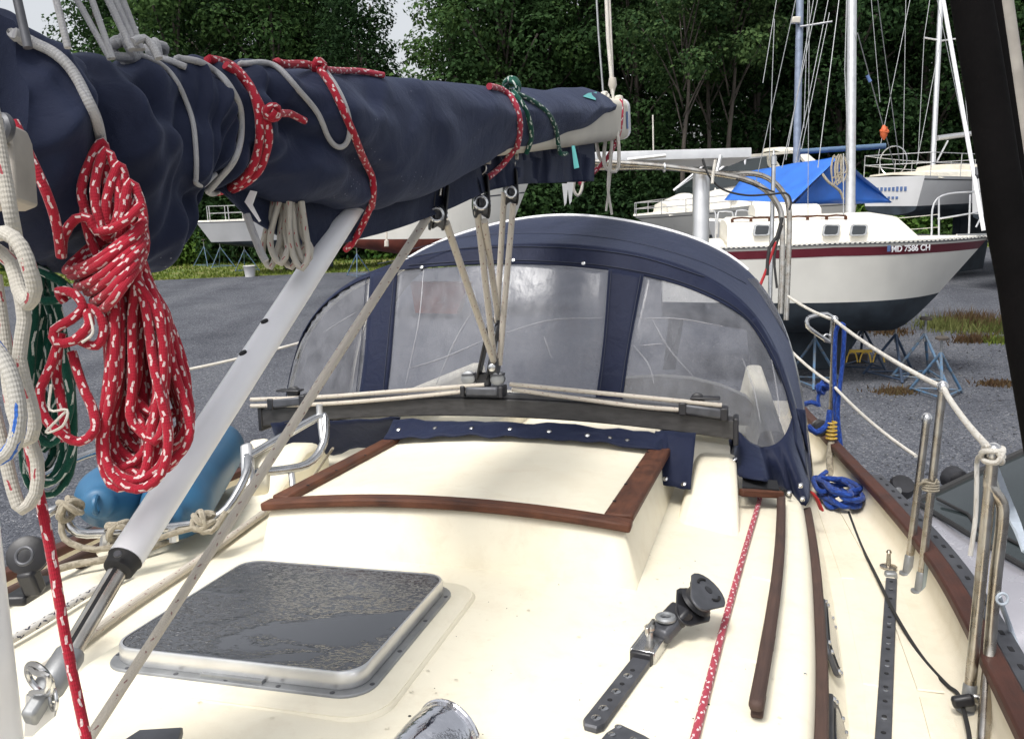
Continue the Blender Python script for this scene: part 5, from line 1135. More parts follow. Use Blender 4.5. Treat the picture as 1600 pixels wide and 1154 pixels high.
# windows (bottom edge list, top edge list) -> columns
patch(TF, [(404, 640), (500, 638), (566, 634)], [(438, 485), (500, 458), (582, 432)], 'window', 'vinyl', 22, 26, .0, .0015, 'left front window of clear vinyl, half hidden by the vang')
patch(TF, [(592, 634), (760, 628), (938, 636)], [(616, 424), (790, 411), (953, 424)], 'window', 'vinyl', 36, 26, .0, .0015, 'centre front window of clear vinyl')
patch(TF, [(962, 640), (1060, 652), (1150, 672), (1172, 692), (1197, 699), (1226, 684), (1237, 668)], [(1002, 430), (1050, 442), (1100, 460), (1140, 480), (1165, 498), (1195, 540), (1236, 640)], 'window', 'vinyl', 40, 26, .0, .0015, 'right front window of clear vinyl, curving round to the side')
# canvas borders
top_edge = [(380, 510), (430, 482), (500, 455), (590, 428), (640, 421), (720, 415), (800, 413), (880, 416), (960, 424), (1010, 433), (1060, 446), (1110, 466), (1150, 488), (1172, 507), (1200, 552), (1222, 600), (1236, 650)]
hoop_edge = [proj(W(*p))[:2] for p in h1]
hi = [p for p in hoop_edge if p[0] > 400 and p[1] < 700]
def samp(L, n):
    L = densify([np.array([*p, 0.0]) for p in L], 4); a = np.array(L); s = np.concatenate([[0], np.cumsum(np.linalg.norm(np.diff(a, axis=0), axis=1))]); s /= s[-1]; u = np.linspace(0, 1, n); return list(zip(np.interp(u, s, a[:, 0]), np.interp(u, s, a[:, 1])))
hiN = samp([(p[0], p[1] + 1.5) for p in hi], 90); teN = samp(top_edge, 90)
patch(TF, teN, hiN, 'header', 'navyd', 8, 89, .004, .003)
patch(TF, [(558, 640), (570, 560), (580, 428)], [(602, 640), (612, 560), (622, 422)], 'window_strip', 'navyd', 6, 26, .0045, .003)
patch(TF, [(928, 645), (942, 540), (951, 421)], [(970, 645), (985, 540), (1006, 430)], 'window_strip', 'navyd', 6, 26, .0045, .003)
e_out = [(1236, 650), (1244, 700), (1256, 742)]; e_in = [(1236, 655), (1225, 683), (1197, 698), (1172, 690), (1150, 671), (1138, 668)]
inn = samp([(1138, 676), (1152, 672), (1172, 690), (1197, 698), (1222, 685), (1236, 655), (1232, 625)], 40); outp = samp([(1142, 700), (1148, 745), (1180, 752), (1215, 758), (1240, 770), (1262, 775), (1256, 640)], 40)
# lower canvas corner on the port side, as its own sheet that drops onto the deck edge
PP = []
for a, b in zip(samp([(1136, 674), (1152, 672), (1172, 690), (1197, 698), (1222, 685), (1238, 652), (1250, 600)], 40), samp([(1140, 688), (1150, 738), (1172, 748), (1198, 752), (1228, 766), (1264, 784), (1258, 640)], 40)):
    row = []
    ha = cast(TF, *a); pa = ha[0] if ha else (PP[-1][0] if PP else ony(*a, 2.75))
    Yb = 2.62 if b[0] < 1200 else 2.68
    xx, yy = b; tz_ = -.0 if xx < 1180 else (-.045 if xx < 1240 else -.085); pb_ = onz(xx, yy, .03 if xx < 1200 else tz_) if yy > 700 else (cast(TF, *b) or (ony(*b, 3.0),))[0]
    for j in range(13):
        t = j / 12; q = lerp(pa, pb_, t); row.append(q - fwd * (.012 * noise.noise(Vector((a[0] * .03, t * 3, 1.7))) + .01 * math.sin(t * math.pi) - .004))
    PP.append(row)
g = G(); grid(g, PP); part('lower_corner', g, 'navyd', dod, sharp=None, solid=.004)
patch(TF, samp([(1172, 500), (1200, 548), (1222, 598), (1237, 655), (1240, 690)], 30), samp([(1190, 492), (1216, 540), (1237, 605), (1250, 665), (1259, 742)], 30), 'side_border', 'navyd', 6, 29, .0055, .003)
patch(TF, samp([(596, 416), (470, 450), (380, 505)], 4), samp([(600, 405), (470, 440), (390, 480)], 4), 'left_border', 'navyd', 3, 3, .006, .003)
patch(TR, samp([(1166, 436), (1188, 462), (1212, 500), (1238, 545)], 20), samp([(1180, 436), (1205, 462), (1226, 500), (1242, 540)], 20), 'side_window', 'vinyl', 6, 19, .004, .002, 'narrow pale side window of the dodger')
# pressed seams and creases
def crease(pts, r=.0022, m_='vinyl'):
    P = onsurf(TF, pts, .002); g = tube(G(), P, r, 6); part('crease', g, m_, dod)
M['creasev'] = mat('crease_highlight', (0.55, 0.55, 0.58), 0.3, var=.1); M['creasev'].node_tree.nodes['Principled BSDF'].inputs['Alpha'].default_value = .32  # pale tone paints the light reflected by wrinkles in the vinyl
for pts in ([(662, 420), (655, 500), (634, 600)], [(742, 480), (712, 530), (682, 600)], [(505, 520), (540, 498), (556, 488)], [(640, 575), (690, 560), (760, 530)], [(790, 520), (860, 500), (940, 497)], [(1000, 498), (1060, 498), (1130, 510)], [(990, 540), (1015, 570), (1022, 600)], [(1020, 500), (1045, 545), (1085, 590)], [(850, 525), (862, 560)], [(1000, 540), (1035, 537)], [(1160, 560), (1178, 610), (1188, 660)], [(1205, 560), (1215, 620), (1218, 660)]):
    P = onsurf(TF, pts, .001); part('crease', tube(G(), P, [.0012 + .0018 * math.sin(math.pi * k / (len(P) - 1)) for k in range(len(P))], 6), 'creasev', dod)
def seam(tree, pts, off): part('seam', tube(G(), onsurf(tree, pts, off), .0016, 5), 'navyseam', dod)
M['navyseam'] = mat('dark_seam_thread', (0.03, 0.036, 0.06), 0.8)
for tr_, pts, o_ in ((TF, [(574, 434), (566, 540), (556, 634)], .0085), (TF, [(618, 424), (607, 540), (598, 634)], .0085), (TF, [(955, 424), (947, 530), (934, 640)], .0085), (TF, [(1001, 432), (981, 540), (966, 640)], .0085), (TF, [(640, 416), (720, 410), (800, 408), (880, 411), (960, 419), (1060, 441), (1150, 483), (1200, 545), (1236, 640)], .0085), (TF, [(590, 412), (700, 392), (800, 387), (900, 390), (1000, 403), (1100, 434)], .0085), (TR, [(640, 390), (720, 372), (800, 366), (900, 368), (1000, 382), (1100, 412), (1165, 444)], .003)):
    seam(tr_, pts, o_)
for px, py in ((660, 419), (803, 408), (912, 413)):
    h = cast(TF, px, py); g = G(); lathe(g, h[0] + h[1] * .006, h[1], [(0, .0075), (.003, .0075), (.0045, .005), (.0045, .003), (.002, .0025)], 14); part('snap', g, 'steel', dod)
# apron in front of the beam: band with snaps, side sheets and right flap
LT = []
def lay(cols, nm, solid=.004, wv=.011):
    P = []
    for i, (a, b) in enumerate(cols):
        P.append([lerp(a, b, t) + U_ * wv * noise.noise(Vector((i * .35, t * 2.2, 4.4))) for t in np.linspace(0, 1, 9)])
    g = G(); grid(g, P); LT.append(bvh(g)); return part(nm, g, 'navyd', dod, sharp=None, solid=solid)
xs = np.linspace(-1.125, -.215, 40)
apr = lay([(W(x, 2.50 + .03 * max(0, (x + .35) * 3), tz(x) + .019), W(x, 2.592, trz(x) - .036)) for x in xs], 'apron')
for px, py in ((623, 673), (680, 671), (737, 671), (797, 672), (858, 676), (918, 682), (953, 686), (980, 690)):
    h = cast(LT[0], px, py - 1)
    if h: g = G(); lathe(g, h[0], h[1], [(-.004, .0085), (.005, .0085), (.008, .004)], 12); part('snap', g, 'steel', apr)
lay([(onz(445 + 165 * t, 722 - 30 * t, zc(-1.4) + .025 + .07 * t), W(-1.60 + .50 * t, 2.595, trz(-1.6 + .5 * t) - .02)) for t in np.linspace(0, 1, 14)], 'apron_side', wv=.02)
fl = lay([(onz(1033 + 46 * t, 757 + 8 * t, .035), W(-.225 + .11 * t, 2.60, trz(-.17) - .02)) for t in np.linspace(0, 1, 10)], 'apron_flap', wv=.004)
for px, py in ((1040, 749), (1069, 757)):
    h = cast(LT[2], px, py)
    if h: g = G(); lathe(g, h[0], h[1], [(-.004, .0085), (.005, .0085), (.008, .004)], 12); part('snap', g, 'steel', fl)
lay([(W(-.26 + .06 * t, 2.50, .11), W(-.24 + .05 * t, 2.60, .16)) for t in np.linspace(0, 1, 6)], 'apron_gusset')
for px, py, z in ((1233, 769, -.05), (1148, 717, .06), (1251, 757, -.02), (1254, 778, -.06)): g = G(); lathe(g, onz(px, py, z + .012), N(U_ - A_ * .5), [(-.008, .0075), (.003, .0075), (.005, .004)], 12); part('snap', g, 'steel', dod)
# dark slot with a teak sill under the canvas corner, where lines lead aft
g = G(); bar(g, onz(1157, 769, .005), onz(1222, 772, -.02), .022, .022, U_); part('teak_sill', g, 'teak', boat, bevel=.004)
g = G(); prism(g, [onz(1160, 762, .012), onz(1218, 766, -.005), onz(1214, 752, .0), onz(1160, 748, .015)], U_ * .004); part('line_slot', g, 'hole', boat)

# ------------------------------------------------------------------ cockpit and stern seen past the dodger
g = G(); PP = []
for y in (3.34, 5.3): PP.append([W(x, y, z) for x, z in ((mir(xe(y)), -.28), (mir(xe(y) - .03), .02), (mir(xe(y) - .12), .02), (mir(xe(y) - .16), -.16), (mir(xe(y) - .5), -.16), (mir(xe(y) - .52), -.6), (xe(y) - .52, -.6), (xe(y) - .5, -.16), (xe(y) - .16, -.16), (xe(y) - .12, .02), (xe(y) - .03, .02), (xe(y), -.28))])
grid(g, PP, flip=True); part('cockpit', g, 'gel', boat, bevel=.02)
g = G(); prism(g, [ony(x, y, 4.0) for x, y in ((968, 660), (968, 592), (1030, 588), (1080, 592), (1125, 603), (1165, 620), (1185, 640), (1190, 665))], A_ * .10, .01); part('cockpit_coaming', g, 'gel', boat)
d = 5.0
ga = thing('stern_arch', 'stainless tube arch over the stern behind the dodger', 'stern arch', at(1225, 480, 4.9))
for pts, dd, r_ in (([(905, 252), (930, 253), (1000, 257), (1060, 263), (1120, 272), (1165, 281), (1195, 296), (1214, 318), (1222, 345), (1222, 420), (1219, 490)], 4.9, .017), ([(905, 262), (960, 262), (1040, 262), (1130, 271), (1180, 272), (1207, 283), (1226, 305), (1233, 330), (1232, 400), (1228, 500)], 5.2, .017)):
    part('tube', tube(G(), densify([at(x, y, dd) for x, y in pts], .03), r_, 12), 'dsteel', ga)
part('upright', tube(G(), [at(1209, 256, 4.95), at(1206, 360, 4.95), at(1203, 470, 4.95)], .013, 12), 'steel', ga)
g = G(); lathe(g, at(1209, 258, 4.95), UP, [(0, .018), (.05, .018), (.055, .012), (.07, .006), (.095, .005)], 12); part('upright_cap', g, 'steel', ga)
part('post', tube(G(), [at(1096, 268, 5.0), at(1094, 420, 5.0)], .05, 14), 'alu', ga)
g = G()
for a, b in (((980, 250), (1040, 243)), ((1120, 268), (1126, 243))): tube(g, [at(*a, 5.0), at(*b, 5.0)], .012, 8)
part('bracket', g, 'alu', ga)
g = G(); torus(g, at(1038, 262, 4.9), RT, .022, .007); part('clamp', g, 'alu', ga)
sp_ = thing('solar_panel', 'flat solar panel with aluminium edge lying on the stern arch', 'solar panel', at(1050, 245, 5.0))
g = G(); q = [at(900, 239, 5.0), at(1174, 231, 5.0)]; ax_ = N(q[1] - q[0]); bk_ = N(np.cross(U_, ax_))
prism(g, [q[0] - UP * .055 - bk_ * 0, q[1] - UP * .055, q[1] - UP * .055 + bk_ * .5, q[0] - UP * .055 + bk_ * .5], U_ * .055, .004); part('frame', g, 'alu', sp_)
g = G(); prism(g, [q[0] + ax_ * .02 + bk_ * .02 + U_ * .001, q[1] - ax_ * .02 + bk_ * .02 + U_ * .001, q[1] - ax_ * .02 + bk_ * .48 + U_ * .001, q[0] + ax_ * .02 + bk_ * .48 + U_ * .001], U_ * .003); part('cells', g, 'glass', sp_)
solo('panel_cable', rope([at(1100, 258, 4.85), at(1098, 248, 4.85), at(1108, 275, 4.85), at(1130, 296, 4.85), at(1165, 305, 4.85), at(1200, 304, 4.85), at(1228, 302, 4.8), at(1236, 315, 4.8), at(1233, 328, 4.8)], .006), 'rubber', 'black cable drooping from the solar panel to the stern arch', 'cable')
solo('panel_cable', rope([at(1150, 280, 4.85), at(1180, 290, 4.85), at(1210, 300, 4.85)], .005), 'rubber', 'short black cable lying along the bend of the stern arch', 'cable')
solo('arch_lashing', rope([at(1118, 250, 4.82), at(1116, 262, 4.82), at(1114, 275, 4.82), at(1113, 287, 4.82)], .009), 'lifel', 'short white lashing hanging from the arch bracket', 'lashing')
g = G(); tube(g, densify([at(1188, 445, 4.6), at(1198, 420, 4.6), at(1212, 378, 4.6)], .05), .008, 8); solo('red_stern_line', g, 'redl', 'short taut red line beside the stern arch uprights', 'rope')
g = G(); tube(g, densify([at(1222, 340, 4.6), at(1214, 370, 4.6), at(1202, 388, 4.6), at(1198, 430, 4.6)], .05), .010, 8); tube(g, densify([at(1222, 352, 4.6), at(1210, 400, 4.6), at(1214, 450, 4.6)], .05), .007, 8); solo('backstay_tackle', g, 'rubber', 'dark line and tackle lashed against the stern arch uprights', 'rope')
solo('whip_antenna', tube(G(), [at(1021, 250, 5.05), at(1020, 180, 5.05)], .0045, 6), 'lifel', 'thin white whip aerial standing above the solar panel', 'aerial')

# ------------------------------------------------------------------ starboard side: fenders, folded ladder, lines
def fender(p0, p1, r_, label):
    p0, p1 = np.asarray(p0), np.asarray(p1); L = np.linalg.norm(p1 - p0); t = thing('fender', label, 'fender', (p0 + p1) / 2 - np.array([0, 0, r_]), 'blue fenders on the starboard side')
    g = G(); lathe(g, p0, p1 - p0, [(-.055, .004), (-.055, .03), (-.04, .042), (-.03, .04), (-.005, r_ * .62), (.02, r_ * .86), (.05, r_ * .97), (.09, r_), (L - .09, r_), (L - .05, r_ * .96), (L - .01, r_ * .8), (L + .02, r_ * .5), (L + .04, .03), (L + .05, .004)], 28); part('body', g, 'fender', t, sharp=1.2)
    g = G(); torus(g, p0 - N(p1 - p0) * .06, N(np.cross(p1 - p0, UP)), .02, .007); part('eye', g, 'fender', t)
fender(at(160, 782, 2.15), at(250, 725, 2.9), .084, 'short blue fender at the left with its end facing the mast')
fender(at(268, 800, 2.15), at(345, 694, 3.0), .092, 'longer blue fender behind the white vang')
ld = thing('boarding_ladder', 'folded stainless boarding ladder lying on the starboard deck round the fenders', 'ladder', at(250, 830, 2.05))
part('rail', rope([at(60, 810, 1.95), at(95, 792, 1.98), at(105, 815, 1.98), at(122, 832, 1.98), at(160, 833, 2.0), at(240, 826, 2.05), at(315, 816, 2.1), at(345, 803, 2.12), at(365, 780, 2.15), at(385, 740, 2.2), at(388, 715, 2.25)], .0115, .02), 'steel', ld)
part('rail', rope([at(384, 716, 2.3), at(440, 683, 2.4), at(498, 651, 2.5), at(508, 655, 2.5), at(508, 680, 2.48), at(500, 705, 2.45), at(478, 726, 2.4), at(440, 734, 2.36), at(398, 738, 2.3)], .0125, .02), 'steel', ld)
part('rail', rope([at(60, 745, 2.5), at(120, 716, 2.6), at(170, 697, 2.7), at(240, 662, 2.9)], .0125, .02), 'steel', ld)
part('rung', rope([at(505, 690, 2.47), at(500, 652, 2.5), at(499, 632, 2.5)], .010, .02), 'alu', ld)
g = G(); tube(g, [at(455, 734, 2.38), at(458, 762, 2.36)], .009, 8); disc(g, at(458, 764, 2.36), -UP, .02, .006); tube(g, [at(165, 834, 2.0), at(163, 858, 2.0)], .012, 8); tube(g, [at(270, 824, 2.06), at(272, 846, 2.06)], .012, 8); part('foot', g, 'alu', ld)
g = G(); bar(g, at(389, 765, 2.24), at(386, 695, 2.34), .035, .03, fwd); part('end_casting', g, 'alu', ld, bevel=.01)
g = G(); bar(g, at(402, 770, 2.30), at(408, 690, 2.40), .06, .05, fwd); part('backing_pad', g, 'gel', ld, bevel=.015)
g = G(); rd = random.Random(8)
for px, py, d in ((108, 795, 1.97), (185, 828, 2.0), (318, 814, 2.08)): knot(g, at(px, py, d), .027, .0078, rd.randint(0, 999), 8, 3)
tube(g, densify([at(98, 790, 1.97), at(96, 830, 1.96), at(110, 848, 1.96), at(150, 858, 1.97), at(200, 848, 2.0), at(240, 842, 2.02), at(300, 825, 2.06), at(330, 830, 2.06), at(352, 800, 2.1)], .02), .0075, 9)
solo('ladder_lashing', g, 'hemp', 'grey tan rope hitched round the folded ladder', 'rope')
solo('fender_line', rope([deck(45, 905, .02), deck(110, 883, .02), deck(170, 872, .02), deck(250, 850, .02), deck(300, 830, .03)], .0095), 'hemp', 'tan laid rope stretched along the starboard deck below the ladder', 'rope')
solo('jib_sheet', rope([deck(-20, 1020, .012), deck(60, 975, .012), deck(140, 926, .012), deck(200, 895, .012)], .0085), 'krope', 'white rope with dark flecks on the starboard cabin top, under the vang', 'rope')
solo('genoa_sheet', rope([deck(60, 1050, .012), deck(200, 948, .012), deck(300, 882, .012), deck(372, 830, .012), deck(420, 795, .012), deck(470, 760, .014)], .0105), 'mrope', 'off white sheet running aft beside the hatch toward the dodger', 'rope')
solo('lanyard', rope([deck(430, 790, .02), deck(480, 755, .03), at(520, 700, 2.45)], .004), 'hemp', 'thin reddish cord behind the second ladder tube', 'rope')
solo('starboard_lifeline', tube(G(), sag(at(190, 596, 3.2), at(470, 535, 3.4), .01), .0055, 8), 'lifel', 'thin lifeline on the starboard side passing behind the white vang', 'lifeline')
bl = thing('turning_block', 'black swivelling turning block at the left edge below the white ropes', 'deck block', deck(45, 925))
g = G(); c = at(36, 872, 1.42); lathe(g, c + fwd * .02, N(-fwd + UP * .3 + RT * .3), [(0, .028), (.003, .033), (.007, .033), (.010, .025), (.014, .033), (.018, .033), (.021, .028)], 20); part('cheek', g, 'black', bl)
g = G(); bar(g, at(42, 890, 1.42), at(56, 925, 1.44), .03, .028, fwd); part('arm', g, 'black', bl, bevel=.006)
g = G(); bar(g, at(20, 940, 1.42), at(78, 905, 1.56), .04, .018, UP); part('base', g, 'black', bl, bevel=.005)
g = G(); torus(g, at(38, 868, 1.39), N(-fwd + UP * .3), .014, .003); part('hub', g, 'dgrey', bl)
g = G(); bar(g, deck(62, 870, .0), deck(78, 850, .0), .03, .05, U_); solo('teak_cleat', g, 'teak', 'small orange brown teak chock beside the turning block', 'chock', bevel=.006)
# black covered spar crossing the top right corner
s0, s1 = at(1508, -60, 1.15), at(1632, 700, 1.15); s0, s1 = ext(s0, s1, 1.6), ext(s1, s0, .42)
fs = thing('covered_spar', 'black fabric covered spar with a pale edge crossing the top right corner', 'spar', s1)
part('sleeve', tube(G(), [lerp(s0, s1, k / 24) for k in range(25)], [.0275 - .0025 * abs(math.sin(k * 1.3)) for k in range(25)], 18), 'cover', fs)
e0, e1 = at(1558, -60, 1.20), at(1668, 700, 1.20); e0, e1 = ext(e0, e1, 1.6), ext(e1, e0, .42); part('pale_edge', tube(G(), [e0, lerp(e0, e1, .5), e1], .0135, 12), 'pale', fs)
m0, m1 = at(1543, -60, 1.20), at(1652, 700, 1.20); m0, m1 = ext(m0, m1, 1.6), ext(m1, m0, .42); part('inner_edge', tube(G(), [m0, m1], .012, 12), 'cover', fs)

# ------------------------------------------------------------------ yard: ground, grass verge, weeds, stones
def sheet(pts, z, nm, m_, kind='structure'):
    g = G(); g.add([(x, y, z) for x, y in pts], [tuple(range(len(pts)))]); return solo(nm, g, m_, None, None, kind=kind, loc=(0, 0, z))
sheet([(-400, -300), (400, -300), (400, 500), (-400, 500)], 0, 'gravel_yard', 'gravel')
verge = []
for x, y in ((-60, 30.5), (-20, 32.5), (-12, 33.5), (-6, 34.2), (0, 35.5), (8, 37), (16, 36), (24, 37), (60, 40), (60, 120), (-60, 120)): verge.append((x, y))
sheet(verge, .004, 'grass_verge', 'soil')
def blades(g, n, fx, h, rd, wd=.03):
    for _ in range(n):
        x, y = fx(); a = rd.uniform(0, 6.28); hh = h * rd.uniform(.4, 1.2); w_ = wd * rd.uniform(.6, 1.3); dx, dy = math.cos(a) * w_, math.sin(a) * w_; lx, ly = rd.gauss(0, .35) * hh, rd.gauss(0, .35) * hh
        o = len(g.v); g.v += [(x - dx, y - dy, 0), (x + dx, y + dy, 0), (x + lx, y + ly, hh)]; g.f.append((o, o + 1, o + 2)); g.uv.append(None)
rd = random.Random(21)
g = G(); blades(g, 26000, lambda: ((lambda x: (x, np.interp(x, [-60, -20, -12, -6, 0, 8, 16, 24, 60], [30.5, 32.5, 33.5, 34.2, 35.5, 37, 36, 37, 40]) + rd.random() ** 1.5 * 12))(rd.uniform(-30, 42))), .13, rd, .05)
solo('grass', g, 'grass', None, None, kind='stuff', sharp=None, loc=(0, 30, 0))
def clump(cx, cy, rx, ry, n, h, m_, lab, nm='weed_clump'):
    g = G(); blades(g, n, lambda: (cx + rd.gauss(0, rx), cy + rd.gauss(0, ry)), h, rd, .014)
    solo(nm, g, m_, None, None, kind='stuff', sharp=None, loc=(cx, cy, 0))
for (px, py, rx, ry, n, h, m_, lab) in ((1480, 512, .25, .35, 900, .22, 'weed', 'yellow green weed clump right under the red striped bow'), (1520, 508, .30, .35, 900, .30, 'dry', 'largest reddish weed clump beyond the red striped bow'), (1525, 533, .22, .12, 500, .16, 'dry', 'low reddish weeds in front of the largest clump'), (1558, 515, .3, .3, 800, .2, 'weed', 'yellow green weeds at the right end of the weed patch'), (1565, 535, .14, .1, 300, .16, 'grass', 'small green weed tuft near the black spar'),
        (1400, 612, .16, .10, 420, .07, 'dry', 'low reddish weeds below the light blue jack stand'), (1562, 600, .16, .10, 420, .06, 'dry', 'small reddish weed patch beside the black spar'), (1400, 480, .3, .3, 200, .1, 'weed', 'sparse weeds under the keel of the red striped sailboat'), (1390, 520, .2, .2, 300, .12, 'dry', 'reddish weeds behind the blue stands')):
    p = ong(px, py); clump(p[0], p[1], rx, ry, n, h, m_, lab)
g = G(); oct_ = [(1, 0, 0), (-1, 0, 0), (0, 1, 0), (0, -1, 0), (0, 0, .7), (0, 0, -.6)]; of = [(0, 2, 4), (2, 1, 4), (1, 3, 4), (3, 0, 4), (2, 0, 5), (1, 2, 5), (3, 1, 5), (0, 3, 5)]
for _ in range(7000):
    x, y = rd.uniform(1.2, 9), 3.5 + rd.random() ** .8 * 13; s = rd.uniform(.006, .017) * (1.6 if rd.random() < .04 else 1); a = rd.uniform(0, 6.28); c, s_ = math.cos(a) * s, math.sin(a) * s; k = rd.uniform(.6, 1.2)
    g.add([(x + vx * c - vy * s_ * k, y + vx * s_ + vy * c * k, vz * s + s * .2) for vx, vy, vz in oct_], of)
M['stone'] = leaf_mat('loose_stone', (0.06, 0.062, 0.07), (0.42, 0.42, 0.42))
solo('loose_gravel', g, 'stone', None, None, kind='stuff', sharp=None, loc=(5, 9, 0))

# ------------------------------------------------------------------ laid-up boats
def frame2(e1):
    e1 = N([e1[0], e1[1], 0]); return e1, np.array([-e1[1], e1[0], 0])
def hullparts(t, stern, e1, LOA, B, zs, zw, zb, rake, mats, stripe=None, flare=.1, tb=.72, ns=30, bq_=2.2):
    """zs = sheer heights (stern, middle, bow); zw waterline; zb canoe bottom; returns helper for points on the hull"""
    e1, e2 = frame2(e1); stern = np.array([stern[0], stern[1], 0.0])
    def hb(u): return B / 2 * (tb + (1 - tb) * math.sin(min(u / .45, 1) * math.pi / 2)) * (1 if u < .45 else max(0.004, 1 - ((u - .45) / .55) ** 2.3))
    def zsh(u): return float(np.interp(u, [0, .5, 1], zs)) - .25 * abs(zs[2] - zs[1]) * math.sin(u * math.pi)
    def P(u, side, f):
        """f 0 at the sheer, 1 at the waterline"""
        z = zsh(u) + (zw - zsh(u)) * f; return stern + e1 * (LOA * u - rake * f * u ** 3) + e2 * side * hb(u) * (1 - flare * f * (1 + 1.2 * u)) + np.array([0, 0, z])
    us = [k / ns for k in range(ns + 1)]; F_ = [0, .08, .16, .3, .5, .75, 1]
    g = G(); ring = lambda u: [P(u, 1, f) for f in F_]
    grid(g, [[P(u, 1, f) for f in F_] for u in us]); grid(g, [[P(u, -1, f) for f in F_] for u in us], flip=True)
    grid(g, [[P(0, 1, f), P(0, -1, f)] for f in F_])
    top = part('topsides', g, mats[0], t, sharp=.8)
    g = G(); rows = []
    for u in us:
        a = P(u, 1, 1); hw = (a - stern) @ e2; c = stern + e1 * ((a - stern) @ e1); zc_ = zw - (zw - zb) * (math.sin(min(1, (1 - u) * bq_ + .03) * math.pi / 2) * (.55 + .45 * min(1, u * 3)))
        rows.append([c + e1 * (-.5 * (zw - zc_) * u * (abs(math.cos(q)) < .999) * math.sin(q)) + e2 * hw * math.cos(q) + np.array([0, 0, zw - (zw - zc_) * math.sin(q) ** .8]) for q in np.linspace(0, math.pi, 13)])
    grid(g, rows); g.add(rows[0], [tuple(range(13))]); part('bottom_paint', g, mats[1], t, sharp=.9)
    g = G(); grid(g, [[P(u, 1, .0), stern + e1 * LOA * u + np.array([0, 0, zsh(u) + .05]), P(u, -1, .0)] for u in us], flip=True); part('deck', g, mats[2], t)
    if stripe:
        g = G()
        for sd in (1, -1): grid(g, [[P(u, sd, stripe[0]) + e2 * sd * .004, P(u, sd, stripe[1]) + e2 * sd * .004] for u in us], flip=sd < 0)
        part('stripe', g, stripe[2], t)
    return P, zsh, hb, e1, e2
def keel(t, stern, e1, u0, u1, zt, thick, m_, nm='keel'):
    e1, e2 = frame2(e1); s = np.array([stern[0], stern[1], 0.0]); g = G(); P = [s + e1 * u0 + np.array([0, 0, zt]), s + e1 * u1 + np.array([0, 0, zt]), s + e1 * (u1 - .35) + np.array([0, 0, .12]), s + e1 * (u0 + .1) + np.array([0, 0, .12])]
    prism(g, [p - e2 * thick / 2 for p in P], e2 * thick); part(nm, g, m_, t, bevel=.02)
def cabin(t, stern, e1, pts, m_, nm='cabin'):
    """pts: (along, half width bottom, z bottom, half width top, z top)"""
    e1, e2 = frame2(e1); s = np.array([stern[0], stern[1], 0.0]); PP = []
    for a, wb, zb, wt, zt in pts:
        c = s + e1 * a; PP.append([c + e2 * x + np.array([0, 0, z]) for x, z in ((wb, zb), (lerp(wb, wt, .5), (zb + zt) / 2), (wt, zt), (wt * .5, zt + .05), (0, zt + .06), (-wt * .5, zt + .05), (-wt, zt), (-lerp(wb, wt, .5), (zb + zt) / 2), (-wb, zb))])
    g = G(); grid(g, PP, flip=True); g.add(PP[0], [tuple(range(9))]); g.add(PP[-1], [tuple(range(9))[::-1]]); return part(nm, g, m_, t, sharp=.6, bevel=.02)
def wire(t, a, b, r, m_='galv', nm='shroud'):
    if proj(a)[1] < 5: a = ext(a, b, 1.2)
    return part(nm, tube(G(), [a, lerp(a, b, .5), b], r, 6), m_, t)
def jack_stand(c, h, m_, label, rot=0.0, lean=(0, 0)):
    t = thing('jack_stand', label, 'boat stand', (c[0], c[1], 0), 'jack stands in the yard'); apex = np.array([c[0] + lean[0], c[1] + lean[1], h * .72]); feet = []
    for k in range(3): a = rot + k * 2.094; feet.append(np.array([c[0] + .46 * h * math.cos(a), c[1] + .46 * h * math.sin(a), .02]))
    for f in feet: part('leg', tube(G(), [f, apex], .021, 7), m_, t)
    for k in range(3): part('brace', tube(G(), [lerp(feet[k], apex, .06), lerp(feet[(k + 1) % 3], apex, .06)], .015, 6), m_, t)
    part('screw', tube(G(), [apex - np.array([0, 0, .12]), apex + np.array([0, 0, h * .22])], .018, 8), 'galv', t)
    g = G(); disc(g, apex + np.array([0, 0, h * .22]), (0, 0, 1), .09, .04, 10); part('pad', g, 'bark', t)
    return t
def lettering(txt, size, origin, right, up, m_, t, nm='lettering', depth=.004):
    cu = bpy.data.curves.new('txt', 'FONT'); cu.body = txt; cu.size = size; cu.extrude = depth; cu.offset = size * .012; ob = bpy.data.objects.new('tmp', cu); COL.objects.link(ob)
    bpy.context.view_layer.update(); me = bpy.data.meshes.new_from_object(ob.evaluated_get(bpy.context.evaluated_depsgraph_get())); bpy.data.objects.remove(ob)
    right, up = N(right), N(up); nn = np.cross(right, up); g = G(); g.add([np.asarray(origin) + right * v.co.x + up * v.co.y + nn * v.co.z for v in me.vertices], [tuple(p.vertices) for p in me.polygons]); bpy.data.meshes.remove(me)
    return part(nm, g, m_, t, sharp=None)

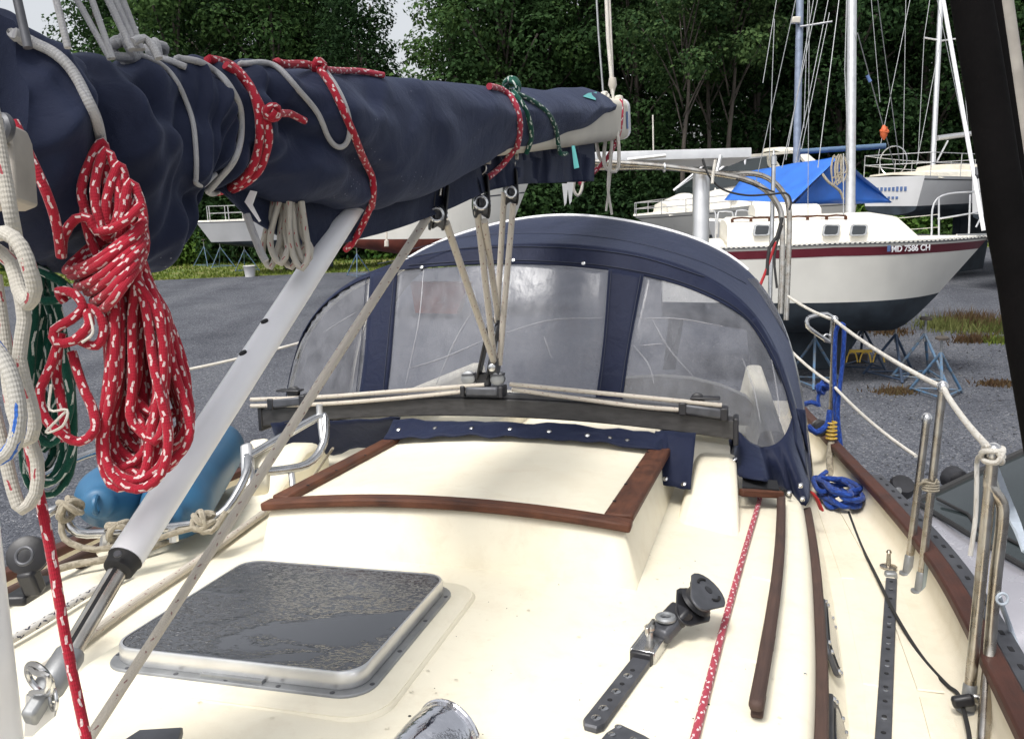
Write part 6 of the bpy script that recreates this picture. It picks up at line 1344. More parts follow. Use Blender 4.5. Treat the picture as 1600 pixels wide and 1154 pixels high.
# the red striped sailboat
e1 = N([.985, -.17, 0]); bow = at(1543, 372, 12.35); LOA = 4.75; st = bow - e1 * LOA; st[2] = 0
md = thing('sailboat', 'white sailboat with a maroon sheer stripe and dark bottom on blue stands', 'sailboat', (st[0] + e1[0] * 3, st[1] + e1[1] * 3, 0), 'sailboats laid up in the yard')
zS = at(1170, 391, 12.4)[2]
P, zsh, hb_, e1, e2 = hullparts(md, st, e1, LOA, 2.3, (zS + .02, (zS + bow[2]) / 2 + .06, bow[2]), 1.31, .74, .62, ('hullw', 'bottom', 'cabinw'), (.035, .185, 'maroon'), flare=.06, bq_=7)
g = G()
for sd in (1, -1): sweep(g, [P(u, sd, 0) + np.array([0, 0, .02]) for u in np.linspace(0, 1, 30)], .035, .03, (0, 0, 1))
part('toe_rail', g, 'dgrey', md)
g = G()
for k in range(70): u = k / 70; bar(g, P(u, -1, 0) + np.array([0, 0, .035]), P(u + .007, -1, 0) + np.array([0, 0, .035]), .045, .03, (0, 0, 1))
part('rail_slots', g, 'hullw', md, kind='stuff')
keel(md, st, e1, 1.3, 3.1, 1.0, .16, 'bottom'); keel(md, st, e1, .1, .4, 1.1, .06, 'bottom', 'rudder')
zd = zS + .02; zq = lambda px, py: at(px, py, 12.75)[2]
cab = cabin(md, st, e1, [(.93, .86, zd - .03, .72, zq(1165, 350)), (1.0, .86, zd, .74, zq(1170, 345)), (2.2, .80, zd + .02, .66, zq(1280, 340)), (3.05, .74, zd + .04, .58, zq(1380, 336)), (3.4, .68, zd + .06, .5, zq(1405, 342)), (3.7, .60, zd + .07, .36, zd + .09)], 'cabinw')
cabin(md, st, e1, [(1.35, .48, zq(1240, 335), .44, zq(1240, 324)), (2.3, .42, zq(1310, 333), .38, zq(1310, 323))], 'cabinw', 'sliding_hatch')
zt_ = zq(1280, 339)
g = G(); pts_ = [st + e1 * a - e2 * (.70 - .05 * (a - 1.0)) + np.array([0, 0, zt_ + .035 + .012 * (k % 2)]) for k, a in enumerate(np.linspace(1.0, 2.6, 13))]; sweep(g, pts_, .03, .025, (0, 0, 1))
for k in range(0, 13, 2): bar(g, pts_[k] - np.array([0, 0, .05]), pts_[k], .03, .04, e1)
part('handrail', g, 'teak', md)
for px in (1190, 1298, 1341):
    # windows on the cabin's near side
    q0 = onplane = None
    n_ = -e2 + np.array([0, 0, .12]); p0 = st + e1 * 1.8 - e2 * .80 + np.array([0, 0, (zd + zt_) / 2])
    def onpl(x, y):
        d = ray(x, y); n2 = N(-e2 + np.array([0, 0, .45]) + e1 * .055); return CAM + d * (((p0 - CAM) @ n2) / (d @ n2)), n2
    cs = [onpl(px - 15, 370)[0], onpl(px + 12, 369)[0], onpl(px + 15, 352)[0], onpl(px - 12, 351.5)[0]]; n2 = onpl(px, 360)[1]
    c = sum(cs) / 4; fr = []
    for a, b in zip(cs, cs[1:] + cs[:1]): fr += [lerp(a, b, .12), lerp(a, b, .88)]
    g = G(); prism(g, [p + n2 * .012 for p in fr], n2 * .02); wnd = part('window', g, 'galv', md, bevel=.004); g = G(); prism(g, [lerp(p, c, .24) + n2 * .033 for p in fr], n2 * .004); part('pane', g, 'glass', wnd)
mp = st + e1 * 3.02; mx_ = at(1329, 325, 12.75); mtop = at(1334, -420, 12.6)
g = tube(G(), [mx_ - np.array([0, 0, .1]), lerp(mx_, mtop, .5), mtop], [.073, .07, .066], 16); part('mast', g, 'alu', md)
for a, b, d0, d1, r_ in (((1286, -40), (1222, 262), 12.7, 12.9, .007), ((1316, -40), (1278, 262), 12.7, 12.4, .007), ((1324, -40), (1320, 110), 12.6, 12.6, .008), ((1320, 110), (1326, 250), 12.6, 12.6, .008), ((1340, 52), (1398, 262), 12.6, 14, .009), ((1366, -40), (1406, 258), 12.6, 14, .007), ((1252, -40), (1180, 290), 12.6, 13.2, .007), ((1318, 240), (1318, 375), 12.3, 12.2, .009), ((1265, -40), (1262, 375), 12.3, 12.2, .005), ((1278, -40), (1228, 250), 13, 13, .006)): wire(md, at(*a, d0), at(*b, d1), r_)
fsy0, fsy1 = ext(at(1463, -60, 12.5), at(1537, 360, 12.35), .9), at(1537, 360, 12.35); part('furled_forestay', tube(G(), [fsy0, lerp(fsy0, fsy1, .9), fsy1], .03, 10), 'white', md)
g = G(); lathe(g, at(1525, 262, 12.4), fsy1 - fsy0, [(0, .06), (.12, .08), (.16, .05)], 12); part('furling_swivel', g, 'dgrey', md)
g = G(); knot(g, at(1382, 205, 12.6), .05, .02, 77); lathe(g, at(1381, 196, 12.6), -UP, [(0, .02), (.08, .055), (.16, .05), (.22, .01)], 9); part('orange_bobble', g, 'orange', md)
g = G(); tube(g, [at(1355, 118, 12.6), at(1360, 128, 12.6)], .025, 8); part('blue_tape', g, 'bluelet', md)
g = G()     # coil of line on the mast
rd2 = random.Random(2)
for k in range(9): x = 1303 + rd2.uniform(0, 16); tube(g, densify([at(x, 240 + rd2.uniform(0, 5), 12.7), at(x - 5, 262, 12.68), at(x - 2, 285 + rd2.uniform(-15, 12), 12.68), at(x + 5, 265, 12.7)], .05, True), .011, 6, closed=True)
part('halyard_coil', g, 'hemp', md)
g = G()     # bow rail
for P_ in ([(1455, 372), (1465, 310), (1540, 298)], [(1465, 342), (1540, 330)], [(1467, 370), (1467, 308)], [(1514, 365), (1516, 304)], [(1540, 300), (1548, 335), (1544, 368)], [(1525, 355), (1540, 325)]): tube(g, densify([at(x, y, 12.5) for x, y in P_], .1), .014, 7)
part('bow_rail', g, 'alu', md)
g = G(); tube(g, sag(at(1466, 335, 12.5), at(1190, 345, 13.2), .05), .006, 6); tube(g, sag(at(1466, 355, 12.5), at(1190, 360, 13.2), .05), .005, 6); part('guard_wire', g, 'lifel', md)
g = G()     # cockpit rails at the stern
for k, (x0, x1, y0, y1) in enumerate(((1104, 1118, 330, 372), (1120, 1145, 331, 366), (1148, 1170, 329, 362), (1170, 1205, 327, 345))): tube(g, densify([at(x0, y1, 13.6), at(x0 + 2, y0 + 4, 13.6), at(x0 + 6, y0, 13.6), at(x1 - 4, y0, 13.6), at(x1, y0 + 5, 13.6), at(x1, y1, 13.6)], .06), .014, 7)
part('cockpit_rail', g, 'alu', md)
cabin(md, st, e1, [(.0, .9, zS - .05, .86, zS + .06), (.9, .92, zS - .05, .88, zS + .08)], 'cabinw', 'cockpit_coaming')
g = G(); lathe(g, at(1172, 396, 13.0), RT, [(0, .05), (.02, .09), (.08, .10), (.1, .05)], 12); part('outboard_block', g, 'black', md)
g = G(); tube(g, densify([at(1110, 388, 13.2), at(1150, 390, 13.1), at(1165, 400, 13.05)], .1), .09, 12); part('rolled_dinghy', g, 'sail', md)
o = P(.70, -1, .155) ; ub = at(1383, 389, 12.6)
sA, sB = P(.70, -1, .11), P(.80, -1, .11); rg = N(sB - sA)
def onhull(px, py):
    d = ray(px, py); nn = N(np.cross(rg, (0, 0, 1))); return CAM + d * (((sA - CAM) @ nn) / (d @ nn))
o0 = onhull(1390.5, 393.2); lettering('MD 7586 CH', .118, o0 - e2 * .065, rg, (0, 0, 1), 'numb', md)
q = onhull(1384, 392.6) - e2 * .065; g = G(); prism(g, [q, q + rg * .055, q + rg * .055 + np.array([0, 0, .085]), q + np.array([0, 0, .085])], -e2 * .004); part('state_decal', g, 'bluelet', md)
g = G(); bar(g, at(1495, 367, 12.1), at(1545, 366, 12.2), .03, .025, (0, 0, 1)); part('anchor_shank', g, 'alu', md); g = G(); bar(g, at(1543, 372, 12.3), at(1556, 388, 12.3), .16, .02, (0, 0, 1)); part('anchor_fluke', g, 'dsteel', md)
g = G(); lathe(g, at(1283, 485, 13.05), -fwd, [(0, .14), (.01, .12)], 10); part('primer_patch', g, 'redbot', md)
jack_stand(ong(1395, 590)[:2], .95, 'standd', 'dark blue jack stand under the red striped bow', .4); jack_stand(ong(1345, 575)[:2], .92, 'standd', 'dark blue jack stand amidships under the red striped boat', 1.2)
jack_stand(ong(1465, 618)[:2], .86, 'stand', 'light blue jack stand standing free in front of the red striped boat', 2.3); jack_stand(ong(1270, 600)[:2], .98, 'stand', 'pale blue jack stand next to the dodger, seen over the deck edge', .2); jack_stand(ong(1440, 592)[:2], .98, 'stand', 'mid blue jack stand just behind the light blue one', .9)
g = G(); 
for k in range(3): x = 1322 + k * 21; tube(g, densify([at(x, 566, 13.0), at(x + 4, 552, 13.0), at(x + 14, 551, 13.0), at(x + 18, 566, 13.0)], .05), .012, 6)
bar(g, at(1322, 548, 13.0), at(1362, 548, 13.0), .05, .04, (0, 0, 1)); solo('yellow_trestle', g, 'yellow', 'low yellow trestle on the gravel under the red striped boat', 'trestle')
g = G(); a = ong(1310, 568); bar(g, a + np.array([-.4, .2, .08]), a + np.array([.5, .1, .08]), .25, .16, (0, 0, 1)); solo('keel_block', g, 'bark', 'timber block under the keel of the red striped boat', 'timber block', bevel=.01)

# boat with blue mast under the tarpaulin
e1b = N([-.93, .37, 0]); sb = at(1392, 300, 16.6); 
bb = thing('sailboat', 'sailboat with a blue mast and blue covered boom under a blue tarpaulin', 'sailboat', (sb[0] + e1b[0] * 1.8, sb[1] + e1b[1] * 1.8, 0), 'sailboats laid up in the yard')
zt2 = at(1300, 330, 17)[2]
hullparts(bb, sb, e1b, 3.6, 2.2, (zt2 - .2, zt2 - .2, zt2 - .15), 1.1, .7, .4, ('hullw2', 'bottom', 'cabinw')); keel(bb, sb, e1b, 1.0, 2.4, .9, .18, 'bottom')
mb0, mb1 = at(1246, 270, 17), at(1256, -300, 17); part('mast', tube(G(), [mb0 - np.array([0, 0, 1.0]), mb1], .075, 14), mat('blue_grey_mast', (.235, .28, .37), .4, .3), bb)
part('covered_boom', tube(G(), [at(1250, 237, 16.9), at(1384, 228, 16.5)], .055, 10), mat('faded_blue_cover', (.085, .145, .24), .8), bb)
g = G(); bar(g, at(1237, 32, 17), at(1250, 32, 17), .12, .13, (0, 0, 1)); part('radar_reflector', g, 'sail', bb, bevel=.02)
g = G(); tube(g, [at(1250, 42, 17), at(1300, 34, 17)], .02, 6); part('spreader', g, 'alu', bb)
for a, b in (((1220, -40), (1192, 130)), ((1302, -40), (1242, 262)), ((1264, -40), (1256, 200)), ((1296, 20), (1248, 255)), ((1210, 30), (1202, 250))): wire(bb, at(*a, 17), at(*b, 17), .008)
tp = thing('tarpaulin', 'bright blue tarpaulin tent pitched over the boat with the blue mast', 'tarpaulin', at(1270, 325, 16.0))
def quadsheet(cn, nm, n=16, bulge=.0, seed=0.0, dark=False):
    a, b, c, d = cn; PP = []
    for i in range(n + 1):
        row = []
        for j in range(n + 1):
            u, v = i / n, j / n; p = lerp(lerp(a, b, u), lerp(d, c, u), v); p = p - np.array([0, 0, bulge * math.sin(u * math.pi) * math.sin(v * math.pi)]) + N(fwd) * .10 * noise.noise(Vector((u * 3.3 + seed, v * 2.6, seed))); row.append(p)
        PP.append(row)
    g = G(); grid(g, PP); return part(nm, g, 'tarp', tp, sharp=None, solid=.004)
rA, rB = at(1312, 244, 15.5), at(1168, 268, 18.2)
quadsheet([rA, rB, at(1132, 312, 17.0), at(1238, 316, 14.9)], 'near_side', bulge=.10)
quadsheet([rA, rB, at(1200, 310, 19.5), at(1395, 316, 16.8)], 'far_side', seed=3.0)
quadsheet([at(1311, 246, 15.6), at(1312, 250, 15.9), at(1393, 317, 16.8), at(1240, 320, 15.2)], 'end_flap', seed=7.0, bulge=-.3)
g = G(); tube(g, densify([at(1285, 272, 15.3), at(1295, 285, 15.2), at(1312, 298, 15.2), at(1318, 312, 15.2)], .1), .025, 8); part('tie_rope', g, 'hemp', tp)

# white sailboat beyond, transom towards us
e1w = N([.83, .56, 0]); sw = at(1393, 290, 23.5); zs_ = at(1393, 276, 23.5)[2]; zw_ = at(1400, 322, 23.5)[2]
ws = thing('sailboat', 'long white sailboat with a reverse transom and wheel, stern towards the red striped boat', 'sailboat', (sw[0] + e1w[0] * 4, sw[1] + e1w[1] * 4, 0), 'sailboats laid up in the yard')
P, zsh, hb_, _, e2w = hullparts(ws, sw, e1w, 9.6, 3.1, (zs_, zs_ - .16, zs_ - .05), zw_, zw_ - .45, .8, ('hullw2', 'bottom', 'cabinw'), (.10, .14, 'dgrey'), flare=.18, tb=.62); keel(ws, sw, e1w, 3.6, 5.6, zw_ - .3, .25, 'bottom')
cabin(ws, sw, e1w, [(2.6, .95, zs_ - .1, .8, zs_ + .26), (6.2, .75, zs_ - .1, .6, zs_ + .22), (6.9, .5, zs_ - .1, .3, zs_ - .02)], 'sail'); cabin(ws, sw, e1w, [(.5, 1.1, zs_ - .08, 1.0, zs_ + .06), (2.6, 1.15, zs_ - .08, 1.05, zs_ + .10)], 'sail', 'cockpit_coaming')
for k in range(4):
    c = np.array([sw[0], sw[1], 0]) + e1w * (3.2 + k * .75) - e2w * (.885 - .012 * k) + np.array([0, 0, zs_ + .10]); g = G(); prism(g, [c + e1w * x + np.array([0, 0, z]) for x, z in ((-.17, -.06), (.17, -.06), (.17, .06), (-.17, .06))], -e2w * .03); wn = part('window', g, 'dgrey', ws); g = G(); prism(g, [c + e1w * x - e2w * .031 + np.array([0, 0, z]) for x, z in ((-.13, -.04), (.13, -.04), (.13, .04), (-.13, .04))], -e2w * .004); part('pane', g, 'glass', wn)
g = G(); torus(g, np.array([sw[0], sw[1], zs_ + .45]) + e1w * .9 + e2w * .55, e1w, .42, .018, 22, 6); part('wheel', g, 'steel', ws)
part('mast', tube(G(), [at(1457, 260, 27), at(1483, -260, 27)], .085, 12), 'alu', ws); part('boom', tube(G(), [at(1464, 216, 27), at(1524, 208, 28)], .085, 8), 'alu', ws)
part('boom_strut', tube(G(), [at(1464, 252, 27), at(1481, 220, 27)], .03, 6), 'alu', ws); part('spreader', tube(G(), [at(1443, 59, 27), at(1471, 64, 27), at(1501, 60, 27)], .03, 6), 'alu', ws)
for a, b in (((1430, -40), (1370, 255)), ((1416, -40), (1411, 258)), ((1462, -60), (1444, 58)), ((1444, 58), (1434, 256)), ((1500, 62), (1518, 255)), ((1456, -40), (1514, 240)), ((1470, 60), (1432, 258)), ((1358, -40), (1375, 160))): wire(ws, at(*a, 26), at(*b, 26), .010)
g = G()
for z in (.35, .62): tube(g, [P(u, -1, 0) + np.array([0, 0, z]) for u in np.linspace(.02, .95, 12)], .012, 5); tube(g, [P(u, 1, 0) + np.array([0, 0, z]) for u in np.linspace(.02, .95, 12)], .012, 5); tube(g, [P(.02, 1, 0) + np.array([0, 0, z]), P(.02, -1, 0) + np.array([0, 0, z])], .012, 5)
for u in np.linspace(.02, .95, 9):
    for sd in (1, -1): tube(g, [P(u, sd, 0), P(u, sd, 0) + np.array([0, 0, .62])], .013, 5)
part('guard_rail', g, 'alu', ws)
g = G(); c = lerp(P(0, 1, .42), P(0, -1, .42), .5) - e1w * .01; rdx = random.Random(4)
for row, n_, hgt in ((.0, 9, .13), (-.24, 5, .09)):
    for k in range(n_): x = (k - n_ / 2) * .12; q = c + e2w * -x + np.array([0, 0, row]); bar(g, q - e2w * .04, q + e2w * .03, .01, hgt * rdx.uniform(.7, 1), (0, 0, 1)); 
part('name_marks', g, 'bluelet', ws, 'worn illegible blue lettering on the transom', kind='stuff')
cabin(ws, sw, e1w, [(6.6, .35, zs_ - .1, .3, zs_ + .24), (8.0, .3, zs_ - .1, .2, zs_ + .18)], 'sail', 'folded_dinghy')
# boat at the right edge, beyond the spar
e1r = N([.9, .43, 0]); sr = at(1580, 300, 21); zr = at(1585, 262, 21)[2]
rb = thing('sailboat', 'white sailboat at the right edge seen past the black spar', 'sailboat', (sr[0] + 3, sr[1] + 1.4, 0), 'sailboats laid up in the yard')
P, _, _, _, e2r = hullparts(rb, sr, e1r, 8, 2.8, (zr, zr, zr + .2), at(1590, 335, 21)[2], at(1590, 335, 21)[2] - .4, .7, ('hullw2', 'bottom', 'cabinw'), tb=.8); keel(rb, sr, e1r, 2.5, 4.5, .9, .2, 'bottom')
g = G(); tube(g, densify([at(1575, 262, 21), at(1580, 212, 21), at(1592, 208, 21), at(1606, 222, 21), at(1625, 262, 21)], .1), .03, 8); tube(g, [at(1575, 238, 21), at(1625, 232, 21)], .02, 6); part('stern_rail', g, 'alu', rb)
g = G(); c = lerp(P(0, 1, .5), P(0, -1, .5), .35) - e1r * .01
for row in (.2, -.12, -.42):
    for k in range(6): q = c + e2r * (.35 - k * .14) + np.array([0, 0, row]); bar(g, q - e2r * .05, q + e2r * .04, .01, .12, (0, 0, 1))
part('name_marks', g, 'bluelet', rb, 'illegible lettering on the transom', kind='stuff')

# cream express cruiser behind the stern arch
ep = N([-.97, -.24, 0]); sp0 = at(1300, 322, 27); zp = at(1180, 316, 26)[2]; zpw = at(1100, 368, 25)[2]
pb = thing('motor_cruiser', 'cream express cruiser with raked windscreen behind the stern arch', 'motorboat', (sp0[0] + ep[0] * 3.5, sp0[1] + ep[1] * 3.5, 0))
P, zshp, hbp, _, e2p = hullparts(pb, sp0, ep, 6.9, 2.7, (zp - .02, zp + .04, zp - .28), zpw, zpw - .5, 1.0, ('hullw', 'bottom', 'cabinw'), (.13, .16, 'dgrey'), flare=.16, tb=.95)
cabin(pb, sp0, ep, [(.3, 1.15, zp - .1, 1.0, zp + .45), (3.0, 1.1, zp - .1, .95, zp + .62), (4.6, 1.0, zp - .15, .8, zp + .5), (6.0, .62, zp - .3, .45, zp + .02)], 'cabinw')
zw1 = zp + .66
cabin(pb, sp0, ep, [(2.9, .98, zw1 - .12, .80, zw1 + .70), (4.0, .92, zw1 - .12, .72, zw1 + .60), (5.2, .72, zw1 - .35, .62, zw1 - .18)], 'carg', 'windscreen')
g = G()
for sd in (1, -1):
    for a0, a1, z0, z1 in ((4.05, 5.25, zw1 + .62, zw1 - .22), (2.9, 4.05, zw1 + .72, zw1 + .62), (3.6, 3.65, zw1 + .64, zw1 - .08)): tube(g, [sp0 * [1, 1, 0] + ep * a0 + e2p * sd * .76 + np.array([0, 0, z0]), sp0 * [1, 1, 0] + ep * a1 + e2p * sd * (.76 if a1 < 5 else .7) + np.array([0, 0, z1])], .035, 6)
part('windscreen_frame', g, 'white', pb)
g = G()
for sd in (1, -1): sweep(g, [sp0 * [1, 1, 0] + ep * a + e2p * sd * w_ + np.array([0, 0, z]) for a, w_, z in ((1.0, 1.1, zp + .3), (1.5, 1.05, zp + 1.1), (1.9, .9, zp + 1.5), (2.2, .3, zp + 1.6), (2.2, 0, zp + 1.6))], .1, .3, ep)
part('radar_arch', g, 'cabinw', pb)
g = G(); prism(g, [sp0 * [1, 1, 0] + ep * a + e2p * .8 + np.array([0, 0, z]) for a, z in ((2.0, zp + 1.52), (4.1, zp + 1.40), (4.3, zp + 1.30), (2.0, zp + 1.44))], -e2p * 1.6); part('bimini', g, 'sail', pb)
g = G()
for z in (.3, .0): tube(g, [P(u, sd_, 0) + np.array([0, 0, .38 + (z - .3) * .6]) for sd_ in (1,) for u in np.linspace(.35, .99, 10)], .014, 5); tube(g, [P(u, -1, 0) + np.array([0, 0, .38 + (z - .3) * .6]) for u in np.linspace(.35, .99, 10)], .014, 5)
for u in np.linspace(.35, .99, 8):
    for sd_ in (1, -1): tube(g, [P(u, sd_, 0), P(u, sd_, 0) + np.array([0, 0, .38])], .014, 5)
part('bow_rail', g, 'alu', pb)
for a in (3.55, 4.15):
    g = G(); disc(g, sp0 * [1, 1, 0] + ep * a + e2p * 1.04 + np.array([0, 0, zp + .22]), e2p, .13, .03, 14); pt = part('porthole', g, 'steel', pb); g = G(); disc(g, sp0 * [1, 1, 0] + ep * a + e2p * 1.07 + np.array([0, 0, zp + .22]), e2p, .10, .012, 14); part('pane', g, 'glass', pt)
for k, u in enumerate((.3, .7)): jack_stand((sp0 + ep * 6.9 * u + e2p * 1.0)[:2], 1.1, 'stand', ('blue jack stand under the stern half of the cream cruiser', 'blue jack stand under the bow half of the cream cruiser')[k], .5)

# far boats on the left
el = N([-.9, -.42, 0]); bl_ = at(306, 347, 33); slb = bl_ - el * 8.6; zl = bl_[2]
fb = thing('sailboat', 'distant white boat with dark bottom on the grass at the left', 'sailboat', (slb[0] + el[0] * 4, slb[1] + el[1] * 4, 0), 'boats standing on the far grass')
hullparts(fb, slb, el, 8.6, 2.8, (zl + .05, zl, zl), at(330, 379, 33)[2], at(330, 379, 33)[2] - .45, .5, ('hullw2', 'bottom', 'cabinw'), (.03, .06, 'dgrey')); keel(fb, slb, el, 3.2, 5.6, .9, .3, 'bottom')
cabin(fb, slb, el, [(1.2, 1.0, zl, .85, zl + .7), (5.0, .9, zl, .75, zl + .6), (6.6, .6, zl, .4, zl + .15)], 'hullw2')
g = G()
_, e2l = frame2(el)
for k in range(6):
    for sd in (1, -1): p = slb * [1, 1, 0] + el * (4.6 + k * .7) + e2l * sd * (1.05 - .13 * k) + np.array([0, 0, zl]); tube(g, [p, p + np.array([0, 0, .6])], .018, 5)
for sd in (1, -1):
    for z in (.32, .6): tube(g, [slb * [1, 1, 0] + el * (4.6 + k * .7) + e2l * sd * (1.05 - .13 * k) + np.array([0, 0, zl + z]) for k in range(6)], .014, 5)
part('guard_rail', g, 'alu', fb)
for k, (px, py) in enumerate(((347, 418), (322, 416), (385, 424))): jack_stand(ong(px, py)[:2], 1.3, 'stand', ('middle blue stand under the distant white boat', 'left blue stand under the distant white boat', 'right blue stand under the distant white boat')[k], k)
bk_ = thing('bucket', 'grey white bucket on the grass beside the distant white boat', 'bucket', ong(391, 432)); q = ong(391, 432); g = G(); lathe(g, q, (0, 0, 1), [(0, .19), (.42, .24), (.43, .25), (.44, .23)], 14); part('pail', g, 'hullw2', bk_); g = G(); lathe(g, q + np.array([0, 0, .39]), (0, 0, 1), [(0, .255), (.03, .255)], 14); part('rim', g, 'galv', bk_)
q = ong(306, 408); g = G(); bar(g, q, q + np.array([0, 0, .75]), .35, .2, (0, 1, 0)); solo('crate', g, 'galv', 'small grey upright box on the grass left of the distant white boat', 'box', bevel=.03)
em = N([.93, -.36, 0]); bm = at(835, 262, 19); zm = bm[2]; sm = bm - em * 4.7; zmw = at(600, 374, 19.6)[2]
cb2 = thing('sailboat', 'cream hulled boat with rusty red bottom between the boom and the dodger', 'sailboat', (sm[0] + em[0] * 2.3, sm[1] + em[1] * 2.3, 0), 'sailboats laid up in the yard')
hullparts(cb2, sm, em, 4.7, 2.3, (zm - .25, zm - .2, zm), zmw, zmw - .45, .7, ('hullw', 'redbot', 'cabinw'), (.35, .37, 'dgrey')); keel(cb2, sm, em, 1.4, 3.0, .9, .25, 'redbot')
for k, px in enumerate((560, 640)): jack_stand(ong(px, 432)[:2], 1.2, 'stand', ('left stand of the boat with the rusty red bottom', 'right stand of the boat with the rusty red bottom')[k], .6)
cabin(cb2, sm, em, [(.6, .8, zm - .3, .7, zm + .25), (2.8, .7, zm - .25, .5, zm + .2), (3.5, .45, zm - .2, .3, zm - .05)], 'cabinw')
g = G(); lathe(g, at(604, 385, 4.4), UP, [(0, .012), (.03, .012), (.035, .005), (.25, .005)], 8); solo('hanging_plug', g, 'lifel', 'short white tag hanging behind the dodger top at the left', 'tag')

# ------------------------------------------------------------------ parked car beside the hull
h_ = N([-1, -.12, 0]); c0 = np.array([3.74, 4.62, 0.0]); lft = np.array([-h_[1], h_[0], 0])
car2 = thing('parked_car', 'silver grey car with dark green glass parked close to the port side', 'car', (c0[0], c0[1], 0))
def cp(a, s, z): return c0 + h_ * a + lft * s + np.array([0, 0, z])
W2 = .80
prof = [(-2.0, .55, .75, .70), (-1.7, .42, .86, .76), (-.6, .30, .90, .80), (.9, .30, .88, .80), (1.35, .32, .80, .79), (1.8, .36, .68, .72), (2.05, .42, .55, .58)]
PP = []
for a, zb, zt, wd in prof: PP.append([cp(a, s * wd, z) for s, z in ((1, zb), (1.03, (zb + zt) / 2), (1.0, zt - .08), (.92, zt), (.5, zt + .035), (0, zt + .045), (-.5, zt + .035), (-.92, zt), (-1.0, zt - .08), (-1.03, (zb + zt) / 2), (-1, zb))])
PPs = []
g = G(); rows = [np.concatenate(r_).reshape(-1) for r_ in PP]; rs = densify(rows, .25); grid(g, [[r_[i * 3:i * 3 + 3] for i in range(11)] for r_ in rs], flip=True); g.add([rs[-1][i * 3:i * 3 + 3] for i in range(11)], [tuple(range(11))]); g.add([rs[0][i * 3:i * 3 + 3] for i in range(11)], [tuple(range(11))[::-1]]); part('body', g, 'carp', car2, sharp=.9)
def ghouse(sec, nm, m_):
    g = G(); PPg = [[cp(a, s * w_, z) for s, z in ((1, zb), (1, zt), (0, zt + .03), (-1, zt), (-1, zb))] for a, w_, zb, zt in sec]; grid(g, PPg, flip=True); return part(nm, g, m_, car2, sharp=.5)
g = G(); b_ = [cp(.95, .72, .89), cp(.95, -.72, .89), cp(1.03, 0, .93)]; t_ = [cp(.25, .60, 1.27), cp(.25, -.60, 1.27)]
PPw = []
for i in range(9):
    s = 1 - 2 * i / 8; PPw.append([lerp(cp(.98 + .07 * (1 - s * s), .72 * s, .90 + .015 * (1 - s * s)), cp(.25 + .05 * (1 - s * s), .60 * s, 1.27 + .02 * (1 - s * s)), k / 6) for k in range(7)])
grid(g, PPw); part('windscreen', g, 'carg', car2, sharp=None)
g = G(); PPr = [[cp(a, s * w_, z + .02 * (1 - s * s)) for s in (1, .5, 0, -.5, -1)] for a, w_, z in ((.25, .60, 1.27), (-.4, .61, 1.31), (-1.0, .58, 1.26), (-1.75, .62, .92))]; grid(g, PPr, flip=True); part('roof', g, 'carp', car2, sharp=.9)
for sd in (1, -1):
    g = G(); prism(g, [cp(a, sd * s, z) for a, s, z in ((.86, .73, .90), (.20, .61, 1.25), (-.4, .615, 1.28), (-1.0, .6, 1.22), (-1.55, .70, .92))], lft * sd * -.01); part('side_glass', g, 'carg', car2)
    g = G(); tube(g, [cp(.99, sd * .735, .895), cp(.6, sd * .68, 1.09), cp(.24, sd * .615, 1.275)], .026, 8); part('pillar', g, 'rubber', car2)
    g = G(); lathe(g, cp(.62, sd * .86, .98), lft * sd, [(-.06, .03), (-.03, .075), (.06, .085), (.09, .05)], 12); part('mirror', g, 'black', car2)
g = G(); tube(g, densify([cp(1.0, .7, .905), cp(1.07, .0, .945), cp(1.0, -.7, .905)], .08), .016, 6); part('cowl', g, 'rubber', car2)
for s0, s1 in ((.62, .05), (-.02, -.58)):
    g = G(); tube(g, [cp(1.02, s0, .935), cp(.93, (s0 + s1) / 2, .975), cp(.95, s1, .975)], .010, 6); part('wiper', g, 'rubber', car2)
for sd in (1, -1):
    for a in (1.28, -1.25):
        c = cp(a, sd * .74, .31); g = G(); lathe(g, c - lft * sd * .10, lft * sd, [(0, .25), (.01, .30), (.03, .315), (.16, .315), (.185, .30), (.19, .22), (.17, .215)], 26); wh = part('wheel', g, 'tyre', car2)
        g = G(); lathe(g, c + lft * sd * .05, lft * sd, [(0, .215), (.03, .215), (.035, .20), (.01, .19), (.005, .06), (.035, .05), (.04, .02)], 22)
        for k in range(5): an = k * 1.2566; v = h_ * math.cos(an) + np.array([0, 0, 1]) * math.sin(an); bar(g, c + lft * sd * .075 + v * .04, c + lft * sd * .075 + v * .20, .045, .02, lft)
        part('rim', g, 'alu', wh); g = G(); lathe(g, c + lft * sd * .084, lft * sd, [(0, .345), (.012, .345), (.013, .31), (0, .31)], 24); part('wheel_arch', g, 'black', car2)
for sd in (1, -1): g = G(); prism(g, [cp(1.75, sd * .70, .62), cp(2.03, sd * .55, .54), cp(2.05, sd * .48, .46), cp(1.8, sd * .72, .50)], lft * sd * .02); part('headlight', g, 'alu', car2)
g = G(); prism(g, [cp(2.06, s, z) for s, z in ((.4, .52), (-.4, .52), (-.38, .42), (.38, .42))], h_ * .01); part('grille', g, 'black', car2)

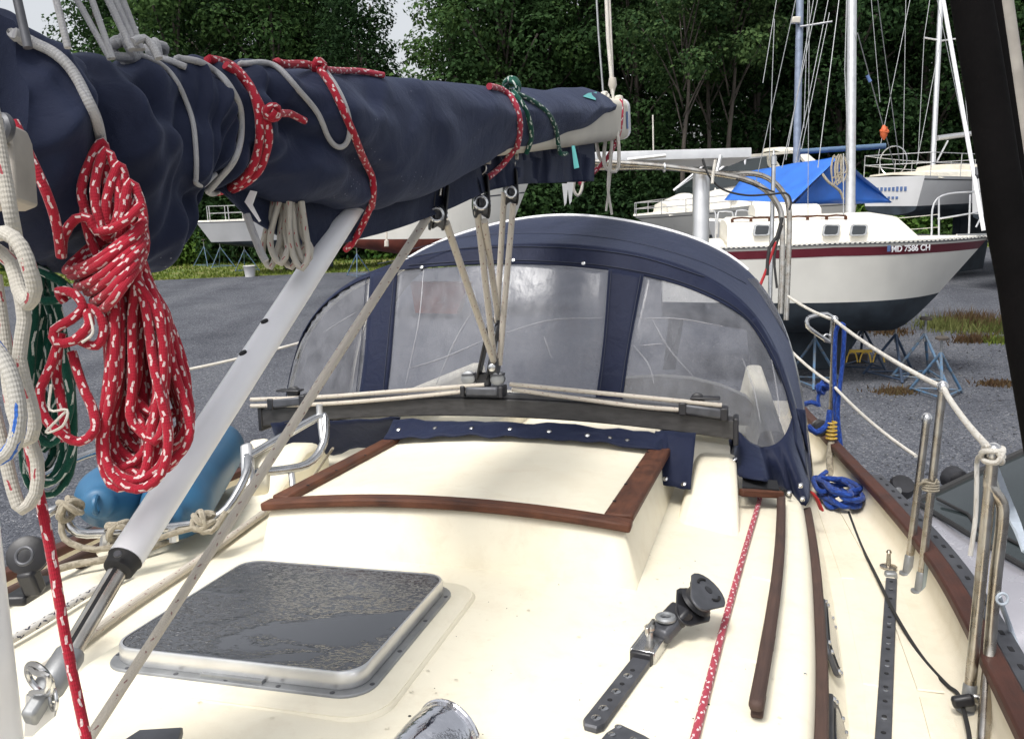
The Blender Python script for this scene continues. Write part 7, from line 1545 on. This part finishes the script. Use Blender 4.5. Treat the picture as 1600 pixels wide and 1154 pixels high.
# ------------------------------------------------------------------ trees
M['leafl2'] = leaf_mat('soft_green_leaves', (0.028, 0.062, 0.024), (0.11, 0.175, 0.06))
def leaf_quads(g, c, n, r, size, rd, flat=.75):
    R = np.random.default_rng(rd.randint(0, 10 ** 9)); v = R.normal(size=(n, 3)); v /= np.linalg.norm(v, axis=1)[:, None]; q = R.random(n) ** .28
    q *= 1 + .22 * np.sin(v[:, 0] * 5 + c[0]) * np.sin(v[:, 2] * 5 + c[1]); p = np.asarray(c) + v * np.asarray(r) * q[:, None]
    nr = v * .9 + np.array([0, 0, .55]) + R.normal(size=(n, 3)) * .5; nr /= np.linalg.norm(nr, axis=1)[:, None]
    t = np.cross(nr, R.normal(size=(n, 3))); t /= np.linalg.norm(t, axis=1)[:, None]; bq = np.cross(nr, t); s = (size * R.uniform(.55, 1.3, n))[:, None]; m_ = p + nr * s * .2
    Q = np.stack([p - t * s, m_ - bq * s * .6, p + t * s, m_ + bq * s * .6], 1).reshape(-1, 3); o = len(g.v); g.v += [tuple(x) for x in Q.tolist()]
    g.f += [(o + 4 * i, o + 4 * i + 1, o + 4 * i + 2, o + 4 * i + 3) for i in range(n)]; g.uv += [None] * n
def tree(h, spread, base, nclump, nleaf, size, seed, leaf, label, trunk_r=.16, x=0, y=0, name='tree'):
    rd = random.Random(seed); t = thing(name, label, 'tree', (x, y, 0), 'trees at the edge of the yard'); g = G(); top = np.array([x + rd.uniform(-.5, .5), y, h * .8])
    tp_ = densify([np.array([x, y, -.1]), np.array([x + rd.uniform(-.25, .25), y, h * .3]), np.array([x + rd.uniform(-.5, .5), y + rd.uniform(-.4, .4), h * .55]), top], .8); tube(g, tp_, [trunk_r * (1 - .75 * k / len(tp_)) for k in range(len(tp_))], 8)
    cl = []
    for k in range(nclump):
        f = base + (1 - base) * ((k + .5) / nclump); an = k * 2.4 + rd.uniform(-.5, .5); rr = spread * (1 - abs(f - base - (1 - base) * .38) * 1.15) * rd.uniform(.35, 1.0); c = np.array([x + rr * math.cos(an), y + rr * math.sin(an), h * f]); cl.append(c)
        if k % 2 == 0: b0 = lerp(np.array([x, y, 0]), top, min(.95, f * .85)); tube(g, densify([b0, lerp(b0, c, .6) + np.array([0, 0, .15]), c], .5), [trunk_r * .3 * (1 - .7 * i / 30) for i in range(len(densify([b0, lerp(b0, c, .6) + np.array([0, 0, .15]), c], .5)))], 5)
    part('trunk', g, 'bark', t, sharp=None)
    g = G()
    for c in cl: s = spread * rd.uniform(.26, .50); leaf_quads(g, c, nleaf // nclump, (s, s, s * .72), size, rd)
    part('crown', g, leaf, t, sharp=None); return t
protos = [tree(15.5, 3.6, .12, 40, 15000, .125, 1, 'leafd', 'dense dark green tree', .2), tree(17, 4.0, .24, 40, 15000, .13, 2, 'leafd', 'tall dark tree with open lower trunk', .22), tree(14, 3.4, .10, 34, 14000, .12, 3, 'leafm', 'mid green leafy tree', .18), tree(16, 3.8, .36, 30, 12000, .125, 4, 'leafm', 'green tree with bare lower trunk', .17),
          tree(8.5, 3.2, .05, 28, 11000, .11, 5, 'leafl', 'low bright green tree', .1), tree(15.5, 2.9, .56, 22, 9000, .115, 6, 'leafl2', 'pale trunked tree', .15)]
KD = ['dense dark green tree', 'tall dark tree with open lower trunk', 'mid green leafy tree', 'green tree with a bare lower trunk', 'low bright green tree']
rd = random.Random(99); cnt = [0] * 6
def place(k, px, d, sc, lab):
    p = at(px, 330, d); loc = (p[0], p[1], 0); cnt[k] += 1
    if cnt[k] == 1: o = protos[k]; o.location = loc; o.rotation_euler = (0, 0, rd.uniform(0, 6.28)); o.scale = (sc, sc, sc); o['label'] = lab; return o
    return copy_tree(protos[k], loc, rd.uniform(0, 6.28), (sc, sc, sc), lab)
T_ = [  # photo column, distance, kind, scale, where it stands
    (-70, 44, 4, 1.2, 'low bright green tree behind the dark line at the far left edge'), (40, 46, 4, 1.22, 'low green tree under the grey sky at the top left'), (140, 46, 4, 1.22, 'low green tree rising behind the grey lines at the top left'), (222, 46, 2, .80, 'mid green tree behind the knotted grey lines'), (300, 43, 2, 1.08, 'mid green tree above the first red lashing'), (375, 46, 1, 1.0, 'tall dark tree above the doubled red lashing'), (445, 44, 2, 1.1, 'mid green tree above the slack grey loop'), (525, 47, 0, .95, 'dense dark tree left of the small gap of sky'),
    (575, 43, 0, .82, 'shorter dark tree just left of the small gap of sky'), (722, 44, 2, 1.1, 'mid green tree just right of the small gap of sky'), (665, 46, 4, .95, 'low bright green tree filling the foot of the gap of sky'), (790, 43, 0, 1.08, 'dense dark tree above the green knot'), (850, 45, 3, 1.0, 'green bare trunked tree left of the boom end'), (920, 46, 1, 1.05, 'tall dark tree behind the topping lift'), (990, 44, 0, 1.0, 'dense dark tree above the solar panel'), (1070, 38, 5, .88, 'pale trunked leafy tree above the stern post'), (1140, 39, 5, .96, 'pale trunked tree behind the bend of the stern arch'), (1108, 41, 5, .93, 'slim pale trunked tree between the stern post and the arch bend'), (1175, 43, 1, 1.0, 'tall dark tree behind the stern arch upright'), (1230, 45, 0, 1.1, 'dense dark tree behind the blue mast'), (1300, 44, 1, 1.05, 'tall dark tree between the blue mast and the silver mast'), (1370, 46, 0, 1.1, 'dense dark tree right of the silver mast'), (1440, 44, 1, 1.0, 'tall dark tree behind the white sailboat mast'), (1500, 46, 0, 1.1, 'dense dark tree left of the black spar'), (1580, 43, 2, 1.05, 'mid green tree right of the black spar'), (1660, 45, 0, 1.0, 'dense dark tree at the right edge'), (1740, 44, 1, 1.0, 'tall dark tree beyond the right edge')]
for px, d, k, sc, lab in T_: place(k, px, d, sc, lab)
for i in range(22):     # second row closing the wood
    px = -60 + i * 82 + rd.uniform(-15, 15)
    if px < 190 or 590 < px < 700: continue
    place(rd.choice((0, 1, 0)), px, 52 + rd.uniform(0, 4), 1.08, 'dark tree deep in the wood behind the front row'); 
for o in list(bpy.data.objects):
    if o.get('label') == 'dark tree deep in the wood behind the front row': o['group'] = 'trees deep in the wood'
# undergrowth in front of the trunks
def bush(w_, h, n, seed, leaf):
    rd_ = random.Random(seed); g = G()
    for k in range(16): leaf_quads(g, (rd_.uniform(-w_, w_), rd_.uniform(-.8, .8), h * rd_.uniform(.12, .75)), n // 16, (w_ * .4, .8, h * .3), .13, rd_)
    for k in range(5): x = rd_.uniform(-w_ * .6, w_ * .6); tube(g, [(x, 0, 0), (x * 1.2, rd_.uniform(-.3, .3), h * .6)], .03, 5)
    return g
BU = [solo('bush', bush(2.0, 3.6, 4200, 41, 'leafl'), 'leafl', 'b', 'bush', 'undergrowth bushes along the wood', sharp=None, loc=(0, 0, 0)), solo('bush', bush(2.4, 3.0, 4200, 42, 'leafm'), 'leafm', 'b', 'bush', 'undergrowth bushes along the wood', sharp=None, loc=(0, 0, 0)), solo('bush', bush(2.6, 4.4, 4600, 43, 'leafd'), 'leafd', 'b', 'bush', 'undergrowth bushes along the wood', sharp=None, loc=(0, 0, 0))]
bc_ = [0, 0, 0]
for px, d, k, sc, lab in ((1040, 42, 1, .8, 'green bush behind the solar panel'), (1100, 43, 2, .6, 'dark bush behind the cream cruiser windscreen'), (1185, 40, 1, .9, 'green bush just left of the stern arch upright'), (1245, 39, 0, .85, 'bright green bush at the foot of the blue mast'), (1310, 40, 0, 1.0, 'bright green bush between blue mast and silver mast'), (1375, 39, 0, .9, 'bright green bush beside the orange bobble'), (1425, 40, 0, 1.0, 'bright green bush left of the white sailboat mast'), (1490, 41, 1, 1.0, 'green bush behind the white sailboat boom'), (1560, 40, 0, 1.0, 'bright green bush right behind the black spar'), (1640, 40, 0, 1.0, 'bright green bush at the right edge'), (975, 42, 2, 1.0, 'dark bush behind the boom end'), (900, 42, 2, 1.0, 'dark bush behind the aft end of the sail cover'), (740, 41, 2, 1.0, 'dark bush hidden behind the middle of the sail cover'), (640, 41, 0, 1.0, 'bright green bush seen just over the sail cover'), (480, 40, 2, 1.0, 'dark bush behind the distant white boat'), (300, 42, 1, 1.0, 'green bush left of the distant white boat'), (250, 40, 0, .8, 'bright green bush behind the hanging bulge of the sail cover'), (60, 40, 1, 1.0, 'green bush behind the white ropes at the left'), (150, 41, 2, 1.0, 'dark bush hidden by the sail cover'), (560, 42, 2, 1.0, 'dark bush behind the middle of the boom'), (820, 42, 2, 1.1, 'dark bush behind the dodger top'), (400, 41, 2, 1.1, 'dark bush behind the white rope bundle')):
    p = at(px, 330, d); bc_[k] += 1
    if bc_[k] == 1: o = BU[k]
    else: o = BU[k].copy(); COL.objects.link(o)
    o.location = (p[0], p[1], 0); o.rotation_euler = (0, 0, rd.uniform(-.3, .3)); o.scale = (sc, sc, sc); o['label'] = lab
g = G(); rdw = random.Random(6)
for k in range(60): leaf_quads(g, (-48 + k * 1.75 + rdw.uniform(-1, 1), 58 + rdw.uniform(-2, 3), rdw.uniform(1, 5)), 700, (2.2, 1.6, 2.6), .26, rdw)
for k in range(54):
    if 4 < k < 0: continue
    xx = -16 + k * 1.55
    if -8.5 < xx < -3.5: continue
    leaf_quads(g, (xx, 61 + rdw.uniform(-2, 3), rdw.uniform(7, 15)), 500, (2.4, 1.6, 3.6), .3, rdw)
solo('far_wood', g, 'leafd', None, None, kind='stuff', sharp=None, loc=(0, 58, 0))
